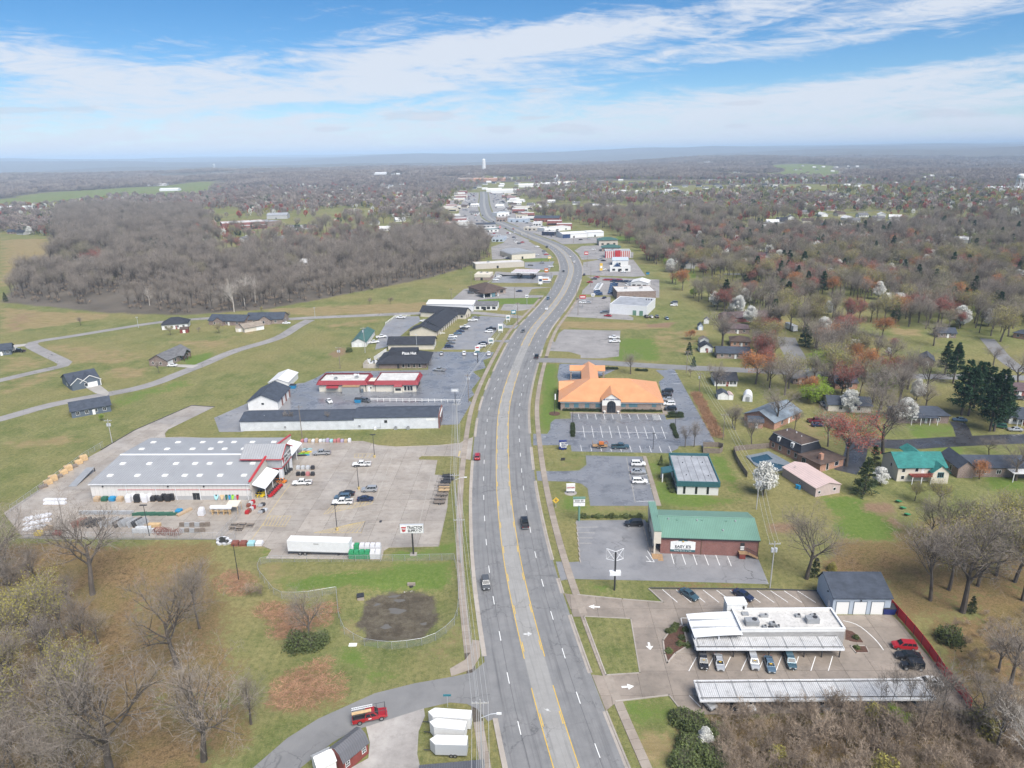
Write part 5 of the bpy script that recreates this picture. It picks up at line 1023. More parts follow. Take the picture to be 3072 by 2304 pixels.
 # long white block building with slate roof, lower rear half
b=Bld('long_white_building','long white block building with slate roof in two heights','building','B6',190,1024,1732,1001)
L_=b.L;k=L_*.575
def lean(x0,x1,ze,zb,D_,nm=''):
 b.prof(nm+'wall',[(0,-.3),(D_,-.3),(D_,ze),(D_/2,zb),(0,ze)],'x',x0,x1,'block_white');b.prof(nm+'roof',[(-.25,ze-.05),(D_/2,zb+.02),(D_+.25,ze-.05),(D_+.25,ze+.12),(D_/2,zb+.2),(-.25,ze+.12)],'x',x0-.2,x1+.1,'shingle_slate')
brick('block_white',(.57,.59,.61),(.62,.64,.66),(.5,.51,.53),2.0)
lean(0,k,3.7,5.2,11.0,'rear_');lean(k+.05,L_,4.4,5.9,11.4,'front_');b.box('front_face',L_+.1,L_+.5,-.2,11.6,-.2,4.8,'brick_red');b.box('front_sign',L_+.5,L_+.7,2,9.5,3.6,4.5,'white_paint')
b.win('S',k+11.5,2.4,1.0,1.0,'grey_wall');b.box('wall_sign',L_-4.2,L_-1,-.06,0,3.0,3.9,'white_paint')
for x in(k+15,k+19.5):o=b.box('wall_condenser',x-.55,x+.55,-1.0,-.15,.0,1.0,'grey_metal');MB().cyl((x,-.58,1.0),.38,.06,10).obj('fan','dark_metal',o)
o=b.box('wall_condenser',k+7.2,k+8,-.8,-.1,0,.8,'white_metal');MB().tube([(k+8.2,-.12,.6),(k+9.5,-.12,.6),(k+9.5,-.12,2.4)],.06,5).obj('pipe','grey_metal',b.root);[b.vent(x,3,4.9,.4,.12)for x in(k+18,k+3)];b.vent(8,3,4.4,.4,.1)
for x in(k+2,16.2):b.box('wall_box',x-.35,x+.35,-.25,0,1.1,1.7,'grey_metal')
for y in(2.5,8.5):b.win('E',y,.4,2.2,2.2,'black_trim',off=L_+.5)
# shop with gable and garage doors, joined at the rear
b=Bld('repair_shop','white repair shop with slate hip gable roof and brick door front','workshop','B6',250,862,482,857)
L_=b.L;D_=17
b.gable(0,L_,0,D_,3.6,6.3,'white_wall','shingle_slate','y',.5);
for y in(3,8,13):b.door('E',y,3.2,2.9,'white_trim',off=L_,name='bay_door',handle=False,panels=4);b.box('brick_pier',L_,L_+.3,y+1.9,y+2.9,0,3.3,'brick_red')
b.win('S',L_*.5,2.2,1.0,.8)
b=Bld('metal_shed','small cream metal shed with pale ribbed roof by the field','shed','B6',410,692,562,690);L_=b.L
b.gable(0,L_,0,14,2.7,4.2,'white_wall','tin_white','y',.3);b.door('S',L_/2,3,2.4,'white_trim',handle=False);b.door('E',5,1,2.1)
# fast food building with red mansard, two blocks and a link
mat('mansard_cream',(.62,.58,.49),.8,var=.05,dirt=.08)
b=Bld('fast_food_restaurant','cream fast food building with red ribbed mansard and white flat roofs','restaurant','B6',800,717,1558,716)
L_=b.L;s_=L_/758.0
def mans(x0,x1,y0,y1,h,roofm,deckz):
 b.box('wall',x0+.9,x1-.9,y0+.9,y1-.9,-.2,h-1.5,'mansard_cream');b.box('roof_deck',x0+1.3,x1-1.3,y0+1.3,y1-1.3,h-1.5,deckz,roofm)
 for nm,lo,hi,m in(('mansard',[(x0,y0),(x1,y0)],[(x0+.8,y0+.8),(x1-.8,y0+.8)],'tin_red'),('mansard',[(x1,y0),(x1,y1)],[(x1-.8,y0+.8),(x1-.8,y1-.8)],'tin_red_y'),('mansard',[(x1,y1),(x0,y1)],[(x1-.8,y1-.8),(x0+.8,y1-.8)],'tin_red'),('mansard',[(x0,y1),(x0,y0)],[(x0+.8,y1-.8),(x0+.8,y0+.8)],'tin_red_y')):
  v=[(*lo[0],h-1.7),(*lo[1],h-1.7),(*hi[1],h),(*hi[0],h)];d=Vector((hi[0][0]-lo[0][0],hi[0][1]-lo[0][1],0))*.35;v2=[tuple(Vector(p)+d)for p in v];MB().hull(v,v2).obj(nm,m,b.root)
mans(-.8,380*s_,-.8,11.5,4.9,'roof_white',4.35);mans(428*s_,L_+.9,-.8,12.5,4.9,'roof_white',4.75)
b.box('link_wall',370*s_,440*s_,.3,8,-.2,3.6,'mansard_cream');b.box('link_fascia',372*s_,438*s_,-.2,.3,3.2,4.6,'tin_red');b.door('S',392*s_,.9,2.1,off=.3);b.win('S',405*s_,1.3,.7,.8,'white_trim',off=.3)
b.prof('awning',[(-1.6,2.0),(.1,3.0),(.1,3.15),(-1.6,2.15)],'x',65*s_,160*s_,'tin_red');rm_=b.box('freezer_room',198*s_,330*s_,-3.0,-.02,0,3.0,'grey_metal');MB().box(197*s_,331*s_,-3.1,0,3.0,3.25).obj('lid','wood',rm_);b.box('waste_bin',335*s_,350*s_,-1.6,-.2,0,1.5,'slate_siding')
wv=b.box('pickup_window_bay',592*s_,655*s_,-1.3,.2,0,2.6,'mansard_cream');MB().hull([(590*s_,-1.6,2.6),(657*s_,-1.6,2.6),(657*s_,.1,2.6),(590*s_,.1,2.6)],[(598*s_,-.9,3.6),(649*s_,-.9,3.6),(649*s_,.1,3.6),(598*s_,.1,3.6)]).obj('bay_roof','tin_red',wv);b.win('S',624*s_,1.0,2.2,.9,'black_trim',off=-1.3)
for x in(675,700,722):b.win('S',x*s_,.5,1.0,2.0,'white_trim',off=.1)
for y in(2,4.5,7,9.5):b.win('E',y,.4,2.0,2.1,'black_trim',off=L_)
b.hvac(6.5,3.5,4.35,1.3,1.2,.9);b.hvac(15,5.2,4.35,1.4,1.2,.9);b.hvac(14,8.8,4.35,2.2,.9,.7,'white_metal');[b.vent(x,y,4.35,.6,.2)for x,y in((2.5,6),(9.5,7),(3.5,8.6))];b.box('roof_sign',L_+.2,L_+.5,4.5,7.5,4.0,5.2,'red_trim')
# pizza restaurant
b=Bld('pizza_restaurant','low brick pizza restaurant under a dark hat shaped roof','restaurant','B6',1268,536,1636,533)
L_=b.L;D_=17
b.box('wall',0,L_,0,D_,-.2,2.6,'brick_brown');b.hip(0,L_,0,D_,2.6,5.0,'shingle_black',1.2,top=5.2)
x0,x1=3.9,L_-4.9
hat=b.prof('hat_roof',[(4.3,4.9),(D_-4.3,4.9),(D_-5.2,7.0),(5.0,7.0)],'x',x0,x1,'shingle_black');text("Pizza Hut",1.75,'white_paint',hat,(x1-3.4,4.42,6.0),rx=math.radians(72),bold=.03)
for i in range(4):
 x=L_*(.52+i*.115);b.prof('window_surround',[(x-.75,.3),(x+.75,.3),(x+.5,2.4),(x-.5,2.4)],'y',-.12,0,'cream_wall');b.prof('window',[(x-.55,.6),(x+.55,.6),(x+.38,2.2),(x-.38,2.2)],'y',-.2,-.12,'glass_dark')
b.door('S',L_*.41,1.0,2.1,'black_trim');b.door('E',8,1.8,2.1,'glass_dark',off=L_)
for i,(x,y,w,d,h)in enumerate(((-2.2,8,2.4,1.6,1.6),(-4.5,9.5,1.6,1.4,1.2),(-5.0,6,1.8,1.4,1.5),(-1.6,11,2.4,1.4,2.0),(-7,11,1.4,1.4,1.6))):
 u=thing('condenser_unit',('boxy grey cooling unit behind the pizza restaurant'),'cooling unit',b.at(x,y),b.rz,'cooling units behind the pizza restaurant');MB().box(-w/2,w/2,-d/2,d/2,0,h).obj('case','grey_metal' if i%2 else 'white_metal',u);MB().cyl((0,0,h),d*.35,.15,10).obj('fan','dark_metal',u)
board_fence('screen_fence','pale board screen around the pizza restaurant bins',[b.at(-.2,1),b.at(-7.5,.5),b.at(-7.8,6),b.at(-7,8)],2.2,'beige_wall');board_fence('screen_fence','white board screen fence behind the pizza restaurant yard',[b.at(-5,13),b.at(-2.0,28)],2.2,'white_wall')
# motel: front block, long angled block with gable, rear block
mg='blocks of the motel'
b=Bld('motel_office','cream motel front block with long slate gable roof','motel','B6',1340,389,1695,386,group=None);L_=b.L
b.gable(0,L_,0,10,3.0,5.6,'cream_wall','shingle_black',over=.6);[b.win('S',x,1,1,1.2)for x in()];[b.door('E',y,1,2.1,'white_trim',off=L_)for y in(2.5,7)];b.win('E',4.8,.8,1.4,1.3,off=L_);b.vent(3,3,4.2,.5)
a0,a1=flat('C8',300,470),flat('C8',470,175)
b=Bld('motel_room_block','long slate roofed motel wing with doors facing the parked cars','motel','C8',690,395,905,215);L_=b.L
b.gable(0,L_,0,13.5,3.0,6.2,'cream_wall','shingle_black',over=.8)
for i in range(9):x=L_*(i+.5)/9;b.door('S',x-.8,.95,2.1,'brown_trim');b.win('S',x+.7,.8,1.5,1.2)
for i in range(10):b.box('walkway_post',L_*i/9-.08,L_*i/9+.08,-1.0,-.84,0,2.7,'white_trim')
b2=Bld('motel_link_block','slate roofed motel block stepping down to the front office','motel','C8',640,440,700,385);b2.gable(0,b2.L+.0,0,15,2.9,5.6,'cream_wall','shingle_black',over=.7,name='');b2.door('S',2,1,2.1,'brown_trim')
b3=Bld('motel_rear_block','far motel block with slate gable roof across the wing','motel','C8',450,200,985,232);b3.gable(0,b3.L,0,9,3.2,6.0,'cream_wall','shingle_black',over=.5);[b3.door('E',y,1,2.1,'brown_trim',off=b3.L)for y in(3,6)];b3.win('S',b3.L-5,.9,1.4,1.2);b3.win('S',b3.L-2,.9,1.4,1.2)
b=Bld('long_shed','white storage building with grey green roof behind motel','shed','B6',1055,368,1168,366);b.gable(0,b.L,0,25,2.6,4.6,'lap_white','tin_green_dark','y',.3);[b.door('E',y,2.4,2.1,'white_trim',off=b.L,name='garage_door',handle=False,panels=4)for y in(4,9,14,19)];b.door('S',b.L*.3,1.6,2,'white_trim');b.door('S',b.L*.6,1.6,2,'white_trim')
# houses of the western subdivision
mat('lap_char',(.055,.07,.09),.7,var=.05)
b=H('slate blue house with dark gable roof beside the power pole','B5',600,1120,925,1062,9,'lap_slate','shingle_slate',2.8,5.2,wins=4);
b.win('W',4,.9,.9,1.2)
b=H('slate house with twin white trimmed gables and wide garage door','B5',592,888,832,838,14,'lap_slate','shingle_slate',2.8,5.8,wins=1,ell=(.2,5.5,1.5,5.0))
L_=b.L;b.gable(L_-7.5,L_,-1.2,7,2.8,5.2,'lap_slate','shingle_slate','y',.4,name='garage_');b.door('S',L_-3.7,5.0,2.2,'white_trim',off=-1.2,name='garage_door',handle=False,panels=4)
for x0,x1,z0,z1,yy in((.0,5.7,2.75,5.0,-1.92),(L_-7.7,L_+.2,2.75,5.2,-1.62)):
 xm=(x0+x1)/2;b.prof('bargeboard',[(x0-.3,z0-.2),(xm,z1),(x1+.3,z0-.2),(x1+.3,z0+.1),(xm,z1+.3),(x0-.3,z0+.1)],'y',yy,yy+.1,'white_trim')
b.box('porch_post',L_-7.9,L_-7.6,-1.3,-1.0,0,2.7,'white_trim');b.box('porch_post',L_-.1,L_+.2,-1.3,-1.0,0,2.7,'white_trim')
b=Bld('gable_house','long brick end house with grey shingle roof and wood porch gable','house','B5',1242,686,1392,690);L_=b.L
b.gable(0,L_,0,19,3.0,5.6,'brick_brown','shingle_grey','y',.5);b.gable(L_-1,L_+3.0,9,15,3.0,5.2,None,'shingle_grey','x',.3,name='porch_');[b.box('porch_post',L_+2.8,L_+3.0,y-.1,y+.1,0,2.9,'brown_trim')for y in(9.2,12,14.8)];b.win('S',2,.9,.9,1.2);b.win('S',6,.9,.9,1.2);b.door('E',2.5,4,2.2,'white_trim',off=L_,name='garage_door',handle=False,panels=4);[b.win('E',y,.8,1.3,1.4,off=L_)for y in(6.5,11,16.5)];b.door('E',13,1,2.1,'brown_trim',off=L_)
H('slate blue bungalow beside the parked white pickup','B5',-90,612,98,590,10,'slate_siding','shingle_slate',2.7,5.0,wins=4)
H('white house with black hip roof and small red shed','B5',1345,388,1560,372,10,'white_wall','shingle_black',2.9,6.2,roof='hip',wins=4)
H('brick house with blue slate roof and white gable trim','B5',1735,345,2030,352,10,'brick_brown','shingle_slate',2.8,5.4,wins=3,ell=(4,10,1.5,5.0))
H('brick house with slate roof and white rear garage','B6',235,190,520,185,11,'brick_tan','shingle_slate',2.9,5.8,wins=3,ell=(8,15,2,5.2))
b=H('cream gabled garage standing in the lawn','B6',220,255,372,228,9,'cream_wall','shingle_tan',2.5,4.2,wins=0,name='garage',cat='garage',garage=True);shed('cream garden shed beside the gabled garage','B6',150,250,215,248,5,'cream_wall','shingle_tan',2.2,3.2,'x');shed('small red shed by the black roofed house','B5',1495,415,1562,410,4,'red_wood','shingle_brown',2.2,3.2,'x')
# ------------------------------------------------------------------ vehicles
PAINT=dict(white=(.70,.70,.69),silver=(.40,.41,.42),grey=(.12,.125,.13),black=(.012,.012,.014),blue=(.02,.045,.12),red=(.32,.012,.018),teal=(.055,.11,.14),maroon=(.13,.012,.02),tan=(.33,.28,.21),green=(.02,.09,.05),navy=(.012,.02,.055),orange=(.5,.14,.02),steel_blue=(.10,.16,.22))
for k,c in PAINT.items():mat('paint_'+k,c,.28,.35 if k in('silver','grey','teal','steel_blue')else 0,coat=.6,spec=.5)
mat('car_glass',(.015,.02,.025),.10,spec=.32);mat('tyre',(.018,.018,.019),.85);mat('rim',(.36,.37,.38),.35,.7);mat('headlamp',(.65,.67,.68),.15,spec=.8);mat('tail_lamp',(.30,.01,.01),.25);mat('bumper_dark',(.03,.03,.032),.6)
def loft(b,st):
 o=len(b.v);n=8
 for x,zl,zm,zb,w in st:b.v+=[(x,-w*.90,zl),(x,-w,zl+.16),(x,-w,zm),(x,-w*.93,zb),(x,w*.93,zb),(x,w,zm),(x,w,zl+.16),(x,w*.90,zl)]
 for i in range(len(st)-1):
  for j in range(n):b.f.append((o+i*n+j,o+(i+1)*n+j,o+(i+1)*n+(j+1)%n,o+i*n+(j+1)%n));b.m.append(0)
 b.f+=[tuple(o+j for j in range(n)),tuple(o+(len(st)-1)*n+j for j in range(n))[::-1]];b.m+=[0,0];return b
def cabin(x0,x1,X0,X1,zb,zt,w,W):
 lo=[(x0,-w,zb),(x1,-w,zb),(x1,w,zb),(x0,w,zb)];hi=[(X0,-W,zt),(X1,-W,zt),(X1,W,zt),(X0,W,zt)];return[Vector(p)for p in lo],[Vector(p)for p in hi]
def pane(lo,hi,i,j,a=.06,c=.94,s=.12,t=.9,off=.018,seg=None):
 p0,p1,q1,q0=lo[i],lo[j],hi[j],hi[i];n=(p1-p0).cross(q0-p0).normalized()*off
 f=lambda u,v:(p0.lerp(p1,u)).lerp(q0.lerp(q1,u),v)+n
 b=MB()
 for u0,u1 in(seg or[(a,c)]):b.add([f(u0,s),f(u1,s),f(u1,t),f(u0,t)],[(0,1,2,3)])
 return b
SPEC={
'sedan':dict(st=[(-2.35,.42,.62,.80,.70),(-2.25,.25,.68,.95,.84),(-1.5,.22,.70,1.02,.90),(1.0,.22,.70,.98,.90),(1.9,.22,.66,.86,.86),(2.3,.28,.55,.70,.74)],cab=(-1.75,1.15,-.95,.35,.97,1.45,.84,.62),side=[(.10,.47),(.51,.88)],wx=(-1.38,1.42),r=.32,w=.90),
'suv':dict(st=[(-2.3,.5,.75,1.0,.80),(-2.22,.32,.80,1.10,.90),(-1.4,.28,.80,1.12,.93),(.9,.28,.80,1.08,.93),(1.9,.30,.78,1.0,.90),(2.3,.38,.62,.82,.80)],cab=(-2.2,1.25,-1.95,.45,1.08,1.72,.87,.70),side=[(.05,.30),(.33,.60),(.63,.90)],wx=(-1.38,1.42),r=.37,w=.93),
'pickup':dict(st=[(-.85,.45,.85,1.12,.95),(1.2,.42,.85,1.12,.96),(1.35,.42,.85,1.14,.96),(2.6,.45,.84,1.06,.93),(2.88,.5,.72,.92,.86)],cab=(-.85,1.5,-.65,.75,1.10,1.82,.90,.74),side=[(.06,.44),(.49,.86)],wx=(-1.75,1.85),r=.42,w=.96,bed=True),
'van':dict(st=[(-2.6,.45,1.0,1.25,.95),(-2.5,.35,1.0,1.3,.98),(1.5,.35,1.0,1.25,.98),(2.3,.4,.85,1.05,.94),(2.55,.45,.7,.9,.85)],cab=(-2.55,2.0,-2.5,1.2,1.24,2.25,.95,.85),side=[(.72,.93)],wx=(-1.7,1.7),r=.38,w=.98),
'jeep':dict(st=[(-1.9,.5,.9,1.12,.86),(1.0,.5,.9,1.12,.86),(1.05,.5,.85,1.05,.72),(1.95,.5,.85,1.02,.68)],cab=(-1.9,.95,-1.85,.7,1.1,1.82,.84,.78),side=[(.05,.45),(.5,.93)],wx=(-1.25,1.35),r=.42,w=.88)}
_cc={}
def car_parts(ty):
 s=SPEC[ty];P_=[]
 body=loft(MB(),s['st']);P_.append(('body',body,'paint',[]))
 lo,hi=cabin(*s['cab']);cb=MB().hull(lo,hi);P_.append(('roof',cb,'paint',[]))
 P_.append(('windshield',pane(lo,hi,1,2),'car_glass',[]));P_.append(('rear_window',pane(lo,hi,3,0),'car_glass',[]))
 for i,j in((0,1),(2,3)):P_.append(('side_window',pane(lo,hi,i,j,seg=s['side']if i==0 else[(1-b_,1-a_)for a_,b_ in s['side']]),'car_glass',[]))
 xr,xf=s['st'][0][0],s['st'][-1][0];wf=s['st'][-1][4];zf=s['st'][-1][3]
 if s.get('bed'):
  b=MB();x0,x1,w=-2.92,-.87,.95;b.box(x0,x1,-w,w,.45,.70);b.box(x0,x1,-w,-w+.1,.70,1.14);b.box(x0,x1,w-.1,w,.70,1.14);b.box(x0,x0+.08,-w+.1,w-.1,.70,1.12);P_.append(('bed',b,'paint',[('bed_liner',MB().box(x0+.09,x1,-w+.11,w-.11,.70,.74),'bumper_dark')]));xr=x0
  P_[0][3].append(('rear_bumper',MB().box(x0-.12,x0,-w*.95,w*.95,.45,.62),'rim'))
 for y in(-1,1):
  P_.append(('headlight',MB().box(xf-.10,xf+.02,y*wf*.62-.2,y*wf*.62+.2,zf-.22,zf-.06),'headlamp',[]));P_.append(('taillight',MB().box(xr-.03,xr+.06,y*s['w']*.74-.12,y*s['w']*.74+.12,.72,.95),'tail_lamp',[]))
 P_.append(('grille',MB().box(xf-.02,xf+.03,-wf*.5,wf*.5,zf-.34,zf-.14),'bumper_dark',[]))
 for x in s['wx']:
  for y in(-1,1):
   t=MB();n=12;r=s['r'];yy=y*(s['w']-.09)
   lo_=[(x+r*math.cos(k*2*PI/n),yy-.12,r+r*math.sin(k*2*PI/n))for k in range(n)];hi_=[(p[0],yy+.12,p[2])for p in lo_];t.hull(hi_,lo_)
   r2=r*.6;lo2=[(x+r2*math.cos(k*2*PI/n),yy-.135,r+r2*math.sin(k*2*PI/n))for k in range(n)];hi2=[(p[0],yy+.135,p[2])for p in lo2]
   P_.append(('wheel',t,'tyre',[('rim',MB().hull(hi2,lo2),'rim')]))
 return P_
def car_meshes(ty,far):
 k=(ty,far)
 if k in _cc:return _cc[k]
 P_=car_parts(ty)
 if far:
  ms=['paint_white','car_glass','tyre','rim','headlamp','tail_lamp','bumper_dark'];J=MB()
  def put(b,m):J.add(b.v,b.f,0 if m=='paint' else ms.index(m))
  for n,b,m,ch in P_:
   put(b,m)
   for n2,b2,m2 in ch:put(b2,m2)
  r=J.mesh(ty,ms)
 else:r=[(n,b.mesh(n,'paint_white' if m=='paint' else m),m,[(n2,b2.mesh(n2,m2))for n2,b2,m2 in ch])for n,b,m,ch in P_]
 _cc[k]=r;return r
TYN=dict(sedan='sedan',suv='suv',pickup='pickup_truck',van='van',jeep='off_road_car')
def setpaint(o,col):s=o.material_slots[0];s.link='OBJECT';s.material=MATS['paint_'+col]
def car(ty,col,p,head,label,group=None,far=None,sc=1.0,z=.05):
 """p: world point or (reg,x,y); head in degrees, 0 = pointing east (picture right), 90 = away"""
 if not isinstance(p,Vector):p=G(*p,.75)
 p=Vector((p.x,p.y,tz(p.x,p.y)+z));d=(p-EYE).length;far=d>330 if far is None else far;cat={'pickup':'pickup truck','van':'van'}.get(ty,'car')
 if far:o=link(TYN[ty],car_meshes(ty,True),None,p,math.radians(head));setpaint(o,col);tag(o,label,cat,group)
 else:
  o=thing(TYN[ty],label,cat,p,math.radians(head),group)
  for n,me,m,ch in car_meshes(ty,False):
   c=link(n,me,o)
   if m=='paint':setpaint(c,col)
   for n2,me2 in ch:link(n2,me2,c)
 o.scale=(sc,sc,sc);return o
aD=math.degrees(D_ANG)
# on the highway
def rcar(ty,col,reg,x,y,away,label):
 s=s_of(reg,x,y);t=RT[min(int(s/2),len(RT)-1)];a=math.degrees(math.atan2(t.y,t.x));return car(ty,col,(reg,x,y),a if away else a+180,label)
rcar('suv','grey','R3',135,350,False,'grey SUV driving past the fenced retention pond');rcar('pickup','black','B3',385,700,True,'black pickup on the highway opposite the pawn shop');rcar('suv','red','B2',2025,328,True,'red SUV on the highway beside the store driveway');rcar('pickup','black','B7',547,440,True,'dark pickup on the highway at the cross street');rcar('sedan','grey','B7',440,240,False,'small dark car on the highway beside the motel signs');rcar('sedan','white','B7',625,66,False,'white car on the highway before the curve')
for ty,c,x,y,aw,lb in(('suv','steel_blue',1268,1090,False,'blue grey SUV on the highway below the brown roofed bank'),('sedan','black',1440,785,False,'black car in the highway bend beside the fuel station'),('sedan','white',1557,682,True,'white car in the highway bend by the restaurant'),('sedan','white',1513,622,True,'pale car rounding the far side of the bend'),('sedan','navy',1668,822,True,'navy car turning out of the sales lot'),('pickup','black',1255,518,False,'dark pickup beyond the highway bend'),('sedan','white',972,375,True,'white car on the far straight of the highway'),('sedan','white',895,360,False,'white car near the far traffic junction'),('van','white',845,375,False,'white van near the far traffic junction'),('sedan','black',800,312,True,'black car at the far traffic junction'),('sedan','black',545,168,True,'black car on the distant main street'),('sedan','white',492,170,False,'white car on the distant main street'),('suv','black',665,238,True,'dark SUV waiting at the far junction'),('sedan','red',885,318,False,'red car waiting at the far junction')):rcar(ty,c,'C3',x,y,aw,lb)
# dealer lot
for i,(ty,c,x,y,lb)in enumerate([('suv','black',392,690,'black SUV under the office carport, at its open end by the planting bed'),('sedan','silver',512,700,'silver sedan with yellow windscreen card under the office carport'),('suv','silver',765,695,'silver SUV under the middle of the office carport'),('sedan','steel_blue',884,715,'blue grey sedan with price card under the office carport'),('suv','teal',1035,690,'dark teal SUV under the office carport')]):
 o=car(ty,c,('R4',x,y),-98,lb,sc=.93)
 if i<4:MB().box(.62 if ty=='sedan' else .75,.9,-.25,.25,1.34 if ty=='sedan' else 1.5,1.37 if ty=='sedan' else 1.53).obj('price_card','yellow_paint',o)
for ty,c,x,y,lb in[('suv','silver',420,985,'silver SUV beneath the freestanding carport, beside its end post'),('sedan','black',570,990,'black sedan beneath the freestanding carport'),('sedan','white',705,1000,'white sedan nosing out of the freestanding carport'),('sedan','silver',1245,995,'silver sedan beneath the freestanding carport near the bare saplings'),('suv','black',1930,1000,'black SUV beneath the freestanding carport near the red fence')]:car(ty,c,('R4',x,y),-68 if x<1500 else-60,lb,sc=.93)
car('sedan','teal',('R4',290,200),-56,'blue green sedan parked on the slanted bays behind the office');car('sedan','navy',('R4',690,205),-52,'navy sedan behind the office stair house');car('suv','red',('R4',1875,578),172,'red SUV parked against the red fence',sc=.97);car('sedan','black',('R4',1905,652),172,'black sedan parked between the red SUV and the off-road car');car('jeep','black',('R4',1935,725),172,'black off-road car parked along the red fence');car('sedan','white',('R4',2055,845),175,'white sedan at the end of the freestanding carport')
# pawn shop, clinic, bank
car('suv','black',('B3',1110,706),178,'black SUV parked beside the pawn shop facade',sc=1.02)
for ty,y,x,lb in(('suv',310,1138,'white SUV in the clinic lot, next to the bank kerb'),('sedan',362,1138,'silver white sedan between two white SUVs in the clinic lot'),('suv',426,1148,'white boxy SUV in the clinic lot opposite the porch')):car(ty,'white' if y!=362 else 'silver',('B3',x,y),-3,lb)
for i,(ty,c,x,y,lb)in enumerate((('suv','black',1568,708,'black SUV in the bank row beside a small dark shrub'),('sedan','black',1555,738,'black sedan, second in the bank row from the shrub'),('sedan','silver',1572,772,'silver sedan in the middle of the bank row'),('suv','white',1580,808,'white SUV in the bank row'),('suv','black',1590,848,'black SUV at the hedge end of the bank row'))):car(ty,c,('B7',x,y),178,lb)
tr=car('pickup','teal',('B7',1200,1142),-2,'dark teal flatbed pickup towing an equipment trailer at the bank');
# store lot
for ty,c,x,y,h,lb in(('pickup','silver',732,298,184,'silver pickup with covered bed near the kayaks'),('pickup','white',1065,392,184,'white pickup with black bed by the lamp post'),('pickup','white',570,545,184,'white pickup parked near the mower row'),('pickup','white',905,705,184,'white crew cab pickup beside the hatched paving'),('sedan','black',940,634,178,'black sedan, outermost of the three parked together'),('suv','steel_blue',905,665,182,'blue grey SUV between black sedan and white pickup'),('suv','silver',1130,600,182,'silver SUV parked across from the black sedan'),('sedan','navy',1095,678,2,'navy sedan parked beside hatched paving')):car(ty,c,('B2',x,y),h,lb,far=False)
# restaurants and motel
car('sedan','white',('B6',878,785),-60,'white coupe behind the fast food building');car('suv','grey',('B6',1160,782),-25,'grey SUV beside the blue waste container');car('pickup','silver',('C8',675,838),165,'silver pickup crossing the restaurant lot')
for ty,c,x,y,lb in(('sedan','silver',702,640,'silver sedan in the pizza lot facing the motel'),('suv','white',975,640,'white SUV in the pizza lot'),('sedan','white',1112,640,'white sedan below the pizza pole sign'),('suv','white',1272,643,'white SUV at the street end of the pizza lot')):car(ty,c,('C8',x,y),92,lb,far=False)
for i,(ty,c,x,y)in enumerate((('pickup','white',1080,240),('sedan','grey',1115,208),('pickup','white',985,322),('sedan','black',975,340),('sedan','navy',930,372),('sedan','steel_blue',898,400),('suv','white',838,440),('suv','silver',825,470),('sedan','grey',812,515),('suv','navy',792,560))):car(ty,c,('C8',x,y),6,f'{c.replace("_", " ")} {TYN[ty].replace("_", " ")} in the row outside the motel doors'+(', by the rear block' if i<2 else ''),'cars outside the motel doors',far=False)
for ty,c,x,y,lb in(('suv','white',1275,378,'white SUV beside the middle motel sign'),('pickup','black',1300,345,'black pickup next to the middle motel sign'),('suv','white',1185,550,'long white SUV at the street end of the motel lot'),('sedan','black',1200,518,'black sedan beside the long white SUV'),('pickup','white',212,208,'white pickup by the white rail behind the motel'),('sedan','white',485,248,'white car tucked behind the motel wing')):car(ty,c,('C8',x,y),176,lb,far=False)
for x,y,lb in((1285,285,'white pickup outside the storage building'),(1225,328,'white pickup by the storage building corner')):car('pickup','white',('B6',x,y),20,lb)
car('sedan','white',('B6',545,177),5,'white car at the slate roofed house garage');car('pickup','white',('B5',130,553),175,'white pickup beside the slate bungalow');car('pickup','black',('B5',160,560),175,'black pickup beside the slate bungalow');car('sedan','white',('B5',1428,677),178,'white car on the drive of the grey roofed house')
for ty,c,x,y,h,lb in(('pickup','white',1152,291,180,'white truck with box in the empty lot'),('pickup','white',1155,321,180,'white pickup in the empty lot'),('sedan','silver',1070,92,182,'silver car outside the white flat roofed store'),('sedan','tan',1102,118,150,'tan car at the white store corner'),('suv','black',1402,128,100,'dark SUV behind the white store'),('sedan','silver',1442,128,95,'silver car behind the white store'),('suv','black',1484,128,92,'black SUV behind the white store near the grass'),('sedan','steel_blue',1562,140,92,'blue car at the end of the store drive'),('suv','white',1618,38,180,'white SUV in the side lot by the trees'),('suv','grey',1620,18,180,'grey SUV in the side lot by the trees')):car(ty,c,('B7',x,y),h,lb)
for ty,c,x,y,h,lb in(('pickup','maroon',715,865,2,'maroon pickup outside the blue grey roofed house'),('sedan','navy',730,895,2,'navy sedan next to the maroon pickup'),('sedan','steel_blue',1750,858,165,'pale blue sedan on the brown driveway'),('suv','green',2035,905,150,'green SUV under the tall pines'),('sedan','silver',2148,928,170,'silver sedan on the wet drive'),('pickup','grey',2165,705,178,'grey pickup beside the red brick gable house'),('sedan','white',765,742,80,'white car behind the white blossom tree')):car(ty,c,('B8',x,y),h,lb,far=False)
# red work pickup with ladder rack
rt=car('pickup','red',('R2',965,1290),15,'red work pickup carrying ladders on a black rack',sc=1.04)
for x in(-2.7,-.9,1.2,2.6):MB().tube([(x,-.9,1.0 if x<2 else .8),(x,-.9,2.1),(x,.9,2.1),(x,.9,1.0 if x<2 else .8)],.05,5).obj('rack_hoop','dark_metal',rt)
for y in(-.9,.9):MB().tube([(-2.9,y,2.12),(2.7,y,2.12)],.045,5).obj('rack_rail','dark_metal',rt)
ld=MB()
for y in(.35,.8):ld.box(-2.9,.6,y-.04,y+.04,2.18,2.28)
for i in range(10):ld.box(-2.7+i*.34,-2.63+i*.34,.35,.8,2.2,2.26)
lo_=ld.obj('ladder','white_metal',None);tag(lo_,'white ladder strapped on the red work pickup','ladder');lo_.matrix_world=rt.matrix_basis.copy()if False else Matrix.LocRotScale(rt.location,rt.rotation_euler,rt.scale)
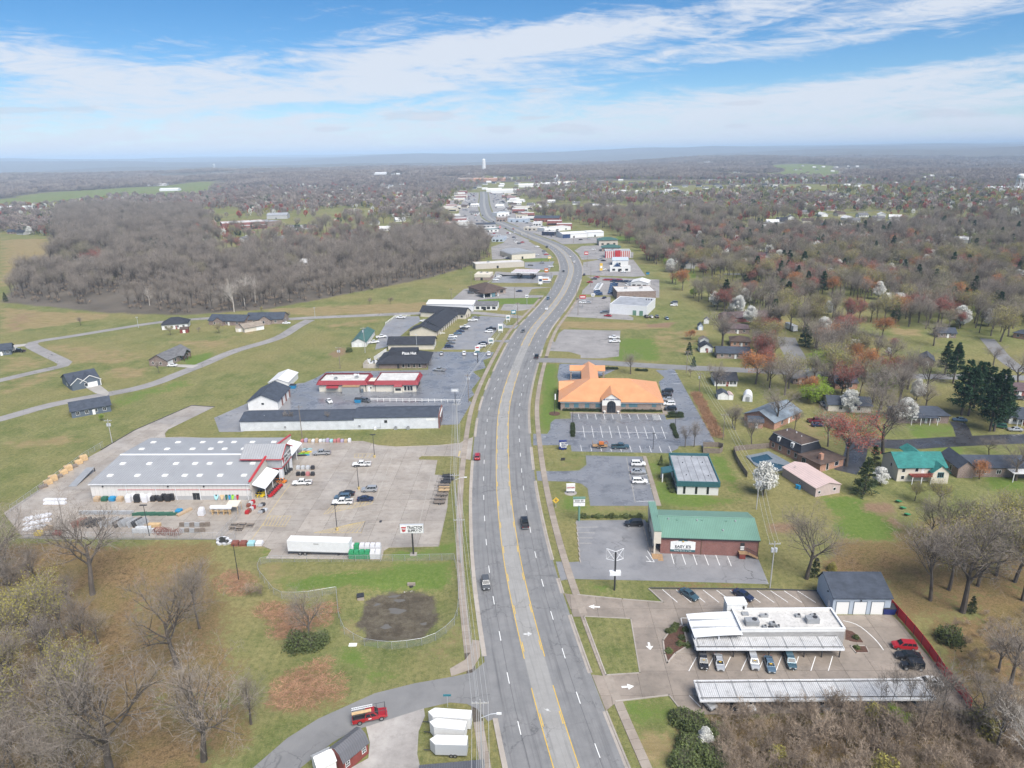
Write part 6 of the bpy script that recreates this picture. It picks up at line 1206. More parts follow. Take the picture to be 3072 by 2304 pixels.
pk=MB().box(-2.9,.3,-.75,-.15,2.17,2.28).obj('plank','new_lumber',None);tag(pk,'pale timber plank strapped on the red work pickup','plank');pk.matrix_world=Matrix.LocRotScale(rt.location,rt.rotation_euler,rt.scale)
MB().box(-.3,.2,-1.0,-.985,.85,1.05).obj('door_sign','white_paint',rt)
# sales lot on the outside of the bend
cols=['white','silver','black','grey','white','navy','red','silver','white','blue']
k=0
for(xa,ya,xb,yb,n,hd)in((1845,925,1805,985,7,175),(2000,925,1975,1030,11,178),(1905,880,2060,880,7,160),(1990,895,2180,905,7,160),(2170,930,2150,940,2,160),(2135,1015,2200,975,3,170),(1810,1010,1835,1042,3,175)):
 for i in range(n):
  f=i/max(1,n-1);c=cols[(k*7+i*3)%10];ty=('sedan','suv','sedan','pickup')[(k+i)%4];k+=1
  car(ty,c,('C3',xa+(xb-xa)*f,ya+(yb-ya)*f),hd,f'{c} {TYN[ty].replace("_", " ")} for sale in the packed car lot by the bend','cars for sale in the packed lot')
for(xa,ya,xb,yb,n,hd)in((35,1260,130,1260,0,0),(250,1330,380,1370,6,160),(420,1560,540,1610,0,0),(270,1290,300,1300,2,160)):
 for i in range(n):f=i/max(1,n-1);c=cols[(i*3+1)%10];car('sedan',c,('C5',xa+(xb-xa)*f,ya+(yb-ya)*f),hd,f'{c} car for sale beside the small white gabled office','cars for sale by the white office')
for i,(x,y,h,lb)in enumerate(((735,825,8,'beside the fuel station shop'),(725,840,8,'beside the fuel station shop'),(710,855,8,'beside the fuel station shop'),(690,880,8,'beside the fuel station shop'),(950,1005,178,'in front of the brown roofed bank'),(415,1025,20,'behind the brown roofed bank'),(465,952,70,'on the drive behind the fuel station'),(1202,692,150,'by the long beige store'),(1076,717,5,'by the long beige store'),(1300,735,160,'by the long beige store sign'),(1148,607,20,'outside the round roofed building'),(800,640,150,'outside the round roofed building rear'),(820,645,150,'outside the round roofed building rear'),(790,620,150,'outside the round roofed building rear'),(1250,600,5,'by the street edge near the round roofed building'),(1235,585,5,'by the street edge near the round roofed building'),(1225,562,5,'by the street edge near the round roofed building'),(1150,515,5,'at the round roofed building drive'),(905,430,30,'outside the far strip of shops'),(910,465,30,'outside the far strip of shops'),(890,410,30,'outside the far strip of shops'),(950,480,30,'outside the far strip of shops'),(985,465,30,'outside the far strip of shops'),(1720,425,10,'outside the blue and white warehouse'),(1630,435,20,'outside the blue and white warehouse'),(1840,430,10,'outside the blue and white warehouse'),(2103,795,0,'in front of the white drive-in'),(1885,765,0,'by the yellow pole sign'),(1730,905,170,'red, beside the grass strip of the sales lot'),(1780,870,160,'in the sales lot entrance'),(1805,850,170,'in the sales lot entrance'),(1845,655,170,'by the striped restaurant'),(1880,668,170,'by the striped restaurant'),(1770,545,170,'by the green roofed bank'),(1710,1130,170,'beside the red pole sign'),(1650,1130,170,'beside the red pole sign'),(1892,1078,60,'in the store front drive'),(1890,1240,178,'along the white store front'),(1930,1275,150,'along the white store corner'))):
 c=('black','white','silver','white','navy','grey','red','silver')[i%8]if 'red,' not in lb else 'red';ty=('sedan','suv')[i%2];car(ty,c,('C3',x,y),h,f'{c} {TYN[ty]} parked {lb.replace("red, ", "")}','cars parked along the far business strip')
 # ------------------------------------------------------------------ trees
def vmat(name,col,var=.25,rough=.9,trans=0.0,hue=.0):
 m=mat(name,col,rough,spec=.2);nt=m.node_tree;L=nt.links.new;b=nt.nodes['Principled BSDF'];oi=N(nt,'ShaderNodeObjectInfo');h=N(nt,'ShaderNodeHueSaturation');h.inputs['Color'].default_value=(*col,1)
 r=N(nt,'ShaderNodeMapRange');L(oi.outputs['Random'],r.inputs[0]);r.inputs[3].default_value=1-var;r.inputs[4].default_value=1+var;L(r.outputs[0],h.inputs['Value'])
 if hue:q=N(nt,'ShaderNodeMapRange');L(oi.outputs['Random'],q.inputs[0]);q.inputs[3].default_value=.5-hue;q.inputs[4].default_value=.5+hue;L(q.outputs[0],h.inputs['Hue'])
 g=N(nt,'ShaderNodeNewGeometry');n=N(nt,'ShaderNodeTexNoise',Scale=.8,Detail=2.0);L(g.outputs['Position'],n.inputs['Vector']);r2=N(nt,'ShaderNodeMapRange');L(n.outputs['Fac'],r2.inputs[0]);r2.inputs[1].default_value=.3;r2.inputs[2].default_value=.7;r2.inputs[3].default_value=.75;r2.inputs[4].default_value=1.2
 h2=N(nt,'ShaderNodeHueSaturation');L(h.outputs[0],h2.inputs['Color']);L(r2.outputs[0],h2.inputs['Value']);L(h2.outputs[0],b.inputs['Base Color']);return m
vmat('bark',(.10,.085,.072));vmat('pale_bark',(.52,.47,.41),.1);vmat('twig',(.245,.21,.176),.2);vmat('twig_far',(.265,.22,.195),.3,hue=.012);vmat('twig_warm',(.30,.235,.175),.25);vmat('bud_yellow',(.30,.27,.075),.2);vmat('leaf_lime',(.23,.34,.035),.15);vmat('bud_olive',(.22,.215,.09),.2);vmat('bud_red',(.34,.085,.065),.2);vmat('bud_orange',(.43,.17,.055),.2);vmat('blossom',(.74,.735,.68),.06);vmat('needle',(.028,.062,.030),.25);vmat('cedar',(.045,.065,.028),.25);vmat('leaf_green',(.10,.125,.045),.25);vmat('bramble',(.33,.19,.115),.15);vmat('dry_grass',(.36,.27,.14),.2)
def rv(R):
 while 1:
  v=Vector((R.uniform(-1,1),R.uniform(-1,1),R.uniform(-1,1)))
  if .05<v.length<1:return v.normalized()
def tri(b,p,d,l,w,R,mi=0):
 s=d.cross(rv(R)).normalized()*w;b.v+=[tuple(p+s),tuple(p-s),tuple(p+d*l)];n=len(b.v);b.f.append((n-3,n-2,n-1));b.m.append(mi)
def leafs(b,p,R,n,rad,size,mi):
 for _ in range(n):q=p+rv(R)*rad*R.random()**.5;tri(b,q,rv(R),size*R.uniform(.7,1.3),size*.45,R,mi)
def bare(seed,H,spread=.5,trunk=.35,up=.35,nl=8,lv=(6,6,6),tw=.030,leaf=0,lsize=.2,limb=.5,r0=None):
 R=random.Random(seed);T,K=MB(),MB();r0=r0 or H*.022
 def go(p,d,l,r,lev):
  n=4 if lev<2 else 3;pts=[p];rs=[r];q=p;dd=d
  for i in range(n):
   dd=(dd+rv(R)*(.16 if lev else .07)+Vector((0,0,up*(.35 if lev else .3)*.4))).normalized();q=q+dd*l/n;pts.append(q);rs.append(r*(1-.62*(i+1)/n))
  if lev<=2:T.tube(pts,rs,(7,5,4)[lev],0,False)
  elif lev==3:
   for a,c in zip(pts,pts[1:]):tri(K,a,(c-a).normalized(),(c-a).length*1.25,tw*1.3,R)
  else:tri(K,p,(q-p).normalized(),l,tw,R)
  if lev==4 or(lev==3 and leaf and R.random()<.3):
   if leaf:leafs(K,q,R,leaf,l*.8,lsize,1)
   if lev==4:
    for _ in range(2):tri(K,pts[2],(dd+rv(R)*.7).normalized(),l*.6,tw*.7,R)
    return
  kids=nl if lev==0 else lv[lev-1]if lev<=3 else 0
  for k in range(kids):
   f=(.55 if lev==0 else .25)+(.45 if lev==0 else .75)*(k+R.random()*.6)/kids;f=min(f,1.0);i=min(int(f*n),n-1);o=pts[i].lerp(pts[i+1],f*n-i)
   t=(pts[i+1]-pts[i]).normalized();s=t.cross(rv(R)).normalized();a=R.uniform(.55,1.0)*(spread if lev==0 else .75)*1.5
   nd=(t*math.cos(a)+s*math.sin(a));
   if lev>0:nd.z+=up*.5
   go(o,nd.normalized(),l*(R.uniform(.50,.72)if lev else limb*R.uniform(1.1,1.5)),rs[i]*(.5 if lev==0 else .62),lev+1)
 go(Vector((0,0,-.3)),Vector((R.uniform(-.06,.06),R.uniform(-.06,.06),1)),H*(trunk+.28),r0,0)
 return T,K
def egg(seed,H,w,mi_leaf=1,n=9000,size=.33,base=.18,p=1.25,core=.35):
 R=random.Random(seed);T,K=MB(),MB();T.tube([(0,0,-.2),(.05,0,H*.3),(0,.05,H*.8)],[H*.025,H*.02,H*.004],6,0,False)
 lumps=[(Vector((R.uniform(-1,1),R.uniform(-1,1),0)),R.uniform(.1,.95),R.uniform(.6,1.15))for _ in range(60)]
 for i in range(n):
  c,t,s=lumps[R.randrange(len(lumps))];prof=(math.sin(PI*min(1,t**.72)))**.75 if t<1 else 0;rr=w*prof
  q=Vector((c.x*rr*.8,c.y*rr*.8,H*(base+(1-base)*t)))+rv(R)*w*.38*s*R.random()**.4;tri(K,q,rv(R),size*R.uniform(.7,1.4),size*.5,R,1)
 for i in range(160):t=R.uniform(.05,.9);a=R.random()*2*PI;rr=w*math.sin(PI*t**.72)**.75*.8;tri(K,Vector((0,0,H*(base*.7+(1-base)*t*.75))),Vector((rr*math.cos(a),rr*math.sin(a),H*.2)).normalized(),rr*1.1+.3,.05,R,0)
 return T,K
def conifer(seed,H,w,n=3000,loose=.5,base=.12,size=.5):
 R=random.Random(seed);T,K=MB(),MB();T.tube([(0,0,-.2),(0,0,H*.5),(.1,0,H*.96)],[H*.02,H*.014,.03],6,0,False)
 br=[]
 for i in range(int(70+H*3)):
  t=R.random()**.85;a=R.random()*2*PI;l=w*((1-t)**.75*.95+.06)*(1-loose*.5*R.random());z=H*(base+(1-base)*t);br.append((Vector((0,0,z)),Vector((math.cos(a),math.sin(a),R.uniform(-.15,.25))).normalized(),l))
 for o,d,l in br:tri(K,o,d,l,.06,R,0)
 for i in range(n):o,d,l=br[R.randrange(len(br))];f=.25+.8*R.random()**.7;q=o+d*l*f+rv(R)*l*.22*R.random()+Vector((0,0,-.1));tri(K,q,(d+rv(R)*.9).normalized(),size*R.uniform(.6,1.2),size*.22,R,1)
 return T,K
def shrub(seed,H,w,n=700,size=.22,twigs=60):
 R=random.Random(seed);T,K=MB(),MB();T.tube([(0,0,-.1),(.05,0,H*.5)],[.06,.02],5,0,False)
 for i in range(twigs):a=R.random()*2*PI;tri(K,Vector((R.uniform(-.3,.3)*w,R.uniform(-.3,.3)*w,0)),Vector((math.cos(a)*R.random()*.7,math.sin(a)*R.random()*.7,1)).normalized(),H*R.uniform(.6,1.1),.025,R,0)
 for i in range(n):v=rv(R);v.z=abs(v.z);q=Vector((v.x*w,v.y*w,v.z*H*.85+.1))*R.uniform(.55,1)*(1+.18*math.sin(v.x*5+seed)*math.sin(v.y*4));tri(K,q,rv(R),size*R.uniform(.7,1.3),size*.45,R,1)
 return T,K
def tuft(seed,H,w,n=240,z=.5):
 R=random.Random(seed);T,K=MB(),MB()
 for i in range(n):a=R.random()*2*PI;o=Vector((math.cos(a),math.sin(a),0))*w*R.random()**.5;tri(K,o,Vector((R.uniform(-.7,.7),R.uniform(-.7,.7),R.uniform(z*.3,z*2))).normalized(),H*R.uniform(.5,1.2),.045,R,0)
 return T,K
KD={}
def kindof(name,fn,variants,mats,tmat='bark'):
 KD[name]=[]
 for sd in variants:
  T,K=fn(sd);h=max(v[2]for v in K.v);J=MB();J.add(T.v,T.f,0);J.v+=K.v;o=len(T.v);J.f+=[tuple(i+o for i in f)for f in K.f];J.m+=[1+m for m in K.m]
  KD[name].append((T.mesh('trunk',tmat)if T.v else None,K.mesh('crown',mats),J.mesh(name,[tmat]+mats),h))
kindof('spread',lambda s:bare(s,17,.62,.25,.30,8,(6,6,5),.021,r0=.46),(1,2,3),['twig','bud_yellow'])
kindof('upright',lambda s:bare(s,17,.38,.38,.6,9,(6,5,5),.022,limb=.4),(4,5,6),['twig','bud_yellow'])
kindof('bud',lambda s:bare(s,15,.58,.22,.35,8,(6,5,5),.024,3,.20),(7,8),['twig','bud_yellow'])
kindof('olive',lambda s:bare(s,14,.55,.25,.4,8,(5,5,5),.026,2,.16),(21,22),['twig','bud_olive'])
kindof('lime',lambda s:bare(s,12,.65,.2,.25,8,(6,5,5),.020,7,.24),(9,),['twig','leaf_lime'])
kindof('willow',lambda s:bare(s,10,.85,.2,-.35,9,(6,5,6),.025,6,.24),(10,),['twig','leaf_lime'])
kindof('red',lambda s:bare(s,12,.55,.2,.45,8,(6,5,5),.024,4,.15),(11,12),['twig','bud_red'])
kindof('orange',lambda s:bare(s,12,.55,.2,.40,8,(6,5,5),.022,4,.20),(13,),['twig','bud_orange'])
kindof('pear',lambda s:egg(s,10,3.4),(14,15),['twig','blossom']);kindof('pine',lambda s:conifer(s,17,4.2,3600,.7,.22,.75),(16,17),['bark','needle']);kindof('cedar',lambda s:conifer(s,11,3.0,4200,.15,.02,.5),(18,19),['bark','cedar']);kindof('spruce',lambda s:conifer(s,11,3.2,3600,.25,.05,.55),(20,),['bark','needle'])
kindof('sycamore',lambda s:bare(s,20,.5,.3,.45,7,(5,4,4),.03,r0=.42),(24,25),['pale_bark','pale_bark'],'pale_bark');kindof('sapling',lambda s:bare(s,9,.35,.5,.6,7,(5,4,3),.022,limb=.3,r0=.07),(26,27),['twig','bud_yellow'])
kindof('shrub',lambda s:shrub(s,1.2,.9),(28,29),['twig','leaf_green']);kindof('hedge',lambda s:shrub(s,1.0,.8,500),(30,),['twig','cedar']);kindof('bramble',lambda s:tuft(s,1.3,2.2,260,.2),(31,32),['bramble']);kindof('thicket',lambda s:bare(s,5,.6,.1,.5,9,(5,4,3),.018,limb=.6,r0=.05),(33,34),['twig_warm','bud_yellow']);kindof('brushgreen',lambda s:shrub(s,2.2,1.6,1300,.22,120),(35,),['twig','leaf_green']);kindof('bushyellow',lambda s:shrub(s,4.5,1.9,2000,.24,160),(36,),['twig','bud_yellow'])
TN=dict(spread='bare_tree',upright='bare_tree',bud='budding_tree',olive='budding_tree',lime='leafing_tree',willow='weeping_willow',red='maple_tree',orange='maple_tree',pear='pear_tree',pine='pine_tree',cedar='cedar_tree',spruce='spruce_tree',sycamore='sycamore_tree',sapling='sapling',shrub='shrub',hedge='shrub',bramble='bramble_clump',thicket='thicket_shrub',brushgreen='green_bush',bushyellow='budding_bush',grasstuft='grass_tuft')
_tc=[0]
def tree(kd,p,h,label,group=None,wide=1.0,parts=None,rz=None,name=None):
 if not isinstance(p,Vector):p=G(*p)
 _tc[0]+=1;vs=KD[kd];T,K,J,hm=vs[_tc[0]%len(vs)];s=h/hm;d=(p-EYE).length;parts=d<300 if parts is None else parts;nm=name or TN[kd];cat='shrub' if kd in('shrub','hedge','brushgreen','bushyellow','thicket','bramble')else 'tree';rz=random.uniform(0,6.28)if rz is None else rz
 if parts and T is not None:
  o=thing(nm,label,cat,p,rz,group);link('trunk',T,o);link('crown',K,o)
 else:o=link(nm,J,None,p,rz);tag(o,label,cat,group)
 o.scale=(s*wide,s*wide,s);return o
def tpx(kd,reg,bx,by,ty,label,group=None,wide=1.0,**k):
 p=G(reg,bx,by);return tree(kd,p,max(1.0,hgt(p,reg,bx,ty)),label,group,wide,**k)
 # woods in the foreground west
FW='bare trees on the leaf littered slope'
for kd,x,y,t,lb,w in[('spread',1440,1605,800,'large bare tree standing alone on the slope above the side street',1.15),('spread',1258,955,190,'tall bare tree with forked trunk in the middle of the slope',.95),('upright',1412,672,140,'slender bare tree behind the forked one',.8),('spread',1775,1348,960,'small bare tree near the side street verge',.9),('spread',655,432,-330,'great bare tree in front of the retaining wall',1.0),('spread',800,1760,800,'lichen grey bare tree at the wood edge with low limb',1.2),('upright',115,1720,1100,'dark trunked bare tree deep in the slope wood',.95)]:tpx(kd,'R1',x,y,t,lb,None,w)
for kd,x,y,t in[('upright',345,1255,800),('bud',300,872,300),('spread',485,492,250),('upright',600,852,380),('spread',692,782,520),('upright',70,425,-150),('spread',10,300,-320),('bud',610,1255,700),('bud',430,1670,1250),('bud',225,710,300),('bud',55,720,380),('spread',-70,1000,480),('upright',150,1120,620),('spread',520,1400,850),('upright',-40,1400,850),('spread',210,1480,950),('upright',380,1000,520),('spread',130,560,60),('upright',280,420,30),('spread',-150,650,100),('bud',40,1150,700),('upright',470,760,330),('spread',60,1960,1300),('upright',300,1850,1250),('spread',560,1900,1300),('bud',-120,1700,1000)]:
 tpx(kd,'R1',x,y,t,'bare grey brown tree in the dense slope wood below the store' if kd!='bud' else 'tree with yellow green buds in the dense slope wood',FW if kd!='bud' else 'budding trees on the slope',1.0)
tpx('spread','R2',530,790,320,'dark bare tree with green shrubs at its foot beside the pond fence',None,.75);[tpx('brushgreen','R2',x,y,y-h,'green bush at the foot of the dark bare tree','green bushes by the pond fence tree')for x,y,h in((460,805,130),(570,800,110),(620,770,90))]
for i,(x,y)in enumerate([(-10,290),(30,330),(60,300),(40,370),(90,340),(20,410),(80,400),(250,540),(330,600),(400,560),(460,620),(380,680),(450,700),(330,690),(600,560),(640,620),(290,560),(660,540),(640,920),(560,980),(420,1010),(350,1080),(480,1070),(600,1080),(700,1060),(740,1130),(420,1150),(330,1180),(540,1160),(-60,330),(-30,380)]):tree('bramble',('R2',x,y),random.uniform(.5,.8),'rust brown bramble clump on the rough slope','bramble clumps on the slope',2.6,rz=i)
for x,y in((130,440),(200,440)):tpx('thicket','R2',x,y,y-100,'tangled bare bush behind the pond fence','tangled bushes by the pond fence',1.1)
# east of the dealer and pawn shop
for kd,reg,x,y,t,lb,w in[('spread','B4',555,1235,650,'bare tree with dense dark base behind the pawn shop lot',1.05),('spread','B4',1745,1490,640,'huge bare tree on the brown rough ground beyond the red fence',1.0),('bud','B4',1640,1320,760,'budding tree leaning beside the huge bare tree',1.1),('upright','B4',1500,1400,760,'bare tree with drooping twigs beside the huge bare tree',1.2)]:tpx(kd,reg,x,y,t,lb,None,w)
for kd,reg,x,y,t in[('bud','B4',2000,1210,650),('bud','B4',2140,1260,640),('olive','B4',1860,1290,700),('bud','B4',2230,1100,560),('spread','B4',1930,1100,560),('olive','B4',1640,1000,560),('bud','B4',2100,1010,560),('spread','B4',1480,930,600),('bud','B4',1560,700,450),('bud','B4',1380,640,480),('olive','B4',2200,1400,700),('spread','R5',1280,1420,920),('spread','R5',1480,1100,560),('upright','R5',1560,1300,700),('sycamore','R5',1560,1700,1080),('spread','R5',1400,980,620),('upright','R5',1380,1560,1000)]:tpx(kd,reg,x,y,t,{'bud':'yellow green budding tree in the rough wood east of the fence','olive':'olive tinged budding tree in the rough wood east of the fence','spread':'bare tree in the rough wood east of the fence','upright':'slim bare tree in the rough wood east of the fence','sycamore':'pale barked bare tree in the thicket corner'}[kd],'trees in the rough wood east of the fence')
for x,y,t in((985,1480,820),(630,1260,900),(835,1480,880),(1240,1240,950),(530,1300,960),(740,1300,930),(1000,1290,900),(860,1250,960)):tpx('sapling','R5',x,y,t,'thin bare sapling rising in front of the freestanding carport','saplings by the carport',.8)
for kd,reg,x,y,t,lb in(('bushyellow','R4',1650,1190,985,'yellow green bush in front of the carport'),('lime','R4',1815,1190,1010,'bright green slim tree in front of the carport'),('brushgreen','R5',1055,765,640,'round evergreen bush alone on the rough grass'),('cedar','R5',1210,560,440,'dark evergreen bush beside the huge bare tree'),('pear','R4',400,1330,1180,'small white blossoming shrub in the roadside thicket'),('bushyellow','B4',750,1170,1090,'yellow green bush behind the garage'),('cedar','B4',620,1220,1070,'dark evergreen bush at the foot of the bare tree')):tpx(kd,reg,x,y,t,lb)
for i in range(12):tree('brushgreen',('R4',215+(i*53)%270,1130+i*32),2.6+(i%3)*.5,'dense green bush at the roadside corner of the thicket','green bushes at the thicket corner',1.2)
# bank and clinic planting
for x,y,t in((1280,578,375),):tpx('spread','B7',x,y,t,'round crowned bare tree on the lawn behind the bank',None,1.0)
for x,y,t in((1705,1150,950),(1775,1145,905)):tpx('spread','B7',x,y,t,'slender bare tree in the raised bed of bank lot','bare trees in the bank bed',.75)
for(xa,ya,xb,yb,n,lb)in((828,975,828,1065,9,'clipped hedge shrub in the kerbed strip by the bank driveway'),(1608,985,1640,1075,9,'clipped hedge shrub in the kerbed strip beside the bank aisle'),(1575,915,1680,915,9,'clipped shrub in the oval bed at bank corner'),(1590,890,1675,895,8,'clipped shrub in the oval bed at bank corner'),(760,862,1040,868,16,'low shrub against the bank front wall, street side of the door'),(1215,868,1510,870,16,'low shrub against the bank front wall, parking side of the door'),(725,720,735,850,8,'dense shrub against the bank side wall'),(1790,730,1960,1060,26,'rust brown shrub in the row along the bank boundary'),(1090,540,1170,540,6,'dark shrub in the bed behind the drive-through'),(1330,552,1400,556,5,'dark shrub on the rear bank lawn')):
 for i in range(n):f=i/max(1,n-1);tree('hedge' if 'rust' not in lb else 'bramble',('B7',xa+(xb-xa)*f,ya+(yb-ya)*f),(1.2 if 'rust' not in lb else 1.7)*random.uniform(.85,1.15),lb,lb+' row',.8 if 'rust' in lb else 1.0,rz=i*1.3)
for i in range(13):tree('shrub',('B3',775+i*31,668+(i%2)*2),.9+.5*((i*7)%3==0),'small shrub in the bed above the pawn shop lot','shrubs above the pawn shop lot')
for x,y in((1285,320),(1330,430),(1345,455),(1350,480),(1365,500),(1360,440)):tree('shrub',('B3',x,y),1.3,'rounded shrub in the clinic front bed','shrubs in the clinic bed')
tpx('cedar','B3',1290,300,255,'clipped dark tree at the clinic corner')
for x,y in((1470,672),(1425,700),(1460,690),(1545,690),(1560,800),(1505,790),(1430,840),(1520,745),(1480,660)):tree('shrub',('R3',x,y),1.1,'small green shrub in the dealer planting bed','shrubs in the dealer planting bed')
tree('shrub',('R4',1515,530),1.0,'green shrub in the bed at the end of the dealer office');tree('shrub',('R4',1525,605),.9,'green shrub beside the dealer bed sign')
# neighbourhood trees east, one by one
NB=[('pear',955,805,640,'white blossom tree before the black roofed cream house'),('pear',240,178,35,'white blossom tree in front of the red brick house'),('pear',120,85,-20,'white blossom tree behind the red brick house'),('pear',1750,200,30,'tall white blossom tree among bare woods'),('pear',1350,880,700,'white blossom tree half hidden by bare branches'),('pear',1235,400,340,'small white blossom tree under the red maple'),('orange',280,605,345,'copper orange maple beside the cross street'),('orange',350,260,160,'small russet maple near the cul de sac'),('orange',1190,270,105,'tall russet maple in the bare woods'),('red',940,255,85,'red budding maple behind the yellow trees'),('red',1265,345,262,'red budding maple above the white blossoms'),('red',1225,600,370,'big red topped maple by the cross street'),('red',930,1195,785,'red topped bare maple in front of mansard house drive'),('lime',770,575,320,'bright lime green tree beside the cross street'),('willow',710,725,548,'weeping willow in fresh yellow green leaf'),('bud',1020,475,225,'yellow green tree beyond the lime green tree'),('bud',690,240,75,'yellow green tree beside the parked bus'),('bud',2040,300,15,'yellow green tree near the lane'),('spread',1195,1105,585,'great bare tree on the lane beside the teal roofed house'),('spread',1150,860,560,'broad bare tree behind the lane'),('spread',1500,800,560,'broad bare tree beside the pines'),('spruce',340,420,240,'blue green spruce beside the copper maple'),('spruce',635,335,175,'spruce behind the cul de sac'),('spread',40,330,20,'tall bare tree beside the small brick house'),('upright',130,935,740,'bare tree in the yard behind the hoop shed'),('upright',250,1065,820,'bare tree in the lawn behind the board fence'),('spread',430,905,590,'bare maple before the blue grey roofed house'),('upright',560,935,750,'bare tree by the blue grey roofed house'),('upright',800,1055,750,'slim bare tree beside the parked cars'),('spread',1990,470,300,'bare tree by the east lane'),('spread',1960,1120,960,'bare crowned tree behind the brick ranch'),('spread',2150,1300,960,'tall bare tree before the brick ranch'),('orange',1890,1290,1150,'small orange budding tree before the brick ranch'),('spread',2170,620,330,'bare tree at the street bend'),('cedar',1060,1400,1125,'dark conical cedar beside the pink shed drive'),('cedar',1130,1180,1045,'dark cedar next to the teal roofed house'),('pear',1175,1330,1200,'white blossoming tree between cedar and house'),('spread',1560,330,110,'bare tree before the low dark roofed house'),('spread',380,640,400,'bare tree behind the copper maple')]
for kd,x,y,t,lb in NB:tpx(kd,'B8',x,y,t,lb,None,1.15 if kd not in('red','orange','lime','willow')else 1.35)
tpx('pear','B4',225,600,328,'large white blossom tree beside the power pole',None,1.0)
for x,y,t in((1640,540,290),(1700,600,310),(1760,830,420),(1810,835,470),(1965,945,520),(1995,945,480),(1900,720,440),(2050,890,540),(1720,500,300),(1850,780,430),(1930,830,470)):tpx('pine','B8',x,y,t,'tall dark pine in the stand beside the lane','pines beside the lane',1.05)
for x,y,t in((1735,430,325),(1770,520,440)):tpx('spruce','B7',x,y,t,'spruce with russet bush above on the cross street lawn','spruces on the cross street lawn')
tpx('orange','B7',1745,310,225,'rust orange spreading tree over the white sheds',None,1.5)
for x,y,t in((1955,740,430),(1900,560,500),(1995,380,60),(2080,1000,780),(1745,600,520)):tpx('spread','B7',x,y,t,'bare yard tree among the houses by the cross street','bare yard trees by the cross street',.9)
tpx('cedar','B6',885,1005,945,'small dark evergreen against the long white building');tpx('shrub','B6',1035,405,365,'round dark bush on the field behind the pizza restaurant');[tpx('sapling','B6',x,1000,850,'thin bare tree against the long white building','thin trees by the white building',.8)for x in(545,590,880)]
for kd,x,y,t,lb in(('bud',1415,430,335,'yellow green tree beside the white house'),('bud',1820,415,320,'yellow green tree behind the brick house'),('spread',1650,405,350,'small bare tree by the red shed'),('upright',1320,745,630,'small bare tree beside the grey roofed house'),('lime',840,1140,1075,'yellow green shrub behind the slate house'),('spread',670,350,260,'bare sapling by the store yard fence')):tpx(kd,'B5',x,y,t,lb)
tpx('bud','B6',350,100,45,'yellow green bush at the wood edge');[tpx('thicket','B6',x,y,t,'bare clump of stems alone in the tan field','bare clumps in the tan field')for x,y,t in((1193,35,-30),(1355,32,-30))];tpx('sapling','B6',565,160,80,'bare street tree by the cream garage')
# ------------------------------------------------------------------ business strip along the bend and the far town
def flatb(label,reg,x1,y1,x2,y2,depth,h,wm='white_wall',rm='roof_white',name='store',wins=0,band=None,door=True,roof='flat',zr=None,n_unit=1,gm='glass_dark'):
 b=Bld(name,label,'house' if name=='house' else 'building',reg,x1,y1,x2,y2);L_=b.L
 if roof=='gable':b.gable(0,L_,0,depth,h,zr or h+1.5,wm,rm,over=.3)
 elif roof=='gabley':b.gable(0,L_,0,depth,h,zr or h+1.5,wm,rm,'y',over=.3)
 elif roof=='hip':b.box('wall',0,L_,0,depth,-.2,h,wm);b.hip(0,L_,0,depth,h,zr or h+2,rm,.8)
 elif roof=='arch':pr=[(L_/2-L_/2*math.cos(t),h+2.2*math.sin(t))for t in np.linspace(0,PI,11)];b.box('wall',0,L_,0,depth,-.2,h,wm);b.prof('roof',pr,'y',-.2,depth,rm);
 else:
  b.box('wall',0,L_,0,depth,-.2,h-.5,wm);b.box('roof_deck',.2,L_-.2,.2,depth-.2,h-.5,h-.35,rm);b.parapet(-.02,L_+.02,-.02,depth+.02,h-.55,h,wm)
  for i in range(n_unit):b.hvac(L_*(.3+.4*i),depth*.6,h-.35,2,1.5,1.1)
 if band:b.box('fascia_band',-.08,L_+.08,-.12,-.02,h-1.2,h-.1,band)
 for i in range(wins):b.win('S',L_*(i+.6)/(wins+.2),.8,min(2.2,L_/wins*.55),1.5,'black_trim',gm)
 if door:b.door('S',L_*.45,1.8,2.2,'glass_dark',handle=False)
 return b
F=flatb
F('long beige metal store beside the fuel station','C3',468,768,1005,738,13,4.6,'beige_wall','roof_white')
b=F('brick fuel station shop with white roof units','C3',458,888,628,890,13,4.6,'brick_tan','roof_white',n_unit=2);b.box('upper_band',-.1,b.L+.1,-.1,13.1,2.4,4.7,'cream_wall')
b=Bld('fuel_canopy','white and red striped fuel station canopy on dark columns','canopy','C3',862,800,1140,806,5.3);L_=b.L;b.box('roof',0,L_,0,16,5.0,5.6,'white_metal');b.box('fascia',-.1,L_+.1,-.15,0,4.9,5.7,'white_metal');[b.box('roof_stripe',0,L_,2+i*4,3.2+i*4,5.6,5.64,'brick_school')for i in range(4)];[b.box('column',L_*x-.3,L_*x+.3,y-.3,y+.3,0,5,'dark_metal')for x in(.2,.75)for y in(3,8,13)];[b.box('pump',L_*x-.5,L_*x+.5,y-.35,y+.35,0,1.8,'dark_metal')for x in(.27,.82)for y in(3,8,13)]
b=F('tan brick branch bank with brown hip and gable roofs','C3',560,1062,800,1030,22,3.2,'brick_tan','shingle_brown','branch_bank',3,roof='hip',zr=7);b.hip(-4,8,-7,2,3.1,5.6,'shingle_brown',.5,'canopy_roof');[b.box('canopy_column',x-.3,x+.3,-6.5,-5.9,0,3.1,'white_trim')for x in(-3.5,2,7.5)];b.box('sign_wall',2.5,5,-6.9,-6.5,0,3,'steel_blue' if False else 'glass_blue')
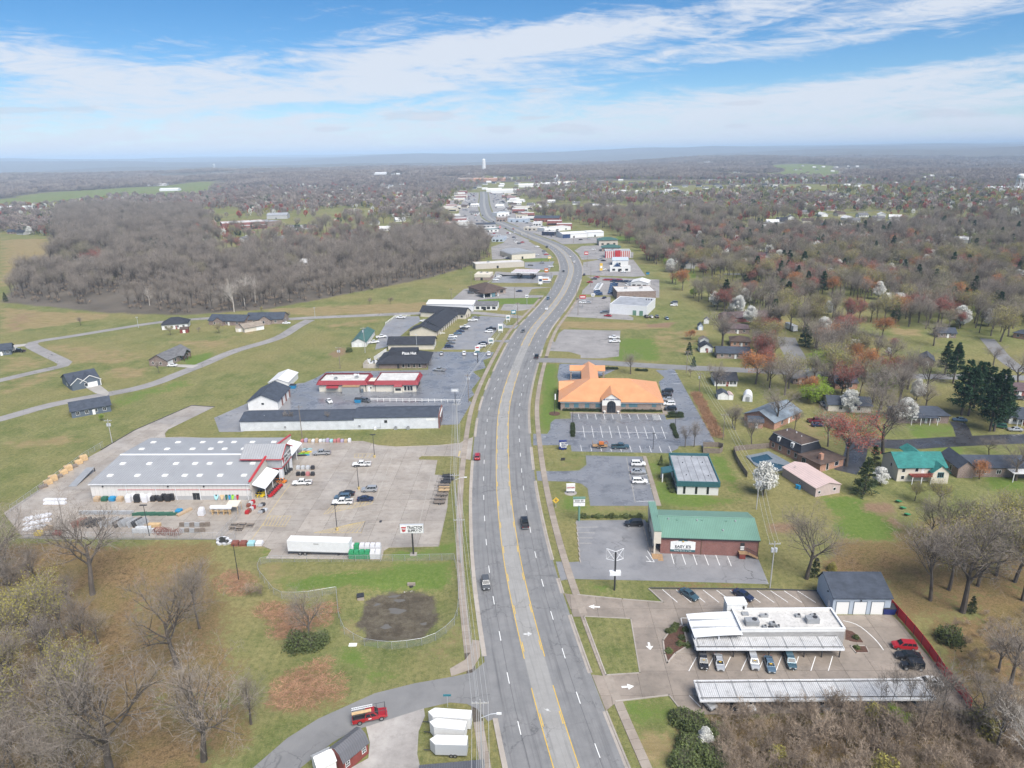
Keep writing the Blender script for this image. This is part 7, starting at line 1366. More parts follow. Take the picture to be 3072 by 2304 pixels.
F('long white metal building beyond the motel','B6',1640,82,2003,88,14,4.2,'white_metal','tin_white','metal_building',roof='gable',zr=5.4);F('low white office with grey roof joined to metal building','B6',2012,80,2190,80,12,3.0,'white_wall','shingle_grey','office',4,roof='gable',zr=4.6)
F('cream walled hall with grey arched roof','C3',868,660,1128,640,30,4.5,'cream_wall','tin_galv','hall',roof='arch')
F('flat grey roofed shop by the round roofed hall','C3',645,462,775,462,25,4,'pale_blue_siding','roof_grey',wins=3);F('low shop with teal fascia beside the highway','C3',520,360,720,352,18,4.5,'white_wall','roof_white',band='tin_teal_dark',wins=4);F('long dark roofed shop by the far junction','C3',475,312,690,305,18,4.5,'grey_wall','shingle_slate',roof='gable',wins=4);F('green fascia shop by the dark cedar','C3',270,272,380,270,18,4.5,'white_wall','roof_white',band='tin_green',wins=2)
b=F('blue fronted white metal warehouse','C3',1432,425,1705,412,24,4.6,'white_wall','tin_white','warehouse',roof='gable',zr=6);b.box('blue_front',-.1,9,-.12,0,0,4.4,'paint_blue');F('white gabled metal warehouse beside the blue fronted one','C3',1708,410,1885,402,22,5,'white_metal','tin_white','warehouse',roof='gable',zr=6.2)
b=F('red and white striped restaurant front','C3',1902,642,2180,640,14,6.5,'white_wall','roof_grey','restaurant',door=False);[b.box('red_stripe',b.L*i/13,b.L*(i+.5)/13,-.15,-.02,.2,6.3,'red_trim')for i in range(13)];b.box('red_entrance',b.L*.38,b.L*.6,-1,-.2,0,7,'red_trim')
b=F('two tier brick bank with green hip roofs','C3',1862,568,2065,568,14,3.6,'brick_tan','tin_green_dark','branch_bank',3,roof='hip',zr=6);b2=F('taller rear block of the green roofed bank','C3',1832,505,2040,500,14,5.5,'beige_wall','tin_green_dark','branch_bank',3,roof='hip',zr=8)
b=F('white drive-in restaurant with blue gable sign','C3',1952,792,2180,792,9,4,'white_wall','roof_white','restaurant',3);b.prof('blue_gable',[(3,4),(9,4),(6,7)],'y',0,5,'paint_blue');F('white building with pale blue metal roof','C3',1980,722,2155,722,14,4.2,'white_wall','lap_blue',roof='gable',zr=6)
b=F('white flat roofed store with green doors','B7',1115,106,1402,126,26,6,'white_metal','roof_grey',door=False,n_unit=0);[b.door('S',b.L*x,2.2,3,'tin_green',handle=False)for x in(.68,.86)];[b.vent(b.L*x,20,5.6,.9,.35,'dark_metal')for x in(.8,.87,.94)];F('white roofed brown store behind the flat roofed one','C5',160,1452,528,1445,20,5.5,'brick_brown','roof_white',n_unit=2);F('small white gabled sales office among the cars','C5',290,1335,452,1342,13,3.6,'lap_white','tin_white','office',3,roof='gabley',zr=5.2)
for a in(('tan brick shop at the far junction',697,238,800,238,14,6,'brick_tan','roof_white'),('lavender fronted shop by the far junction',825,245,1040,248,14,5,'pale_blue_siding','roof_white'),('blue and white shop at the far junction corner',1100,285,1195,285,12,5,'white_wall','roof_white'),('white shop behind the blue base building',1230,355,1520,330,16,4.5,'white_wall','roof_white'),('low cream shop beside the far straight',1000,335,1140,340,14,4,'cream_wall','roof_white'),('navy fronted shop beside the far straight',1200,392,1340,396,14,4.5,'paint_navy','roof_white'),('shop with blue roof sign in the distance',705,185,840,175,14,6,'white_wall','lap_blue'),('brown roofed shop in the distance',915,200,1030,200,12,5,'cream_wall','shingle_brown'),('dark roofed shop left of the main street',215,235,390,225,16,5,'grey_wall','shingle_mauve'),('pale shop set back on the main street',160,200,300,195,14,5,'white_wall','roof_white')):F(a[0].replace('left of','west of'),'C3',*a[1:7],*a[7:9],wins=3)
F('long brick apartment row with slate roof','C3',1112,243,1392,246,14,5.5,'brick_school','shingle_slate','apartment_block',7,roof='gable',zr=8.5,door=False)
b=F('long red brick school with white roof','C2',190,688,545,668,40,8,'brick_school','roof_white','school',6,n_unit=3);F('lower red brick school wing','C2',330,690,560,678,16,5,'brick_school','roof_white','school',6);F('school gym of dark brick','C2',545,668,680,650,40,7,'brick_brown','roof_grey','school',0)
F('grey metal hall behind the school','C2',555,602,725,598,20,6,'grey_wall','roof_grey','hall',roof='gable',zr=9);F('long white roofed house on the wooded bank','C1',600,1012,835,1003,11,3,'white_wall','shingle_slate','house',5,roof='gable',zr=5.4)
schl=sheet('school_lot',polyf('C2',[(690,660),(1000,640),(1010,680),(720,690)]),.05,'old_asphalt')
for i in range(30):car(('sedan','suv')[i%2],cols[i%10],('C2',740+(i%10)*26,655+(i//10)*9-(i%10)*.8),170,f'{cols[i % 10]} {TYN[("sedan", "suv")[i % 2]]} in the school car park','cars in the school car park')
for nm_,pts in(('fuel_station_lot',[(400,1010),(640,900),(680,850),(860,840),(1390,830),(1395,790),(1130,800),(840,800),(690,790),(640,890)]),('fuel_forecourt',[(690,830),(1160,830),(1330,830),(1290,920),(640,915)]),('branch_bank_lot',[(200,1105),(340,985),(520,960),(850,960),(1310,965),(1090,985),(1050,1050),(1220,1055),(1210,1078),(700,1090),(520,1105)]),('store_drive',[(1010,690),(1340,680),(1280,780),(1010,750)]),('hall_lot',[(650,660),(640,520),(760,480),(900,400),(960,400),(1110,490),(1230,560),(1330,640),(1000,650)]),('office_lot',[(740,1220),(780,1150),(1110,1155),(1130,1190),(1000,1220),(900,1230)]),('sales_lot',[(1650,1000),(1770,880),(1700,845),(2212,870),(2500,880),(2500,1080),(2000,1060),(1640,1040)]),('store_front_lot',[(1560,1180),(1580,1080),(1960,1070),(1960,1180),(2212,1300),(2212,1330),(1480,1290)]),('restaurant_front_lot',[(1640,830),(1660,690),(1900,650),(2212,660),(2350,840),(2212,850)]),('green_bank_lot',[(1560,560),(1640,510),(1830,500),(2212,580),(2212,640),(1640,660),(1600,590)]),('warehouse_lot',[(1280,410),(1430,420),(1900,410),(1990,470),(1430,490)]),('junction_lot',[(620,330),(690,290),(1000,300),(1200,290),(1430,330),(1300,400),(1000,350),(780,310)]),('shop_lot',[(380,270),(460,260),(460,180),(400,190)])):sheet(nm_,polyf('C3',pts),.04+.002*(len(pts)%5),'old_asphalt' if 'sales' in nm_ or 'lot' in nm_ else 'lot_asphalt')
# small far houses
HV=[]
for wm,rm,l,d in(('white_wall','shingle_grey',14,9),('cream_wall','shingle_brown',13,9),('brick_brown','shingle_slate',16,9),('white_wall','tin_white',15,10),('brick_orange','shingle_mauve',15,9),('grey_wall','shingle_black',13,9)):
 j=MB();j.extr([(0,-2),(d,-2),(d,3),(d/2,5.6),(0,3)],'x',0,l,0);j.extr([(-.5,2.8),(d/2,5.65),(d+.5,2.8),(d+.5,3),(d/2,5.85),(-.5,3)],'x',-.5,l+.5,1)
 for i in range(4):j.box(l*(i+.5)/4-.6,l*(i+.5)/4+.6,-.06,0,.9,2.2,2)
 j.box(l*.7,l*.7+.9,d*.5,d*.5+.8,3,6.4,0);HV.append(j.mesh('house',[wm,rm,'glass_dark']))
WN=['white house with grey roof','cream house with brown roof','brick house with slate roof','white house with pale metal roof','orange brick house with mauve roof','grey house with black roof']
def blocked(x,y,pad=0.0):
 for cx_,cy_,r in KEEPC:
  if(x-cx_)**2+(y-cy_)**2<(r+pad)**2:return True
 X_,Y_=np.array([x]),np.array([y])
 return any(sdist(p,X_,Y_)[0]<2+pad for p in KEEPP if min(q[0]for q in p)-9<x<max(q[0]for q in p)+9 and min(q[1]for q in p)-9<y<max(q[1]for q in p)+9)or any((q.x-x)**2+(q.y-y)**2<(HW+6+pad)**2 for q in ROAD[::6])
R9=random.Random(5);nh=0
def farhouse(p,i,where,grp):
 o=link('house',HV[i],None,Vector((p.x,p.y,tz(p.x,p.y))),R9.choice((0,.1,-.2,1.5,3.1,2.9))+R9.uniform(-.3,.3));tag(o,f'{WN[i]} {where}','house',grp);KEEPC.append((p.x,p.y,10))
for reg,x,y,i in[('C5',x,y,i)for x,y,i in((1080,855,2),(1130,935,4),(1330,940,4),(1350,1000,2),(1590,980,0),(1480,1075,2),(1570,1110,1),(1640,1160,5),(900,1155,5),(1030,1120,1),(760,1010,2),(700,750,0),(960,750,1),(1250,610,3),(1260,700,3),(1580,735,3),(650,545,0),(540,600,3),(330,610,0),(260,680,4),(1920,640,0),(560,760,5),(420,770,3))]+[('C6',x,y,i)for x,y,i in((590,895,0),(340,1250,1),(770,1245,4),(500,1115,0),(260,605,0),(310,610,1),(600,590,2),(880,575,5),(860,1000,1),(1040,920,3),(1500,920,0),(1680,915,3),(1700,1420,1),(1440,1150,2),(1170,1520,5),(860,1500,3),(2120,1030,1),(2120,1240,4))]+[('C2',x,y,i)for x,y,i in((375,790,0),(610,790,0),(720,735,5),(1175,735,0),(1300,725,4),(1480,700,3),(1400,650,0),(1745,690,0),(1930,690,1),(1190,845,5),(1200,800,2),(1380,765,3),(830,990,3))]+[('C1',x,y,i)for x,y,i in((320,665,5),(430,685,2),(140,730,5),(60,725,2),(1620,815,1),(2030,790,0))]:
 farhouse(G(reg,x,y),i,'among the bare trees of the far neighbourhood','far neighbourhood houses')
tries=0
while nh<235 and tries<5000:
 tries+=1;sx,sy=R9.uniform(1150,3000),480+R9.random()**1.4*220
 p=G('S',sx,sy)
 if p.y<600 or p.length>4200 or blocked(p.x,p.y,6)or clearf(p.x,p.y)>.48:continue
 farhouse(p,R9.choice((0,0,1,3,3,5)),'dotted through the wooded far town','houses of the far town');nh+=1
for reg,x,y,l,h,c_ in(('C4',590,285,90,9,'brick_tan'),('C4',730,288,120,9,'brick_orange'),('C4',600,228,110,8,'white_metal'),('C4',760,213,80,8,'white_metal'),('C4',1140,335,110,8,'white_wall'),('C4',1290,325,90,8,'white_wall'),('C4',1390,318,60,9,'cream_wall'),('C4',1540,242,90,8,'white_metal'),('C4',330,207,60,8,'white_metal'),('C4',470,198,120,8,'white_metal'),('C4',390,280,90,7,'white_wall'),('C4',870,385,70,8,'white_wall'),('C4',780,375,40,7,'white_wall'),('C4',1940,200,100,8,'white_metal'),('C2',1230,375,60,6,'white_metal'),('C2',1190,378,40,6,'white_metal'),('C2',840,220,90,8,'white_metal'),('C2',1440,232,110,8,'white_metal'),('C2',1220,230,70,8,'cream_wall'),('C1',610,278,90,8,'white_metal'),('C1',1400,368,60,7,'white_metal'),('C1',940,332,50,7,'white_metal'),('C1',1300,325,70,7,'white_metal'),('C1',200,525,45,6,'white_metal'),('C1',50,530,45,6,'white_metal'),('C5',330,228,80,8,'white_metal'),('C5',1020,158,40,8,'white_metal'),('C6',1940,420,80,7,'white_metal')):
 p=G(reg,x,y);o=MB().extr([(0,-6),(25,-6),(25,h-1),(12.5,h+2),(0,h-1)],'x',-l/2,l/2,0).obj('industrial_building',c_);o.location=p;tag(o,'long pale industrial building on the hazy edge of town','building','distant industrial buildings')
S0=s_of('C3',1200,440);[kind(rstrip('frontage_strip',S0,RLEN-40,a,c,-.2,.035,'old_asphalt'),'structure')for a,c in((-46,-12),(12,46))]
SV=[MB().box(-l/2,l/2,-d/2,d/2,-1,h).box(-l/2+.4,l/2-.4,-d/2+.4,d/2-.4,h,h+.15,1).box(-l/2+1,l/2-1,-d/2-.1,-d/2,.6,2.8,2).mesh('shop',[w,r,'glass_dark'])for l,d,h,w,r in((26,15,5,'white_wall','roof_white'),(18,13,4.5,'brick_tan','roof_grey'),(32,16,5.5,'cream_wall','roof_white'),(20,14,6,'brick_school','roof_white'))]
s=S0+30
while s<RLEN-60:
 for sd_ in(-1,1):
  q=rpt(s+R9.uniform(-12,12),sd_*R9.uniform(50,66));i=R9.randrange(4)
  if not blocked(q.x,q.y,4):o=link('shop',SV[i],None,Vector((q.x,q.y,hz(q))),R9.uniform(-.15,.15));tag(o,('white','tan brick','cream','red brick')[i]+' flat roofed shop along the distant main street','shop','shops along the distant main street');KEEPC.append((q.x,q.y,20))
  for k in range(3):q=rpt(s+R9.uniform(-20,20),sd_*R9.uniform(18,40));i=R9.randrange(10);car('sedan',cols[i],Vector((q.x,q.y,0)),R9.uniform(0,360),cols[i]+' car parked along the distant main street','cars along the distant main street')
 s+=44
 # water towers, mast, church
p=G('C4',697,212);h=hgt(p,'C4',697,100);t=thing('water_tower','tall white fluted column water tower above the far town','water tower',p);r=h*.115
MB().cyl((0,0,-5),r,h*.93+5,20).obj('column','white_wall',t);[MB().cyl((r*1.02*math.cos(a),r*1.02*math.sin(a),-5),r*.13,h*.9+5,6).obj('rib','white_trim',t)for a in np.linspace(0,2*PI,13)[:-1]];MB().ball((0,0,h*.93),r*1.05,16,8,0,(1,1,.55)).obj('dome','white_trim',t)
for reg,x,y,ty,lb in(('C6',2095,440,258,'white water tower with domed tank on splayed legs behind eastern woods'),('C1',1778,182,143,'small white water tower far off on the western ridge')):
 p=G(reg,x,y);h=hgt(p,reg,x,ty);t=thing('water_tower',lb,'water tower',p);r=h*.22;MB().cyl((0,0,h*.78),r,h*.12,20).cyl((0,0,h*.72),r*.75,h*.06,20,0,r).obj('tank','white_wall',t);MB().ball((0,0,h*.90),r,18,8,0,(1,1,.45)).obj('dome','white_trim',t);MB().cyl((0,0,-4),r*.16,h*.74+4,10).obj('riser','white_wall',t)
 for a in np.linspace(0,2*PI,9)[:-1]:MB().tube([(r*1.15*math.cos(a),r*1.15*math.sin(a),-4),(r*.93*math.cos(a),r*.93*math.sin(a),h*.8)],r*.055,6).obj('leg','white_trim',t)
 for z in(.25,.5):MB().tube([(r*1.05*math.cos(a),r*1.05*math.sin(a),h*z)for a in np.linspace(0,2*PI,17)],r*.03,5).obj('brace','white_trim',t)
p=G('C1',1290,195);h=hgt(p,'C1',1290,85);t=thing('radio_mast','thin lattice radio mast on the western horizon','mast',p);[MB().tube([(3*math.cos(a),3*math.sin(a),-5),(.6*math.cos(a),.6*math.sin(a),h)],.5,4).obj('mast_leg','steel',t)for a in(0,2.1,4.2)]
p=G('C4',1302,290);h=hgt(p,'C4',1302,222);t=thing('church','white church with pointed steeple in the far town','church',p);MB().extr([(-9,-3),(9,-3),(9,8),(0,13),(-9,8)],'y',0,30).obj('nave','white_wall',t);MB().box(-3,3,-5,0,-3,h*.55).obj('tower','white_wall',t);MB().cyl((0,-2.5,h*.55),3.2,h*.45,8,0,.1).obj('spire','white_trim',t)
# ------------------------------------------------------------------ woods: near ones tree by tree, the mass as stuff
WOOD=polyf('C1',[(300,1030),(620,1080),(1000,1000),(850,900),(600,900),(430,850),(480,560),(720,500),(1640,540),(1720,640),(1560,760),(1800,850),(2212,870),(2900,890),(3350,760),(3720,735),(4000,780),(4080,900),(3960,985),(3600,1080),(3050,1195),(2212,1345),(1900,1370),(1500,1390),(1000,1340),(500,1300),(100,1270),(120,1180)])
def inside(poly,n,R,sp):
 xs=[p[0]for p in poly];ys=[p[1]for p in poly];pts=np.stack([np.array([R.uniform(min(xs),max(xs))for _ in range(n)]),np.array([R.uniform(min(ys),max(ys))for _ in range(n)])],1);pts=pts[sdist(poly,pts[:,0],pts[:,1])<0]
 keep=[];cell={}
 for x,y in pts:
  k=(int(x//sp),int(y//sp))
  if any((x-a)**2+(y-c)**2<sp*sp for i in(-1,0,1)for j in(-1,0,1)for a,c in cell.get((k[0]+i,k[1]+j),())):continue
  cell.setdefault(k,[]).append((x,y));keep.append((x,y))
 return keep
R5_=random.Random(8)
OPN=P('C2',(60,600),(1900,600),(1900,740),(1200,850),(150,900));wp=[p for p in inside(WOOD,24000,R5_,5.2)if not blocked(*p)and sdist(OPN,np.array([p[0]]),np.array([p[1]]))[0]>0 and vnoise(np.array([p[0]/55]),np.array([p[1]/70]),3)[0]>.2];wp.sort(key=lambda p:math.hypot(*p));print('wood',len(wp))
for i,(x,y)in enumerate(wp[:290]):tree('upright' if i%4 else 'spread',Vector((x,y,tz(x,y))),R5_.uniform(12,20),'bare tall tree at the front of the creekside wood','trees at the front of the creekside wood',R5_.uniform(.8,1.1),parts=False,name='woodland_tree')
for x,y,t in((1942,1372,1050),(2035,1325,1035),(2122,1295,1045),(1242,1318,1150)):tpx('sycamore','C1',x,y,t,'white barked sycamore standing out of the dark wood','white sycamores in the wood',.9,parts=False)
for i in range(24):tree('pine',('C1',1190+(i*61)%330,850+(i*37)%90),R5_.uniform(13,17),'dark pine in the clump above the creekside wood','pines above the creekside wood',1.2,parts=False)
for kd,x,y,t in(('pine',390,1110,985),('pine',360,1100,990),('pine',420,1115,1010),('spruce',815,950,880),('cedar',48,1285,1205),('pear',250,735,655),('cedar',300,575,540),('cedar',338,570,540),('pine',1700,740,640),('pine',1720,740,650)):tpx(kd,'C1',x,y,t,{'pine':'dark pine beside the western fields','spruce':'conical spruce beside the white bank house','cedar':'dark cedar at the western field edge','pear':'white blossom tree by the western houses'}[kd],'evergreens and blossom trees by the western fields')
EAST=polyf('S',[(1985,770),(1990,705),(2500,690),(3200,680),(3400,760),(3500,1330),(3000,1330),(2600,1270),(2400,1240),(2290,1130),(2230,965),(2090,905),(2015,850)])
ep=[p for p in inside(EAST,40000,R5_,6.0)if not blocked(*p)and vnoise(np.array([p[0]/70]),np.array([p[1]/70]),9)[0]>(.17 if math.hypot(*p)>430 else .62)];print('east',len(ep));ep.sort(key=lambda p:math.hypot(*p))
cnt={}
EST=[]
for x,y in ep:
 q=R5_.random();kd='spread' if q<.24 else 'upright' if q<.46 else 'olive' if q<.59 else 'bud' if q<.68 else 'red' if q<.77 else 'orange' if q<.82 else 'pear' if q<.88 else 'spruce' if q<.91 else 'pine' if q<.96 else 'lime'
 cnt[TN[kd]]=cnt.get(TN[kd],0)+1
 if cnt[TN[kd]]>(225 if TN[kd]=='bare_tree' else 240):EST.append((x,y));continue
 tree(kd,Vector((x,y,tz(x,y))),{'pear':10,'spruce':11,'pine':15,'lime':10,'red':14,'orange':14}.get(kd,17)*R5_.uniform(.75,1.25),{'spread':'bare round crowned tree','upright':'bare upright tree','olive':'olive tinged budding tree','bud':'yellow green budding tree','red':'red budding maple','orange':'russet budding maple','pear':'white blossoming pear tree','spruce':'dark spruce','pine':'dark pine','lime':'bright green leafing tree'}[kd]+' among the houses of the eastern neighbourhood','trees of the eastern neighbourhood',R5_.uniform(.9,1.15),parts=False)
src_col=bpy.data.collections.new('tree_sources')
def blob(seed,H,w,n,mi,up=.6,size=1.6):
 R=random.Random(seed);K=MB();K.tube([(0,0,-1),(0,0,H*.5)],[.35,.15],4,0,False)
 for i in range(n):v=rv(R);v.z=v.z*.5+.1;q=Vector((v.x*w*.8,v.y*w*.8,H*(.62+v.z*.55)))*1.0*R.uniform(.75,1);tri(K,q,(v+rv(R)*.5+Vector((0,0,up))).normalized(),size*R.uniform(.6,1.3),size*.24,R,mi)
 return K
FB=[blob(i,13,4.6,200,0)for i in range(3)]
srcs=[]
def source(me):o=bpy.data.objects.new('source_%02d'%len(srcs),me);src_col.objects.link(o);srcs.append(o)
for k in FB:source(k.mesh('far_tree',['twig_far']))
for mm,kk in(('bud_olive',.75),('bud_red',.6),('needle',.9),('blossom',.6),('bud_yellow',.7)):source(blob(50+len(srcs),11*(.7+.3*kk),4.2*kk,200,0 if mm!='x' else 1,.2,1.3).mesh('far_tree',[mm]))
for vs in KD['upright']:source(vs[2])
for sd in(1,2):
 c_=MB();R=random.Random(sd)
 for i in range(9):k=blob(70+sd*10+i,R.uniform(11,16),6.0,70,0,.5,2.6);dx,dy=R.uniform(-22,22),R.uniform(-22,22);c_.add([(x+dx,y+dy,z)for x,y,z in k.v],k.f,0)
 source(c_.mesh('far_grove',['twig_far']))
for vs in KD['thicket']:source(vs[2])
for k_ in('bushyellow','olive','red'):[source(vs[2])for vs in KD[k_][:2]]
def gn_scatter(name,label,pts,vi,sc):
 me=bpy.data.meshes.new(name);me.from_pydata(pts,[],[]);a=me.attributes.new('vi','INT','POINT');a.data.foreach_set('value',np.array(vi,np.int32));a=me.attributes.new('sc','FLOAT','POINT');a.data.foreach_set('value',np.array(sc,np.float32))
 o=kind(link(name,me),'stuff');o['label']=label;o['category']=name.replace('_',' ')
 ng=bpy.data.node_groups.get('scatter')
 if ng is None:
  ng=bpy.data.node_groups.new('scatter','GeometryNodeTree');ng.interface.new_socket('Geometry',in_out='INPUT',socket_type='NodeSocketGeometry');ng.interface.new_socket('Geometry',in_out='OUTPUT',socket_type='NodeSocketGeometry');n=ng.nodes;l=ng.links.new
  gi,go=n.new('NodeGroupInput'),n.new('NodeGroupOutput');ip=n.new('GeometryNodeInstanceOnPoints');ci=n.new('GeometryNodeCollectionInfo');ci.inputs['Collection'].default_value=src_col;ci.inputs['Separate Children'].default_value=True;ci.inputs['Reset Children'].default_value=True
  na=n.new('GeometryNodeInputNamedAttribute');na.data_type='INT';na.inputs['Name'].default_value='vi';nb=n.new('GeometryNodeInputNamedAttribute');nb.data_type='FLOAT';nb.inputs['Name'].default_value='sc';rr_=n.new('FunctionNodeRandomValue');rr_.data_type='FLOAT_VECTOR';rr_.inputs[0].default_value=(0,0,0);rr_.inputs[1].default_value=(0,0,6.283)
  ip.inputs['Pick Instance'].default_value=True;l(gi.outputs[0],ip.inputs['Points']);l(ci.outputs[0],ip.inputs['Instance']);l(na.outputs[0],ip.inputs['Instance Index']);l(nb.outputs[0],ip.inputs['Scale']);l(rr_.outputs[0],ip.inputs['Rotation']);l(ip.outputs[0],go.inputs[0])
 md=o.modifiers.new('scatter','NODES');md.node_group=ng;return o
P3=[(x,y,tz(x,y))for x,y in wp[290:]]
gn_scatter('creekside_woods','mass of bare grey brown trees filling the creekside wood',P3,[(8,9,10,8,9,10,16,17)[int(R5_.random()*8)]for _ in P3],[R5_.uniform(.7,1.15)for _ in P3])
U3=[(x+R5_.uniform(-3,3),y+R5_.uniform(-4,2),tz(x,y))for x,y in wp[:900]for _ in(0,1)];gn_scatter('creekside_undergrowth','brown undergrowth at the foot of the creekside wood',U3,[13+i%2 for i in range(len(U3))],[R5_.uniform(.5,1)for _ in U3])
# distant woods out to the ridges
NP=60000;u=rng.random(NP);rad=620*(6800/620)**u;ang=np.radians(rng.uniform(-43,43,NP));px_,py_=rad*np.sin(ang),rad*np.cos(ang)
near_e=sdist(EAST,px_,py_)<3;near_w=sdist(WOOD,px_,py_)<3
ok=~near_w&~(near_e&(rng.random(NP)<.75))
FL=FIELDS+[P('C1',(-200,700),(420,750),(590,870),(250,1060),(-100,1200)),P('C3',(150,330),(400,160),(560,150),(700,140),(1100,180),(1450,230),(1900,330),(2300,600),(2300,1500),(400,1500),(640,700)),P('C2',(190,600),(700,590),(1040,600),(1040,690),(200,700))];OPENP=P('C2',(60,545),(1000,545),(1600,590),(2000,610),(2050,770),(1300,810),(700,860),(150,860))
ok&=~((px_<60)&(py_<640))&~((px_>60)&(py_<560))
fld=np.zeros(NP,bool)
for p in FL:fld|=sdist(p,px_,py_)<4
ok&=~((rad<1250)&(px_>60)&(rng.random(NP)<.5))&~fld&~((sdist(OPENP,px_,py_)<0)&(rng.random(NP)<.82))
clear=clearf(px_,py_);ok&=(clear>np.where((px_>-100)&(rad<3000),.475,.34))
rx=np.array([(q.x,q.y)for q in ROAD[::10]if q.length>550])
for q in rx:ok&=(px_-q[0])**2+(py_-q[1])**2>48**2
for cx_,cy_,r_ in KEEPC:
 if cx_*cx_+cy_*cy_>500**2:ok&=(px_-cx_)**2+(py_-cy_)**2>(r_+1)**2
px_,py_,rad=px_[ok],py_[ok],rad[ok];pz_=terrain(px_,py_);n_=len(px_);q=rng.random(n_);print('far',n_)
towny=(px_>-150);q=np.clip(q*.62+.42*vnoise(px_/260,py_/330,31)+.12*(vnoise(px_/90,py_/90,32)-.5),0,.999);clear=clear
vi=np.where(rad>2600,np.where(q<.80,11+(rng.random(n_)*2).astype(int),np.where(q<.94,3,5)),np.where(q<np.where(towny,.44,.66),(rng.random(n_)*3).astype(int),np.where(q<.66,3,np.where(q<.76,4,np.where(q<.83,5,np.where(q<.90,6,7))))))
vi=np.where((rad<1150)&(vi<4),np.array([8,16,18,17])[np.minimum(vi,3)],vi)
gn_scatter('distant_woods','far woods of bare trees fading blue towards the ridges',np.stack([px_,py_,pz_-.3],1).tolist(),vi,rng.uniform(.5,1.45,n_)*np.where(rad>4200,1.25,1))
if EST:gn_scatter('eastern_woods','more bare trees massed beyond the eastern houses',[(x,y,tz(x,y))for x,y in EST],[(8,9,16,10,17,8,9,18)[i%8]for i in range(len(EST))],[R5_.uniform(.6,1)for _ in EST])
# thicket along the bottom right and rough grass
TH=polyf('R4',[(430,1200),(560,1110),(1000,1090),(1500,1090),(2050,1110),(2350,1150),(2900,1250),(2900,2000),(700,2000),(560,1500)])+[]
tp=inside(TH,7000,R5_,1.55);tp=[(x,y,tz(x,y))for x,y in tp];ih=13
gn_scatter('bare_thicket','dense bare brown thicket in front of the freestanding carport',tp,[ih+(i%2)if i%70 else ih+2 for i in range(len(tp))],[R5_.uniform(.6,1.2)*(1.5 if i%4==0 else 1)for i in range(len(tp))])
T2=polyf('R5',[(1050,700),(1250,580),(1700,560),(1800,2100),(1250,1500),(1250,1250)]);tp=[(x,y,tz(x,y))for x,y in inside(T2,1500,R5_,2.6)]
gn_scatter('rough_scrub','grey brown scrub on the rough ground beyond the red fence',tp,[ih+(i%2)for i in range(len(tp))],[R5_.uniform(.35,.7)for _ in tp])
# ------------------------------------------------------------------ poles, wires, lamps, signs
mat('pole_wood',(.20,.165,.135),.9,var=.15);mat('pole_grey',(.36,.355,.34),.85,var=.1);mat('can_grey',(.52,.54,.56),.5,.2);mat('wire',(.42,.42,.41),.6)
def upole(label,reg,bx,by,ty,arm=True,cans=0,m='pole_wood',light=0,rz=0.0,grp=None,tilt=0):
 p=G(reg,bx,by);h=hgt(p,reg,bx,ty);t=thing('utility_pole',label,'utility pole',p,rz,grp);MB().cyl((0,0,-.3),.16,h+.3,8,0,.10).obj('pole',m,t)
 if arm:MB().box(-1.3,1.3,-.06,.06,h-.7,h-.56).obj('crossarm',m,t);[MB().cyl((x,0,h-.56),.06,.22,6).obj('insulator','can_grey',t)for x in(-1.2,-.6,.6,1.2)]
 for i in range(cans):MB().cyl((.42*(1 if i%2 else-1),(.35 if i>1 else 0),h-2.6),.30,.95,10).obj('transformer','can_grey',t)
 if light:MB().tube([(0,0,h*.8),(light*.6,0,h*.8+.7),(light,0,h*.8+.8)],.06,5).obj('lamp_arm','can_grey',t);MB().box(light-.2,light+.55,-.16,.16,h*.8+.68,h*.8+.86).obj('lamp_head','white_metal',t)
 return p,h
def wires(label,a,c,offs,drop=.6,sag=1.0):
 for k,o in enumerate(offs):
  d=(c[0]-a[0]).to_2d().normalized();n=Vector((-d.y,d.x,0));A=a[0]+Vector((0,0,a[1]-drop-(k//4)*1.2))+n*o;B=c[0]+Vector((0,0,c[1]-drop-(k//4)*1.2))+n*o
  w=MB().tube([A.lerp(B,f)-Vector((0,0,4*sag*f*(1-f)))for f in np.linspace(0,1,9)],.032,4).obj('power_line','wire');tag(w,label,'power line','power lines '+label[-40:])
n1=upole('grey roadside pole with crossarm and street lamp by the cargo trailers','E1',1190,960,262,m='pole_grey',light=2.6)
n2=upole('grey roadside pole with crossarm beside the store sign','B2',1888,1215,838,m='pole_grey',light=0)
n3=upole('roadside pole with street lamp arm above the trailer row','B2',1848,740,470,m='pole_grey',light=2.8)
n4=upole('wooden roadside pole at the store driveway','B6',1885,1120,800,m='pole_grey');n5=upole('wooden pole with transformers at the restaurant sign','B6',1968,800,575,cans=3);n6=upole('tall wooden pole on the motel verge','C8',1622,298,30)
n0=(Vector((n1[0].x+2.5,n1[0].y-60,0)),n1[1])
for a,c,s_ in((n0,n1,'running out over the side street corner'),(n1,n2,'strung past the retention pond'),(n2,n3,'strung along the store lot edge'),(n3,n4,'strung across the store driveway'),(n4,n5,'strung past the white building'),(n5,n6,'strung past the motel')):wires('thin power line '+s_,a,c,(-1.2,-.5,.5,1.2,0,.25))
e1=upole('wooden pole with transformers behind the pawn shop lot','B3',2012,1136,828,cans=2,m='pole_grey');e2=upole('wooden pole with transformers beside the white blossom tree','B3',1922,615,395,cans=3,m='pole_grey');e3=upole('wooden pole on the bank boundary','B7',2000,1092,885);e4=upole('wooden pole with pale box by the cross street','B7',1815,718,565,cans=1);e5=upole('wooden pole at the cross street corner','B7',1715,570,395)
for a,c,s_ in((e1,e2,'behind the pawn shop'),(e2,e3,'over the board fence'),(e3,e4,'along the bank boundary'),(e4,e5,'to the cross street')):wires('thin power line '+s_,a,c,(-1,0,1))
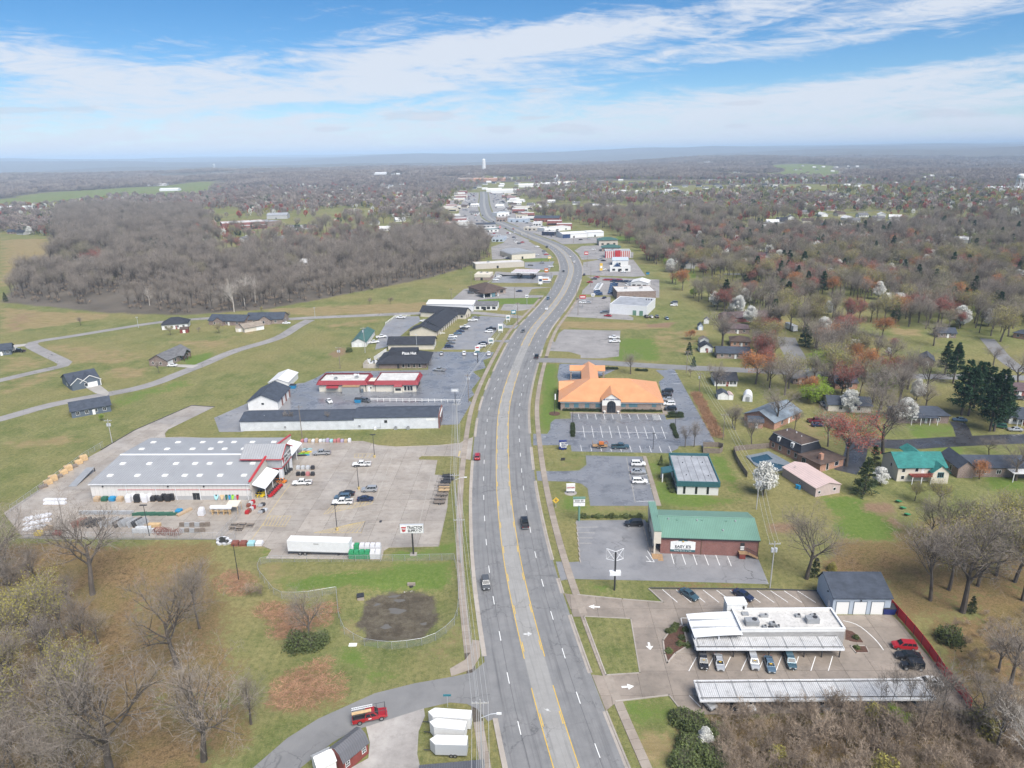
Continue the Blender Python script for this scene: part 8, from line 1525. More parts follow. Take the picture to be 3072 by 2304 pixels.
upole('tall pole with transformers by the store rear drive','B1',932,218,20,cans=3,m='pole_grey');upole('wooden pole before the long white building','B6',668,1072,822);upole('wooden pole with transformers on the western field','B6',965,535,365,cans=2);upole('pale pole with lamp beside the storage building','B6',1160,412,212,cans=1,m='pole_grey')
for i,(x,y,t)in enumerate(((935,1382,1130),(1740,960,740),(1582,1120,940),(1305,1000,800),(630,680,575),(1048,430,330),(420,965,790),(1700,740,620),(1550,480,400),(900,1100,970),(200,1100,980),(1600,1270,1100))):upole('slim utility pole along the far business strip','C3',x,y,t,grp='utility poles along the far strip')
def lamp(label,reg,bx,by,ty,m='dark_metal',base=True,head=.9,grp=None):
 p=G(reg,bx,by);h=hgt(p,reg,bx,ty);t=thing('lamp_post',label,'lamp post',p,0,grp);MB().cyl((0,0,0),.11,h,8,0,.07).obj('post',m,t);MB().box(-head,head,-.22,.22,h-.05,h+.12).obj('lamp_head',m,t)
 if base:MB().cyl((0,0,0),.38,.8,10).obj('base','worn_yellow',t)
for a in(('lamp post by the white pickup with black bed','B2',1172,338,150),('lamp post on yellow base beside the silver SUV','B2',1042,602,405),('lamp post on yellow base in the hatched paving','B2',862,942,728)):lamp(*a)
lamp('black pole in the fenced store yard','B1',1240,990,735,base=False);lamp('tall black pole on the slope beside the brambles','B2',45,1352,1070,base=False,head=.1)
for a in((828,968,852),(1630,975,880),(1455,1165,1040)):lamp('slim black lamp post in the bank lot','B7',*a,base=False,head=.5,grp='lamp posts in the bank lot')
for rg,x,y,t in(('B5',1150,370,282),('B6',770,145,62),('B6',1565,408,270)):lamp('slim street lamp beside the western street',rg,x,y,t,'can_grey',False,.6,'street lamps of the western streets')
def sign(name,label,reg,bx,by,x0,y0,x1,y1,face='white_paint',post='dark_metal',r=.18,th=.35,edge=None,two=False,rz=0.0):
 p=G(reg,bx,by);d=(p-EYE).to_2d().normalized();ang=rz;t=thing(name,label,'sign',p,ang);z1,z0=hgt(p,reg,bx,y0),hgt(p,reg,bx,y1);k=pxm(p+Vector((0,0,(z0+z1)/2)));s_=REG[reg][2];w=(x1-x0)*s_/k;ox=((x0+x1)/2-bx)*s_/k*0
 for q in((-w*.35,w*.35)if two else(0,)):MB().cyl((q,0,-.2),r,max(.3,z0+.3),8).obj('post',post,t)
 o=MB().box(-w/2,w/2,-th/2,th/2,z0,z1).obj('panel',face,t)
 if edge:MB().box(-w/2-.1,w/2+.1,-th/2+.04,th/2-.04,z0-.1,z1+.1).obj('cabinet',edge,t)
 return t,w,z0,z1,th
t,w,z0,z1,th=sign('store_sign','white store sign on black pole with red shield logo','D8',345,1045,20,290,600,488,edge='can_grey',r=.2,th=.6);hh=z1-z0
text("TRACTOR",hh*.46,'black_trim',t,(w*.14,-th/2-.03,z0+hh*.70),bold=.02,sx=w*.62/(hh*.46*5.3)*1.25);text("SUPPLY C\u00ba",hh*.46,'black_trim',t,(w*.14,-th/2-.03,z0+hh*.28),bold=.02,sx=w*.62/(hh*.46*5.3)*1.15)
MB().hull([(-w*.46,-th/2-.05,z0+hh*.8),(-w*.24,-th/2-.05,z0+hh*.8),(-w*.28,-th/2-.05,z0+hh*.25),(-w*.40,-th/2-.05,z0+hh*.15)][::-1],[(-w*.46,-th/2,z0+hh*.8),(-w*.24,-th/2,z0+hh*.8),(-w*.28,-th/2,z0+hh*.25),(-w*.40,-th/2,z0+hh*.15)][::-1]).obj('logo_shield','red_trim',t);text("TSC",hh*.3,'white_paint',t,(-w*.345,-th/2-.08,z0+hh*.55),bold=.01);MB().box(-.8,.8,-.8,.8,-.1,.12).obj('footing','kerb_concrete',t)
t,w,z0,z1,th=sign('shop_sign','pole sign of the pawn shop with green cap','B3',745,690,708,545,785,592,post='tin_green',r=.3);MB().box(-w/2-.1,w/2+.1,-.25,.25,z1,z1+.5).obj('cap','tin_green',t);text("EASY E'S",.62,'black_trim',t,(0,-.2,z0+(z1-z0)*.75),bold=.01);MB().box(-w/2,w/2,-.19,-.17,z0+(z1-z0)*.47,z0+(z1-z0)*.53).obj('divider','black_trim',t)
p=G('R3',1045,402);t=thing('empty_sign_frame','black pole with empty white V shaped sign frame','sign',p);h=hgt(p,'R3',1045,195);h1=hgt(p,'R3',1045,130);hb=hgt(p,'R3',1045,292);MB().cyl((0,0,-.2),.2,h1+.2,8).obj('post','dark_metal',t);MB().box(-1.25,1.25,-.5,.5,hb,hb+.9).obj('panel','white_metal',t)
for s_ in(-1,1):MB().tube([(0,0,h),(s_*1.9,.9,h),(s_*1.9,.9,h1+.3),(0,0,h1),(0,0,h),(s_*1.9,.9,h1+.3)],.07,5).tube([(s_*1.9,.9,h),(0,0,h1)],.05,5).obj('frame_wing','white_metal',t)
t,w,z0,z1,th=sign('bank_sign','blue monument sign of the bank','B7',750,1168,720,1098,780,1160,'navy','navy',.5,.9);[text(s_,.75,'white_paint',t,(w*.14,-.5,z1-.6-i*.75),bold=.02)for i,s_ in enumerate(("FIRST","UNITED","BANK"))];MB().box(-w*.42,-w*.24,-.48,-.44,z1-1.9,z1-.4).obj('logo_panel','white_paint',t)
t,w,z0,z1,th=sign('warning_sign','yellow diamond side road warning sign','B3',592,603,562,533,601,576,'yellow_paint','can_grey',.05,.05);o=[c for c in t.children if c.name.startswith('panel')][0];q=(z0+z1)/2;o.location=(0,-.06,q);o.rotation_euler=(0,PI/4,0);o.data.transform(Matrix.Translation((0,0,-q)));o.scale=(.8,1,.72);MB().box(-.07,.07,-.11,-.09,q-.5,q+.5).box(-.35,.35,-.11,-.09,q-.06,q+.06).obj('symbol','black_trim',t)
t,w,z0,z1,th=sign('clinic_sign','small white framed business sign with red lettering on mulch','B3',690,506,664,446,718,492,edge='white_trim',r=.12,two=True);text("CASTLEN",.55,'red_trim',t,(0,-.22,(z0+z1)/2),bold=.015);MB().cyl((0,0,-.05),1.8,.12,14).obj('footing','gravel',t)
t,w,z0,z1,th=sign('small_sign','low black sign on the grass by the bank','B7',752,1255,735,1232,768,1248,'black_trim',two=True,r=.06,th=.12);t,w,z0,z1,th=sign('pizza_sign','white and red pizza pole sign','C8',1140,757,1110,556,1166,610,r=.2);MB().box(-w*.35,w*.35,-.2,-.17,z0+(z1-z0)*.55,z0+(z1-z0)*.85).obj('emblem','red_trim',t);MB().box(-w*.45,w*.45,-.2,.2,z0-.9,z0-.2).obj('reader_board','glass_blue',t)
for(bx,by,x0,y0,x1,y1,lb,m)in((1505,262,1480,182,1530,240,'white motel sign on two posts by the north street','white_paint'),(1415,395,1388,288,1445,372,'tall white motel sign with teal panel','white_paint'),(1300,535,1270,460,1332,520,'white arched motel sign by the lot entrance','white_paint'),(1572,172,1545,122,1602,165,'teal gabled sign on the north street corner','teal_frame'),(870,1262,825,1072,915,1110,'pale unlettered sign frame above the long white building','can_grey')):t,w,z0,z1,th=sign('roadside_sign',lb,'C8',bx,by,x0,y0,x1,y1,m,'white_metal' if by!=1262 else 'dark_metal',.12,.3,two=by!=1262);MB().box(-w*.36,w*.36,-.19,-.16,z0+(z1-z0)*.3,z0+(z1-z0)*.7).obj('face','glass_blue' if m=='white_paint' else 'white_paint',t)
for(bx,by,x0,y0,x1,y1,lb,m)in((1650,1192,1618,1052,1686,1090,'red pole sign before the white flat roofed store','red_trim'),(1765,1108,1745,1035,1785,1065,'white sign on green post by the sales lot','white_paint'),(1250,830,1228,755,1270,800,'orange gabled sign beside the fuel canopy','paint_orange'),(1285,692,1268,625,1302,650,'yellow pole sign by the long beige store','yellow_paint'),(1185,950,1163,842,1207,930,'blue and white fuel price sign','white_paint'),(1690,650,1668,570,1712,605,'red and white pole sign near the striped restaurant','red_trim'),(1855,800,1840,700,1870,780,'yellow pole sign before the drive-in','yellow_paint'),(1035,1160,1012,1050,1045,1080,'white sign with red disc by the branch bank','white_paint'),(738,325,728,285,748,310,'red sign at the far junction','red_trim'),(1915,195,1900,145,1932,190,'red billboard in the far neighbourhood','brick_school')):t,w,z0,z1,th=sign('roadside_sign',lb,'C3',bx,by,x0,y0,x1,y1,m,'grey_metal',.18,.4);MB().box(-w*.38,w*.38,-.24,-.2,z0+(z1-z0)*.35,z0+(z1-z0)*.65).obj('face','white_paint' if m!='white_paint' else 'paint_blue',t)
t,w,z0,z1,th=sign('street_sign','small green street name sign at the side street corner','R2',1515,1228,1480,1138,1535,1152,'teal_frame','can_grey',.04,.04)
p=G('B7',686,888);h=hgt(p,'B7',686,708);t=thing('flagpole','flagpole in a round mulch bed before the bank','flagpole',p);MB().cyl((0,0,0),.09,h,8,0,.05).obj('pole','dark_metal',t);MB().box(.05,.5,-.02,.02,h-3.6,h-1.3).obj('flag','white_trim',t);MB().cyl((0,0,-.1),2.1,.25,18).obj('bed','mulch',t)
# ------------------------------------------------------------------ fences of mesh
mm=bpy.data.materials.new('chain_link');mm.use_nodes=True;nt=mm.node_tree;tb=N(nt,'ShaderNodeBsdfTransparent');mx=N(nt,'ShaderNodeMixShader',Fac=.14);nt.nodes['Principled BSDF'].inputs['Base Color'].default_value=(.42,.44,.44,1);nt.links.new(tb.outputs[0],mx.inputs[1]);nt.links.new(nt.nodes['Principled BSDF'].outputs[0],mx.inputs[2]);nt.links.new(mx.outputs[0],nt.nodes['Material Output'].inputs[0]);MATS['chain_link']=mm
def mesh_fence(label,pts,h=1.8,step=3.0):
 c=resample([p.to_2d()for p in pts]+[pts[-1].to_2d()],step)+[pts[-1].to_2d()];f=thing('chain_link_fence',label,'fence',(c[0].x,c[0].y,0))
 for i in range(len(c)-1):
  a,e=c[i]-c[0],c[i+1]-c[0];l=(e-a).length;za,ze=tz(*c[i]),tz(*c[i+1])
  if l<.2:continue
  MB().tube([(a.x,a.y,za-.1),(a.x,a.y,za+h)],.045,5).obj('post','galvanised',f);MB().tube([(a.x,a.y,za+h),(e.x,e.y,ze+h)],.035,5).obj('top_rail','galvanised',f);MB().add([(a.x,a.y,za),(e.x,e.y,ze),(e.x,e.y,ze+h),(a.x,a.y,za+h)],[(0,1,2,3)]).obj('mesh_panel','chain_link',f)
R2p=lambda*q:[flat('R2',*p)for p in q]
mesh_fence('chain link fence curving round the retention pond',R2p((730,425),(745,600),(780,705),(900,780),(1100,815),(1300,795),(1450,745),(1560,655),(1592,560),(1592,350),(1562,190)));mesh_fence('chain link fence between store lot and pond lawn',R2p((1562,190),(900,200),(200,205),(168,285),(310,462),(490,465),(730,425)))
mesh_fence('chain link fence closing off the store yard',[flat('D5',*p)for p in((1210,690),(1000,960),(870,1170),(760,1300),(640,1430),(500,1600),(700,1640),(900,1500),(905,1400))],2.4);mesh_fence('chain link fence along the rear edge of the store yard',[flat('B1',*p)for p in((90,790),(340,610),(560,450),(700,345),(860,250))],2.0);mesh_fence('chain link fence on top of the block wall',[flat('B1',*p)for p in((190,1000),(700,1008),(1200,1010),(1800,1010))],1.8)
def rail_fence(label,reg,pts):
 c=[flat(reg,*p)for p in pts];c=resample([p.to_2d()for p in c],2.6);f=thing('rail_fence',label,'fence',(c[0].x,c[0].y,0))
 for a,e in zip(c,c[1:]):
  a,e=a-c[0],e-c[0];MB().box(a.x-.1,a.x+.1,a.y-.1,a.y+.1,0,1.35).obj('post','white_trim',f);[MB().tube([(a.x,a.y,z),(e.x,e.y,z)],.09,4).obj('rail','white_trim',f)for z in(.55,1.15)]
rail_fence('white two rail fence before the long slate roof','B6',((1205,790),(1600,795),(1950,800)));rail_fence('white rail fence around the motel rear lot','B6',((1320,190),(1400,132),(1520,132)));rail_fence('white rail fence by the motel link','C8',((690,418),(795,415)))
# ------------------------------------------------------------------ pond, trailers, sheds in the foreground
p=G('R2',900,460);t=thing('outlet_box','square concrete outlet box with dark lid at the pond','outlet box',p,.25);MB().box(-.75,.75,-.75,.75,-.5,.75).obj('box','walk_concrete',t);MB().box(-.8,.8,-.8,.8,.75,.9).obj('lid','dark_metal',t)
p=G('R2',1258,378);t=thing('culvert','dark culvert mouth with riprap stones at the pond','culvert',p);MB().box(-.9,.9,.2,.6,-.6,.8).obj('headwall','walk_concrete',t);MB().cyl((0,.1,-.2),.5,.4,12).obj('pipe_mouth','black_trim',t)
for i in range(14):MB().ball((random.uniform(-2.2,2.2),random.uniform(-1.8,-.1),-.35),random.uniform(.15,.35),6,4,0,(1,.8,.6)).obj('stone','gravel',t)
for i,(x,y,r)in enumerate(((1130,440,1.1),(1150,550,1.2),(1000,500,.7),(1080,660,.7),(1180,470,.8),(1350,640,.5))):q=G('R2',x,y);o=MB().prism([(q.x+r*(1+.35*math.sin(a*3+i))*1.5*math.cos(a),q.y+r*(1+.3*math.cos(a*2+i))*math.sin(a))for a in np.linspace(0,2*PI,15)[:-1]],q.z-.2,q.z+.03).obj('puddle','water_dark');kind(o,'structure')
tag(MB().box(-.8,.8,-.5,.5,0,.05).obj('white_board','white_paint'),'flat white board lying beside the pond fence','board').location=G('R2',845,788)
b=Bld('semi_trailer','long white box semi trailer parked beside bagged pallets','trailer','B2',458,1150,968,1166);L_=b.L;b.box('box_body',0,L_,0,2.6,1.15,4.05,'white_metal');b.box('roof',.03,L_-.03,.05,2.55,4.05,4.12,'white_wall');b.box('side_rail',0,L_,-.04,0,1.1,1.3,'grey_metal');b.box('landing_gear',L_-3.2,L_-3.0,.3,2.3,0,1.1,'dark_metal');b.box('rear_bumper',-.1,.1,.1,2.5,.5,.7,'dark_metal');b.box('side_mark',6.7,8.0,-.05,-.01,3.3,3.6,'grey_wall')
def wheel(parent,x,y,r=.5,wd=.28):
 n=12;lo=[(x+r*math.cos(k*2*PI/n),y-wd/2,r+r*math.sin(k*2*PI/n))for k in range(n)];o=MB().hull([(p[0],y+wd/2,p[2])for p in lo],lo).obj('wheel','tyre',parent);q=r*.55;lo=[(x+q*math.cos(k*2*PI/n),y-wd/2-.02,r+q*math.sin(k*2*PI/n))for k in range(n)];MB().hull([(p[0],y+wd/2+.02,p[2])for p in lo],lo).obj('rim','rim',o)
for x in(3.0,4.25):wheel(b.root,x,.2);wheel(b.root,x,2.4)
for x0,y0,x1,y1,lb in((772,475,1090,500,'longest white cargo trailer, farthest from the grey roof'),(782,560,1045,590,'white cargo trailer between two others'),(790,700,1062,712,'white cargo trailer with grey side beside the grey metal roof')):
 b=Bld('cargo_trailer',lb,'trailer','E1',x0+22,y0+22,x1,y1+18);L_=b.L;b.root.location.z=.05;b_=MB();pl=[(-1.0,1.0),(0,0),(L_,0),(L_,2.0),(0,2.0)];b_.prism(pl,.55,2.65);b_.obj('box_body','white_wall' if 'grey side' not in lb else 'can_grey',b.root);MB().prism([(x*1.003,y*1.003)for x,y in pl],2.65,2.72).obj('roof','white_paint',b.root);MB().tube([(-1.0,1.0,.5),(-2.1,1.0,.5)],.07,5).obj('tongue','dark_metal',b.root);[wheel(b.root,x,y,.36,.22)for x in(L_*.5,L_*.62)for y in(.05,1.95)]
b=Bld('barn_shed','dark red barn shed with grey gambrel metal roof','shed','E1',90,850,282,690);L_=b.L;pr=[(0,0),(3.6,0),(3.6,2.2),(2.9,3.4),(1.8,3.9),(.7,3.4),(0,2.2)];b.prof('wall',pr,'x',0,L_,'red_wood');b.prof('roof',[(-.2,2.05),(.62,3.45),(1.8,3.95),(2.98,3.45),(3.8,2.05),(3.8,2.17),(2.98,3.58),(1.8,4.08),(.62,3.58),(-.2,2.17)],'x',-.2,L_+.2,'tin_grey');b.win('S',L_*.15,.9,.7,.9,mull=(2,2));b.win('S',L_*.82,.9,.7,.9,mull=(2,2));b.door('S',L_*.5,1.8,1.9,'red_wood');b.root.location.z=.1
b=Bld('garden_shed','white gabled shed at the end of the barn shed','shed','E1',-110,900,30,830);b.gable(0,b.L,0,3.2,2.2,3.3,'white_wall','tin_white','x',.15,.08)
b=Bld('metal_carport','low building with grey ribbed metal roof beside cargo trailers','carport','E1',690,805,1190,760,2.6);b.gable(0,b.L,-5.2,.3,2.6,3.4,'white_wall','tin_grey',over=.2,zb=0)
# equipment trailer behind the teal pickup at the bank
b=Bld('equipment_trailer','flat trailer loaded with rusty machinery behind the teal pickup','trailer','B7',985,1158,1100,1160);L_=b.L;b.box('deck',0,L_,0,2.1,.6,.75,'wood');b.box('tailgate',-.1,0,0,2.1,.6,2.0,'wood');MB().tube([(L_,1,.55),(L_+1.6,1,.55)],.08,5).obj('tongue','dark_metal',b.root);[wheel(b.root,x,y,.4,.25)for x in(L_*.35,L_*.5)for y in(-.1,2.2)]
t=thing('trencher','orange trenching machine on the flat trailer','machine',b.at(L_*.62,1.05,.76),b.rz);MB().box(-1,.6,-.6,.6,.35,1.2).obj('body','paint_orange',t);MB().tube([(.6,0,1),(1.6,0,1.5),(2.1,0,.6)],.14,6).obj('boom','brick_school',t);MB().box(-1.1,.7,-.75,-.55,0,.4).obj('track','tyre',t);MB().box(-1.1,.7,.55,.75,0,.4).obj('track','tyre',t)
# ------------------------------------------------------------------ goods round the farm store
for n_,c_ in(('wrap_white',(.62,.62,.64)),('wrap_black',(.02,.02,.022)),('wrap_green',(.03,.24,.10)),('plastic_blue',(.02,.22,.42)),('plastic_lime',(.25,.55,.04)),('plastic_red',(.36,.015,.02)),('plastic_yellow',(.65,.47,.02)),('plastic_cyan',(.30,.52,.55)),('plastic_tan',(.50,.38,.22)),('mower_orange',(.55,.17,.02)),('bag_pink',(.42,.16,.16)),('bag_lilac',(.36,.31,.42)),('bag_tan',(.42,.31,.20)),('gate_green',(.02,.10,.06)),('rust',(.20,.07,.05))):mat(n_,c_,.5,var=.08,vscale=2)
SR=store.rz
def load(label,p,w,d,h,m,grp,rz=SR,soft=True):
 t=thing('pallet_load',label,'pallet',p,rz,grp);MB().box(-w/2,w/2,-d/2,d/2,0,.14).obj('pallet','wood',t);k=.82 if soft else 1;MB().hull([(-w/2,-d/2,.14),(w/2,-d/2,.14),(w/2,d/2,.14),(-w/2,d/2,.14)],[(-w/2*1.02,-d/2*1.02,h*.7),(w/2*1.02,-d/2*1.02,h*.7),(w/2*1.02,d/2*1.02,h*.7),(-w/2*1.02,d/2*1.02,h*.7)]).hull([(-w/2*1.02,-d/2*1.02,h*.7),(w/2*1.02,-d/2*1.02,h*.7),(w/2*1.02,d/2*1.02,h*.7),(-w/2*1.02,d/2*1.02,h*.7)],[(-w/2*k,-d/2*k,h),(w/2*k,-d/2*k,h),(w/2*k,d/2*k,h),(-w/2*k,d/2*k,h)]).obj('wrapped_goods',m,t);return t
for i in range(12):x,y=985+(i%6)*44,1120+(i//6)*55;g_=(i//6==1 and i%6<4)or i==1;load(('green' if g_ else 'white')+' wrapped pallet beside the semi trailer',flat('B2',x,y),1.25,1.3,2.3,'wrap_green' if g_ else 'wrap_white','wrapped pallets beside the semi trailer')
for i in range(14):
 c_=('bag_pink','bag_lilac','bag_tan','wrap_white','bag_tan','wrap_white','can_grey','bag_lilac','plastic_cyan','bag_pink')[i%10];load('pallet of coloured bags along the lot kerb',flat('B2',575+i*30,212),1.0,1.1,1.1+.3*(i%3==1),c_,'bag pallets along the lot kerb')
for i in range(6):load('white wrapped bale against the store wall',flat('D6',1300+i*48,262-(i%2)*18),1.5,1.3,2.0+.4*(i%2==0),'wrap_white' if i!=2 else 'wrap_black','wrapped bales at the store wall')
for i in range(6):load('black wrapped stack against the store wall',flat('D6',1585+i*45,250-(i%2)*12),1.3,1.3,1.6+.5*(i>2),'wrap_black','black stacks at the store wall')
for i in range(8):load('pallet of mixed sacks at the store rear corner',flat('D6',920+(i%4)*90,200+(i//4)*48),1.6,1.3,1.4+1.4*(i<4 and i!=1),('wrap_white','bag_lilac','bag_tan','wrap_white','bag_tan','gate_green','plastic_blue','bag_tan')[i],'sack pallets at the store rear corner')
for i in range(14):load('heap of white stone bags in the far yard corner',flat('D6',90+(i%5)*60,480+(i//5)*60-(i%5)*12),1.6,1.3,.9,'wrap_white','white bags in the yard corner')
for i in range(10):load('low white sack pile in the yard',flat('D6',320+(i%5)*50,250+(i//5)*40),1.4,1.1,.8,'wrap_white','white sack piles in the yard')
def gate(label,p,l,h,m,grp,lean=.35,rz=0.0):
 t=thing('gate_stack',label,'gate',p,rz,grp)
 for k in range(3):b=MB();[b.tube([(0,k*.16+lean*z,z),(l,k*.16+lean*z,z)],.05,4)for z in np.linspace(.15,h,6)];[b.tube([(x,k*.16,.05),(x,k*.16+lean*h,h+.05)],.05,4)for x in(0,l/2,l)];b.obj('gate_panel',m,t)
for i in range(15):gate('leaning stack of farm gates in the middle yard row',flat('D6',640+i*55,575-(i%3)*6),3.2,1.5,('rust','galvanised','dark_metal','galvanised','grey_metal')[0 if i<2 else 2 if i<6 else 1+i%4],'gate stacks in the middle yard row',.5,1.15)
for i in range(9):gate('flat stack of green farm gates',flat('D6',1330+i*52,430-(i%2)*8),2.6,.8,'gate_green','green gate stacks',.2,.1)
for i in range(7):gate('bundle of grey wire panels',flat('D6',700+i*85,415),3.0,1.0,'galvanised','wire panel bundles',.3,.05)
for i in range(9):gate('rack of dark fence posts and wire by the wall',flat('D6',1890+(i%5)*60,560+(i//5)*70),2.6,1.1,'grey_metal' if i%2 else 'weathered_wood','fence racks by the wall',.3,.1)
for i in range(5):gate('blue grey tank and panel pile near the wall',flat('D6',1330+i*42,640-(i%2)*25),2.0,1.2,'can_grey' if i%2 else 'steel','panel piles near the wall',.3,.2)
for i in range(10):
 t=thing('round_feeder','rusty ring hay feeder standing by the wall','feeder',flat('D6',1610+i*32,655-(i%2)*14),i*.3,'hay feeders by the wall');[MB().tube([(.9*math.cos(a),z*.0+.12*k,.9+.9*math.sin(a))for a in np.linspace(0,2*PI,15)],.05,4).obj('ring','rust',t)for k,z in((0,0),(4,0),(8,0))]
for i in range(9):x=1180+i*33;load('stack of lumber crates along yard fence' if i%2 else 'loose timber bundle along yard fence',flat('B1',360+i*42,588-i*28),2.2,1.6,.8+.5*(i%3),'new_lumber' if i%3 else 'weathered_wood','timber along the yard fence',.8,False)
load('yellow timber stack in the yard',flat('D6',1595,555),3.2,1.2,1.0,'new_lumber',None,SR,False);load('blue tarp bundle beside the long boards',flat('D6',1885,380),1.6,1.4,.9,'plastic_blue',None);load('long brown boards leaning in the yard',flat('D6',1950,390),1.0,4.5,.6,'bag_tan',None,-.5,False)
for i in range(3):load('heap of rusty red and yellow implements',flat('D6',230+i*110,650-(i%2)*60),1.8,1.5,1.1,('plastic_yellow','bag_tan','plastic_red')[i],'implement heaps')
for i in range(4):load('white tote stack beside the propane tank',flat('D5',190-(i%2)*20,1010-(i//2)*4),1.4,1.3,2.4-(i%2)*.8,'wrap_white','totes beside the propane tank')if i<2 else None
t=thing('propane_tank','long white propane tank on a wooden stand','tank',flat('D5',590,985),SR);MB().tube([(-3.1,0,2.1),(-2.8,0,2.1),(2.8,0,2.1),(3.1,0,2.1)],[.2,.6,.6,.2],12).obj('vessel','white_metal',t);[MB().box(x-.1,x+.1,-.6,.6,0,1.6).obj('leg','new_lumber',t)for x in(-2.4,-.8,.8,2.4)];MB().box(-3,3,-.62,-.5,1.2,1.35).obj('beam','new_lumber',t)
t=thing('shade_shelter','cream roofed shelter beside the propane tank','shelter',flat('D5',850,930),SR);MB().hull([(-1.7,-1.4,2.2),(1.7,-1.4,2.2),(1.7,1.4,2.7),(-1.7,1.4,2.7)],[(-1.7,-1.4,2.32),(1.7,-1.4,2.32),(1.7,1.4,2.82),(-1.7,1.4,2.82)]).obj('roof','cream_wall',t);[MB().box(x-.07,x+.07,y-.07,y+.07,0,2.3).obj('post','new_lumber',t)for x in(-1.6,1.6)for y in(-1.3,1.3)]
def kayak(label,p,m,lean,rz,l=3.6,w=.8,grp=None):
 t=thing('kayak',label,'kayak',p,rz,grp);b=MB();o=[(l*f,w/2*math.sin(PI*f)**.6 if 0<f<1 else .02)for f in np.linspace(0,1,9)];lo=[(x,y*.6,0)for x,y in o]+[(x,-y*.6,0)for x,y in o[::-1]];hi=[(x,y,.34)for x,y in o]+[(x,-y,.34)for x,y in o[::-1]];MB().hull(lo[::-1],hi[::-1]).obj('hull',m,t);MB().prism([(l*.5+.5*math.cos(a),.26*math.sin(a))for a in np.linspace(0,2*PI,11)[:-1]],.3,.36).obj('cockpit','black_trim',t);t.rotation_euler=(0,-lean,rz);return t
for x,m,lb,l,w in((700,'gate_green','dark green',3.6,.8),(765,'plastic_blue','bright blue',3.6,.8),(830,'plastic_lime','lime green',3.6,.85),(930,'plastic_red','dark red',3.4,.8),(610,'plastic_tan','tan flat',4.2,1.3),(490,'plastic_cyan','pale blue flat',3.2,1.4)):kayak(lb+' boat propped upright against the store wall',flat('D5',x,690)+Vector((0,-.2,.05)),m,1.2,SR+PI/2,l,w)
load('yellow moulded tubs stacked at the store wall',flat('D5',1040,665),1.9,1.2,1.9,'plastic_yellow',None)
for i,(x,y,m,lb)in enumerate(((1120,690,'plastic_lime','lime green'),(1180,650,'plastic_yellow','yellow'),(1160,610,'can_grey','grey'),(1200,580,'plastic_cyan','pale blue'),(1060,740,'dark_metal','dark'),(1130,730,'plastic_blue','bright blue'))):kayak(lb+' kayak laid flat on the store paving',flat('D4',x,y)+Vector((0,0,.06)),m,0,SR+.1)
def mower(label,p,m,rz,grp):
 t=thing('ride_on_mower',label,'mower',p,rz,grp);MB().hull([(-.9,-.4,.3),(.9,-.35,.3),(.9,.35,.3),(-.9,.4,.3)],[(-.8,-.35,.75),(.8,-.28,.85),(.8,.28,.85),(-.8,.35,.75)]).obj('body',m,t);MB().box(-.5,.5,-.75,.75,.15,.35).obj('deck',m,t);MB().hull([(-.6,-.3,.75),(0,-.3,.75),(0,.3,.75),(-.6,.3,.75)],[(-.7,-.25,1.25),(-.55,-.25,1.25),(-.55,.25,1.25),(-.7,.25,1.25)]).obj('seat','black_trim',t);[wheel(t,x,y,r,.22)for x,r in((-.7,.34),(.75,.22))for y in(-.5,.5)]
for i in range(7):mower('red ride-on mower in the row before the store front',flat('D5',1600+i*32,620-i*34),'plastic_red',.1,'red mowers in the store row')
for i in range(7):mower('yellow ride-on mower under the store awning',flat('D5',1300+(i%3)*60+i*4,620-(i//3)*55),'plastic_yellow',.1,'yellow mowers under the awning')
for i in range(5):mower('orange ride-on mower beside the store entrance',flat('D5',1770+(i%3)*55,330-(i//3)*50),'mower_orange',.1,'orange mowers beside the entrance')
for i in range(3):mower('dark off-road buggy by the store entrance',flat('D5',1900+i*50,160-i*40),'black_trim',.1,'dark buggies by the entrance')
for i in range(7):load('rack of red and grey tools before the yard fence',flat('D5',1120+(i%4)*38+i*8,980-(i*36)),1.0,.9,1.1,('plastic_red','rust','can_grey')[i%3],'tool racks before the yard fence')
for i in range(5):load('grey wheelbarrow and grill cluster on the paving',flat('D5',1400+(i%3)*45,970-(i//3)*70-i*22),1.2,1.0,.9,('galvanised','dark_metal','can_grey')[i%3],'grill cluster on the paving')
for x,y in((850,1230),(1020,1225),(1185,1235),(830,1295),(965,1310)):
 t=thing('picnic_table','grey wooden picnic table on the store paving','table',flat('D5',x,y),SR,'picnic tables on the paving');MB().box(-.95,.95,-.4,.4,.7,.76).obj('table_top','weathered_wood',t);[MB().box(-.95,.95,s_*.75-.14,s_*.75+.14,.42,.47).obj('bench','weathered_wood',t)for s_ in(-1,1)];[MB().box(s_*.7-.05,s_*.7+.05,-.8,.8,.2,.35).box(s_*.7-.04,s_*.7+.04,-.3,.3,0,.7).obj('leg','weathered_wood',t)for s_ in(-1,1)]
for i in range(7):t=thing('water_trough','round pale stock tank inside the fence corner','tank',flat('D5',560+(i%4)*55,1600-(i//4)*60-(i%2)*14),0,'stock tanks in the fence corner');MB().cyl((0,0,0),.8,.65,14,0,.95).obj('tub','wrap_white',t)
for i in range(4):load(('rust red shed frame','rust red shed frame','pale boat shaped cover','white cart')[i]+' at the lot edge',flat('D5',880+i*165,1630),1.7,1.4,1.2,('rust','rust','plastic_cyan','wrap_white')[i],'small goods at the lot edge')
for i in range(8):x0,x1=545+(i%4)*38,0;load('grill or storage box displayed in the lot',flat('B2',540+(i%4)*40,490-(i//4)*52),1.1,.9,1.3,('wrap_black','wrap_black','bag_pink','dark_metal','can_grey','can_grey','can_grey','dark_metal')[i],'display boxes in the lot')
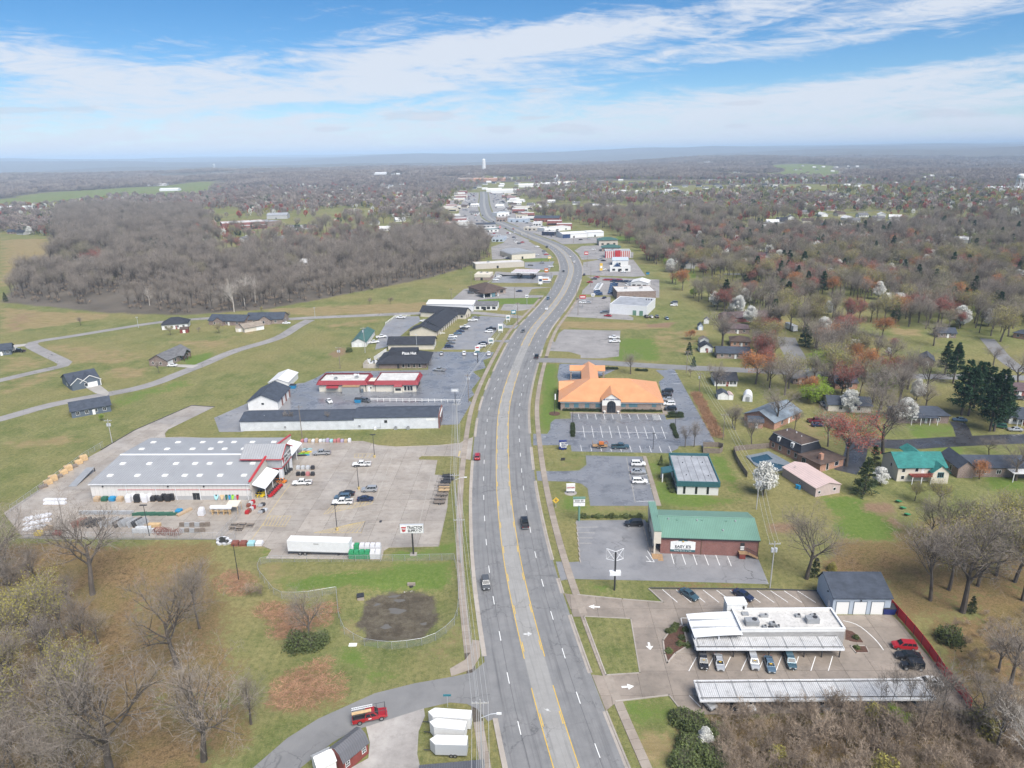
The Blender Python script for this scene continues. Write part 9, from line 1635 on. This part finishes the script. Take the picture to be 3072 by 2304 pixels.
for i,(x,y,m)in enumerate(((1780,500,'dark_metal'),(1790,525,'dark_metal'),(1765,550,'dark_metal'),(1745,580,'weathered_wood'),(1748,603,'new_lumber'),(1748,622,'new_lumber'),(1735,655,'weathered_wood'),(1715,690,'weathered_wood'),(1710,720,'weathered_wood'))):
 t=thing('utility_trailer',('pale timber decked' if m=='new_lumber' else 'dark steel' if m=='dark_metal' else 'grey decked')+' utility trailer in the row by the road','trailer',flat('B2',x,y),SR,'utility trailers in the row');MB().box(-1.6,1.6,-.8,.8,.5,.6).obj('deck',m,t);[MB().tube([(-1.6,s_*.85,.95),(1.6,s_*.85,.95)],.05,4).tube([(-1.6,s_*.85,.5),(-1.6,s_*.85,.95)],.05,4).tube([(1.6,s_*.85,.5),(1.6,s_*.85,.95)],.05,4).obj('side_rail','dark_metal',t)for s_ in(-1,1)];MB().tube([(-1.6,0,.5),(-2.9,0,.5)],.06,4).obj('tongue','dark_metal',t);[wheel(t,.2,s_*.98,.34,.2)for s_ in(-1,1)]
t=thing('loading_ramp','long grey steel loading ramp behind the store','ramp',flat('B1',600,582),math.atan2(*(flat('B1',760,455)-flat('B1',600,582)).to_2d().yx));l=(flat('B1',760,455)-flat('B1',600,582)).to_2d().length;MB().hull([(0,-1.2,.05),(l,-1.2,1.3),(l,1.2,1.3),(0,1.2,.05)],[(0,-1.2,.2),(l,-1.2,1.5),(l,1.2,1.5),(0,1.2,.2)]).obj('deck','grey_metal',t);[MB().box(l-.2,l,s_*1.1-.1,s_*1.1+.1,0,1.3).obj('leg','dark_metal',t)for s_ in(-1,1)]
for rg,x,y,m,lb in(('B6',1105,800,'plastic_blue','blue waste container behind the restaurant'),('B6',598,690,'plastic_blue','blue waste container by the cream shed'),('R4',1752,340,'navy','navy waste container beside the garage doors'),('C5',452,1210,'plastic_blue','blue waste container by the drive-in')):t=thing('waste_container',lb,'container',G(rg,x,y),-.1);MB().hull([(-1.1,-.8,.1),(1.1,-.8,.1),(1.1,.7,.1),(-1.1,.7,.1)],[(-1.3,-.95,1.5),(1.3,-.95,1.5),(1.3,.8,1.8),(-1.3,.8,1.8)]).obj('bin',m,t);MB().hull([(-1.3,-.95,1.5),(1.3,-.95,1.5),(1.3,.8,1.8),(-1.3,.8,1.8)],[(-1.3,-.95,1.6),(1.3,-.95,1.6),(1.3,.8,1.9),(-1.3,.8,1.9)]).obj('lid','dark_metal',t)
t=thing('box_truck','white and orange rental box truck by the fuel station','truck',G('C3',1255,905),math.radians(-5));MB().box(-3.4,1.8,-1.2,1.2,.8,3.6).obj('cargo_box','paint_white',t);MB().box(-3.41,1.0,-1.22,-1.2,1.6,2.6).obj('side_stripe','paint_orange',t);MB().hull([(1.9,-1,.6),(3.6,-1,.6),(3.6,1,.6),(1.9,1,.6)],[(1.9,-1,2.3),(2.7,-.9,2.3),(2.7,.9,2.3),(1.9,1,2.3)]).obj('cab','paint_white',t);[wheel(t,x,y,.45,.3)for x in(-2,2.7)for y in(-1,1)]
t=thing('motor_home','long white motor home parked at the end of the cul de sac','motor home',G('B8',532,215),math.radians(97));MB().box(-5,4.6,-1.25,1.25,.5,3.3).obj('body','white_metal',t);MB().box(4.6,4.65,-1.1,1.1,1.5,2.8).obj('windshield','car_glass',t);MB().box(-2,-.8,-.5,.5,3.3,3.6).obj('roof_unit','white_trim',t);[wheel(t,x,y,.5,.3)for x in(-3,3.2)for y in(-1.1,1.1)]
for x,y in((680,370),(715,368)):t=thing('garden_chair','white garden chair on the brick patio','chair',G('B4',x,y),2.0,'white garden chairs');MB().box(-.35,.35,-.35,.35,.35,.42).obj('seat','white_trim',t);MB().box(-.35,.35,.3,.36,.42,1.1).obj('backrest','white_trim',t);[MB().box(a-.04,a+.04,c_-.04,c_+.04,0,.35).obj('leg','white_trim',t)for a in(-.3,.3)for c_ in(-.3,.3)]
for i,(x,y)in enumerate(((482,545),(500,552))):t=thing('blue_barrel','blue plastic barrel against the pink shed','barrel',G('B4',x,y),0,'blue barrels');MB().cyl((0,0,0),.4,1.2,10).obj('drum','plastic_blue',t)
for i in range(3):t=thing('green_slide','green play slide section on the back lawn','slide',G('B4',1258+i*33,650+i*50),2.2,'play slide sections');MB().hull([(-.5,-1,0),(.5,-1,0),(.5,1,.6),(-.5,1,.6)],[(-.5,-1,.2),(.5,-1,.2),(.5,1,.8),(-.5,1,.8)]).obj('chute','wrap_green',t)
# ------------------------------------------------------------------ air
def haze():
 m=bpy.data.materials.new('air');m.use_nodes=True;nt=m.node_tree;nt.nodes.clear()
 o=N(nt,'ShaderNodeOutputMaterial');v=N(nt,'ShaderNodeVolumePrincipled')
 v.inputs['Color'].default_value=(.585,.765,.97,1);v.inputs['Density'].default_value=1.0e-4;v.inputs['Anisotropy'].default_value=-.25
 nt.links.new(v.outputs[0],o.inputs['Volume'])
 m.cycles.homogeneous_volume=True if hasattr(m.cycles,'homogeneous_volume')else None
 b=MB().box(-31000,31000,-3000,43500,float(Zt.min())-8,max(float(Zt.max())+40,150.0))
 h=kind(b.obj('haze',m),'stuff');h['label']='thin bluish haze over the far land'
haze()
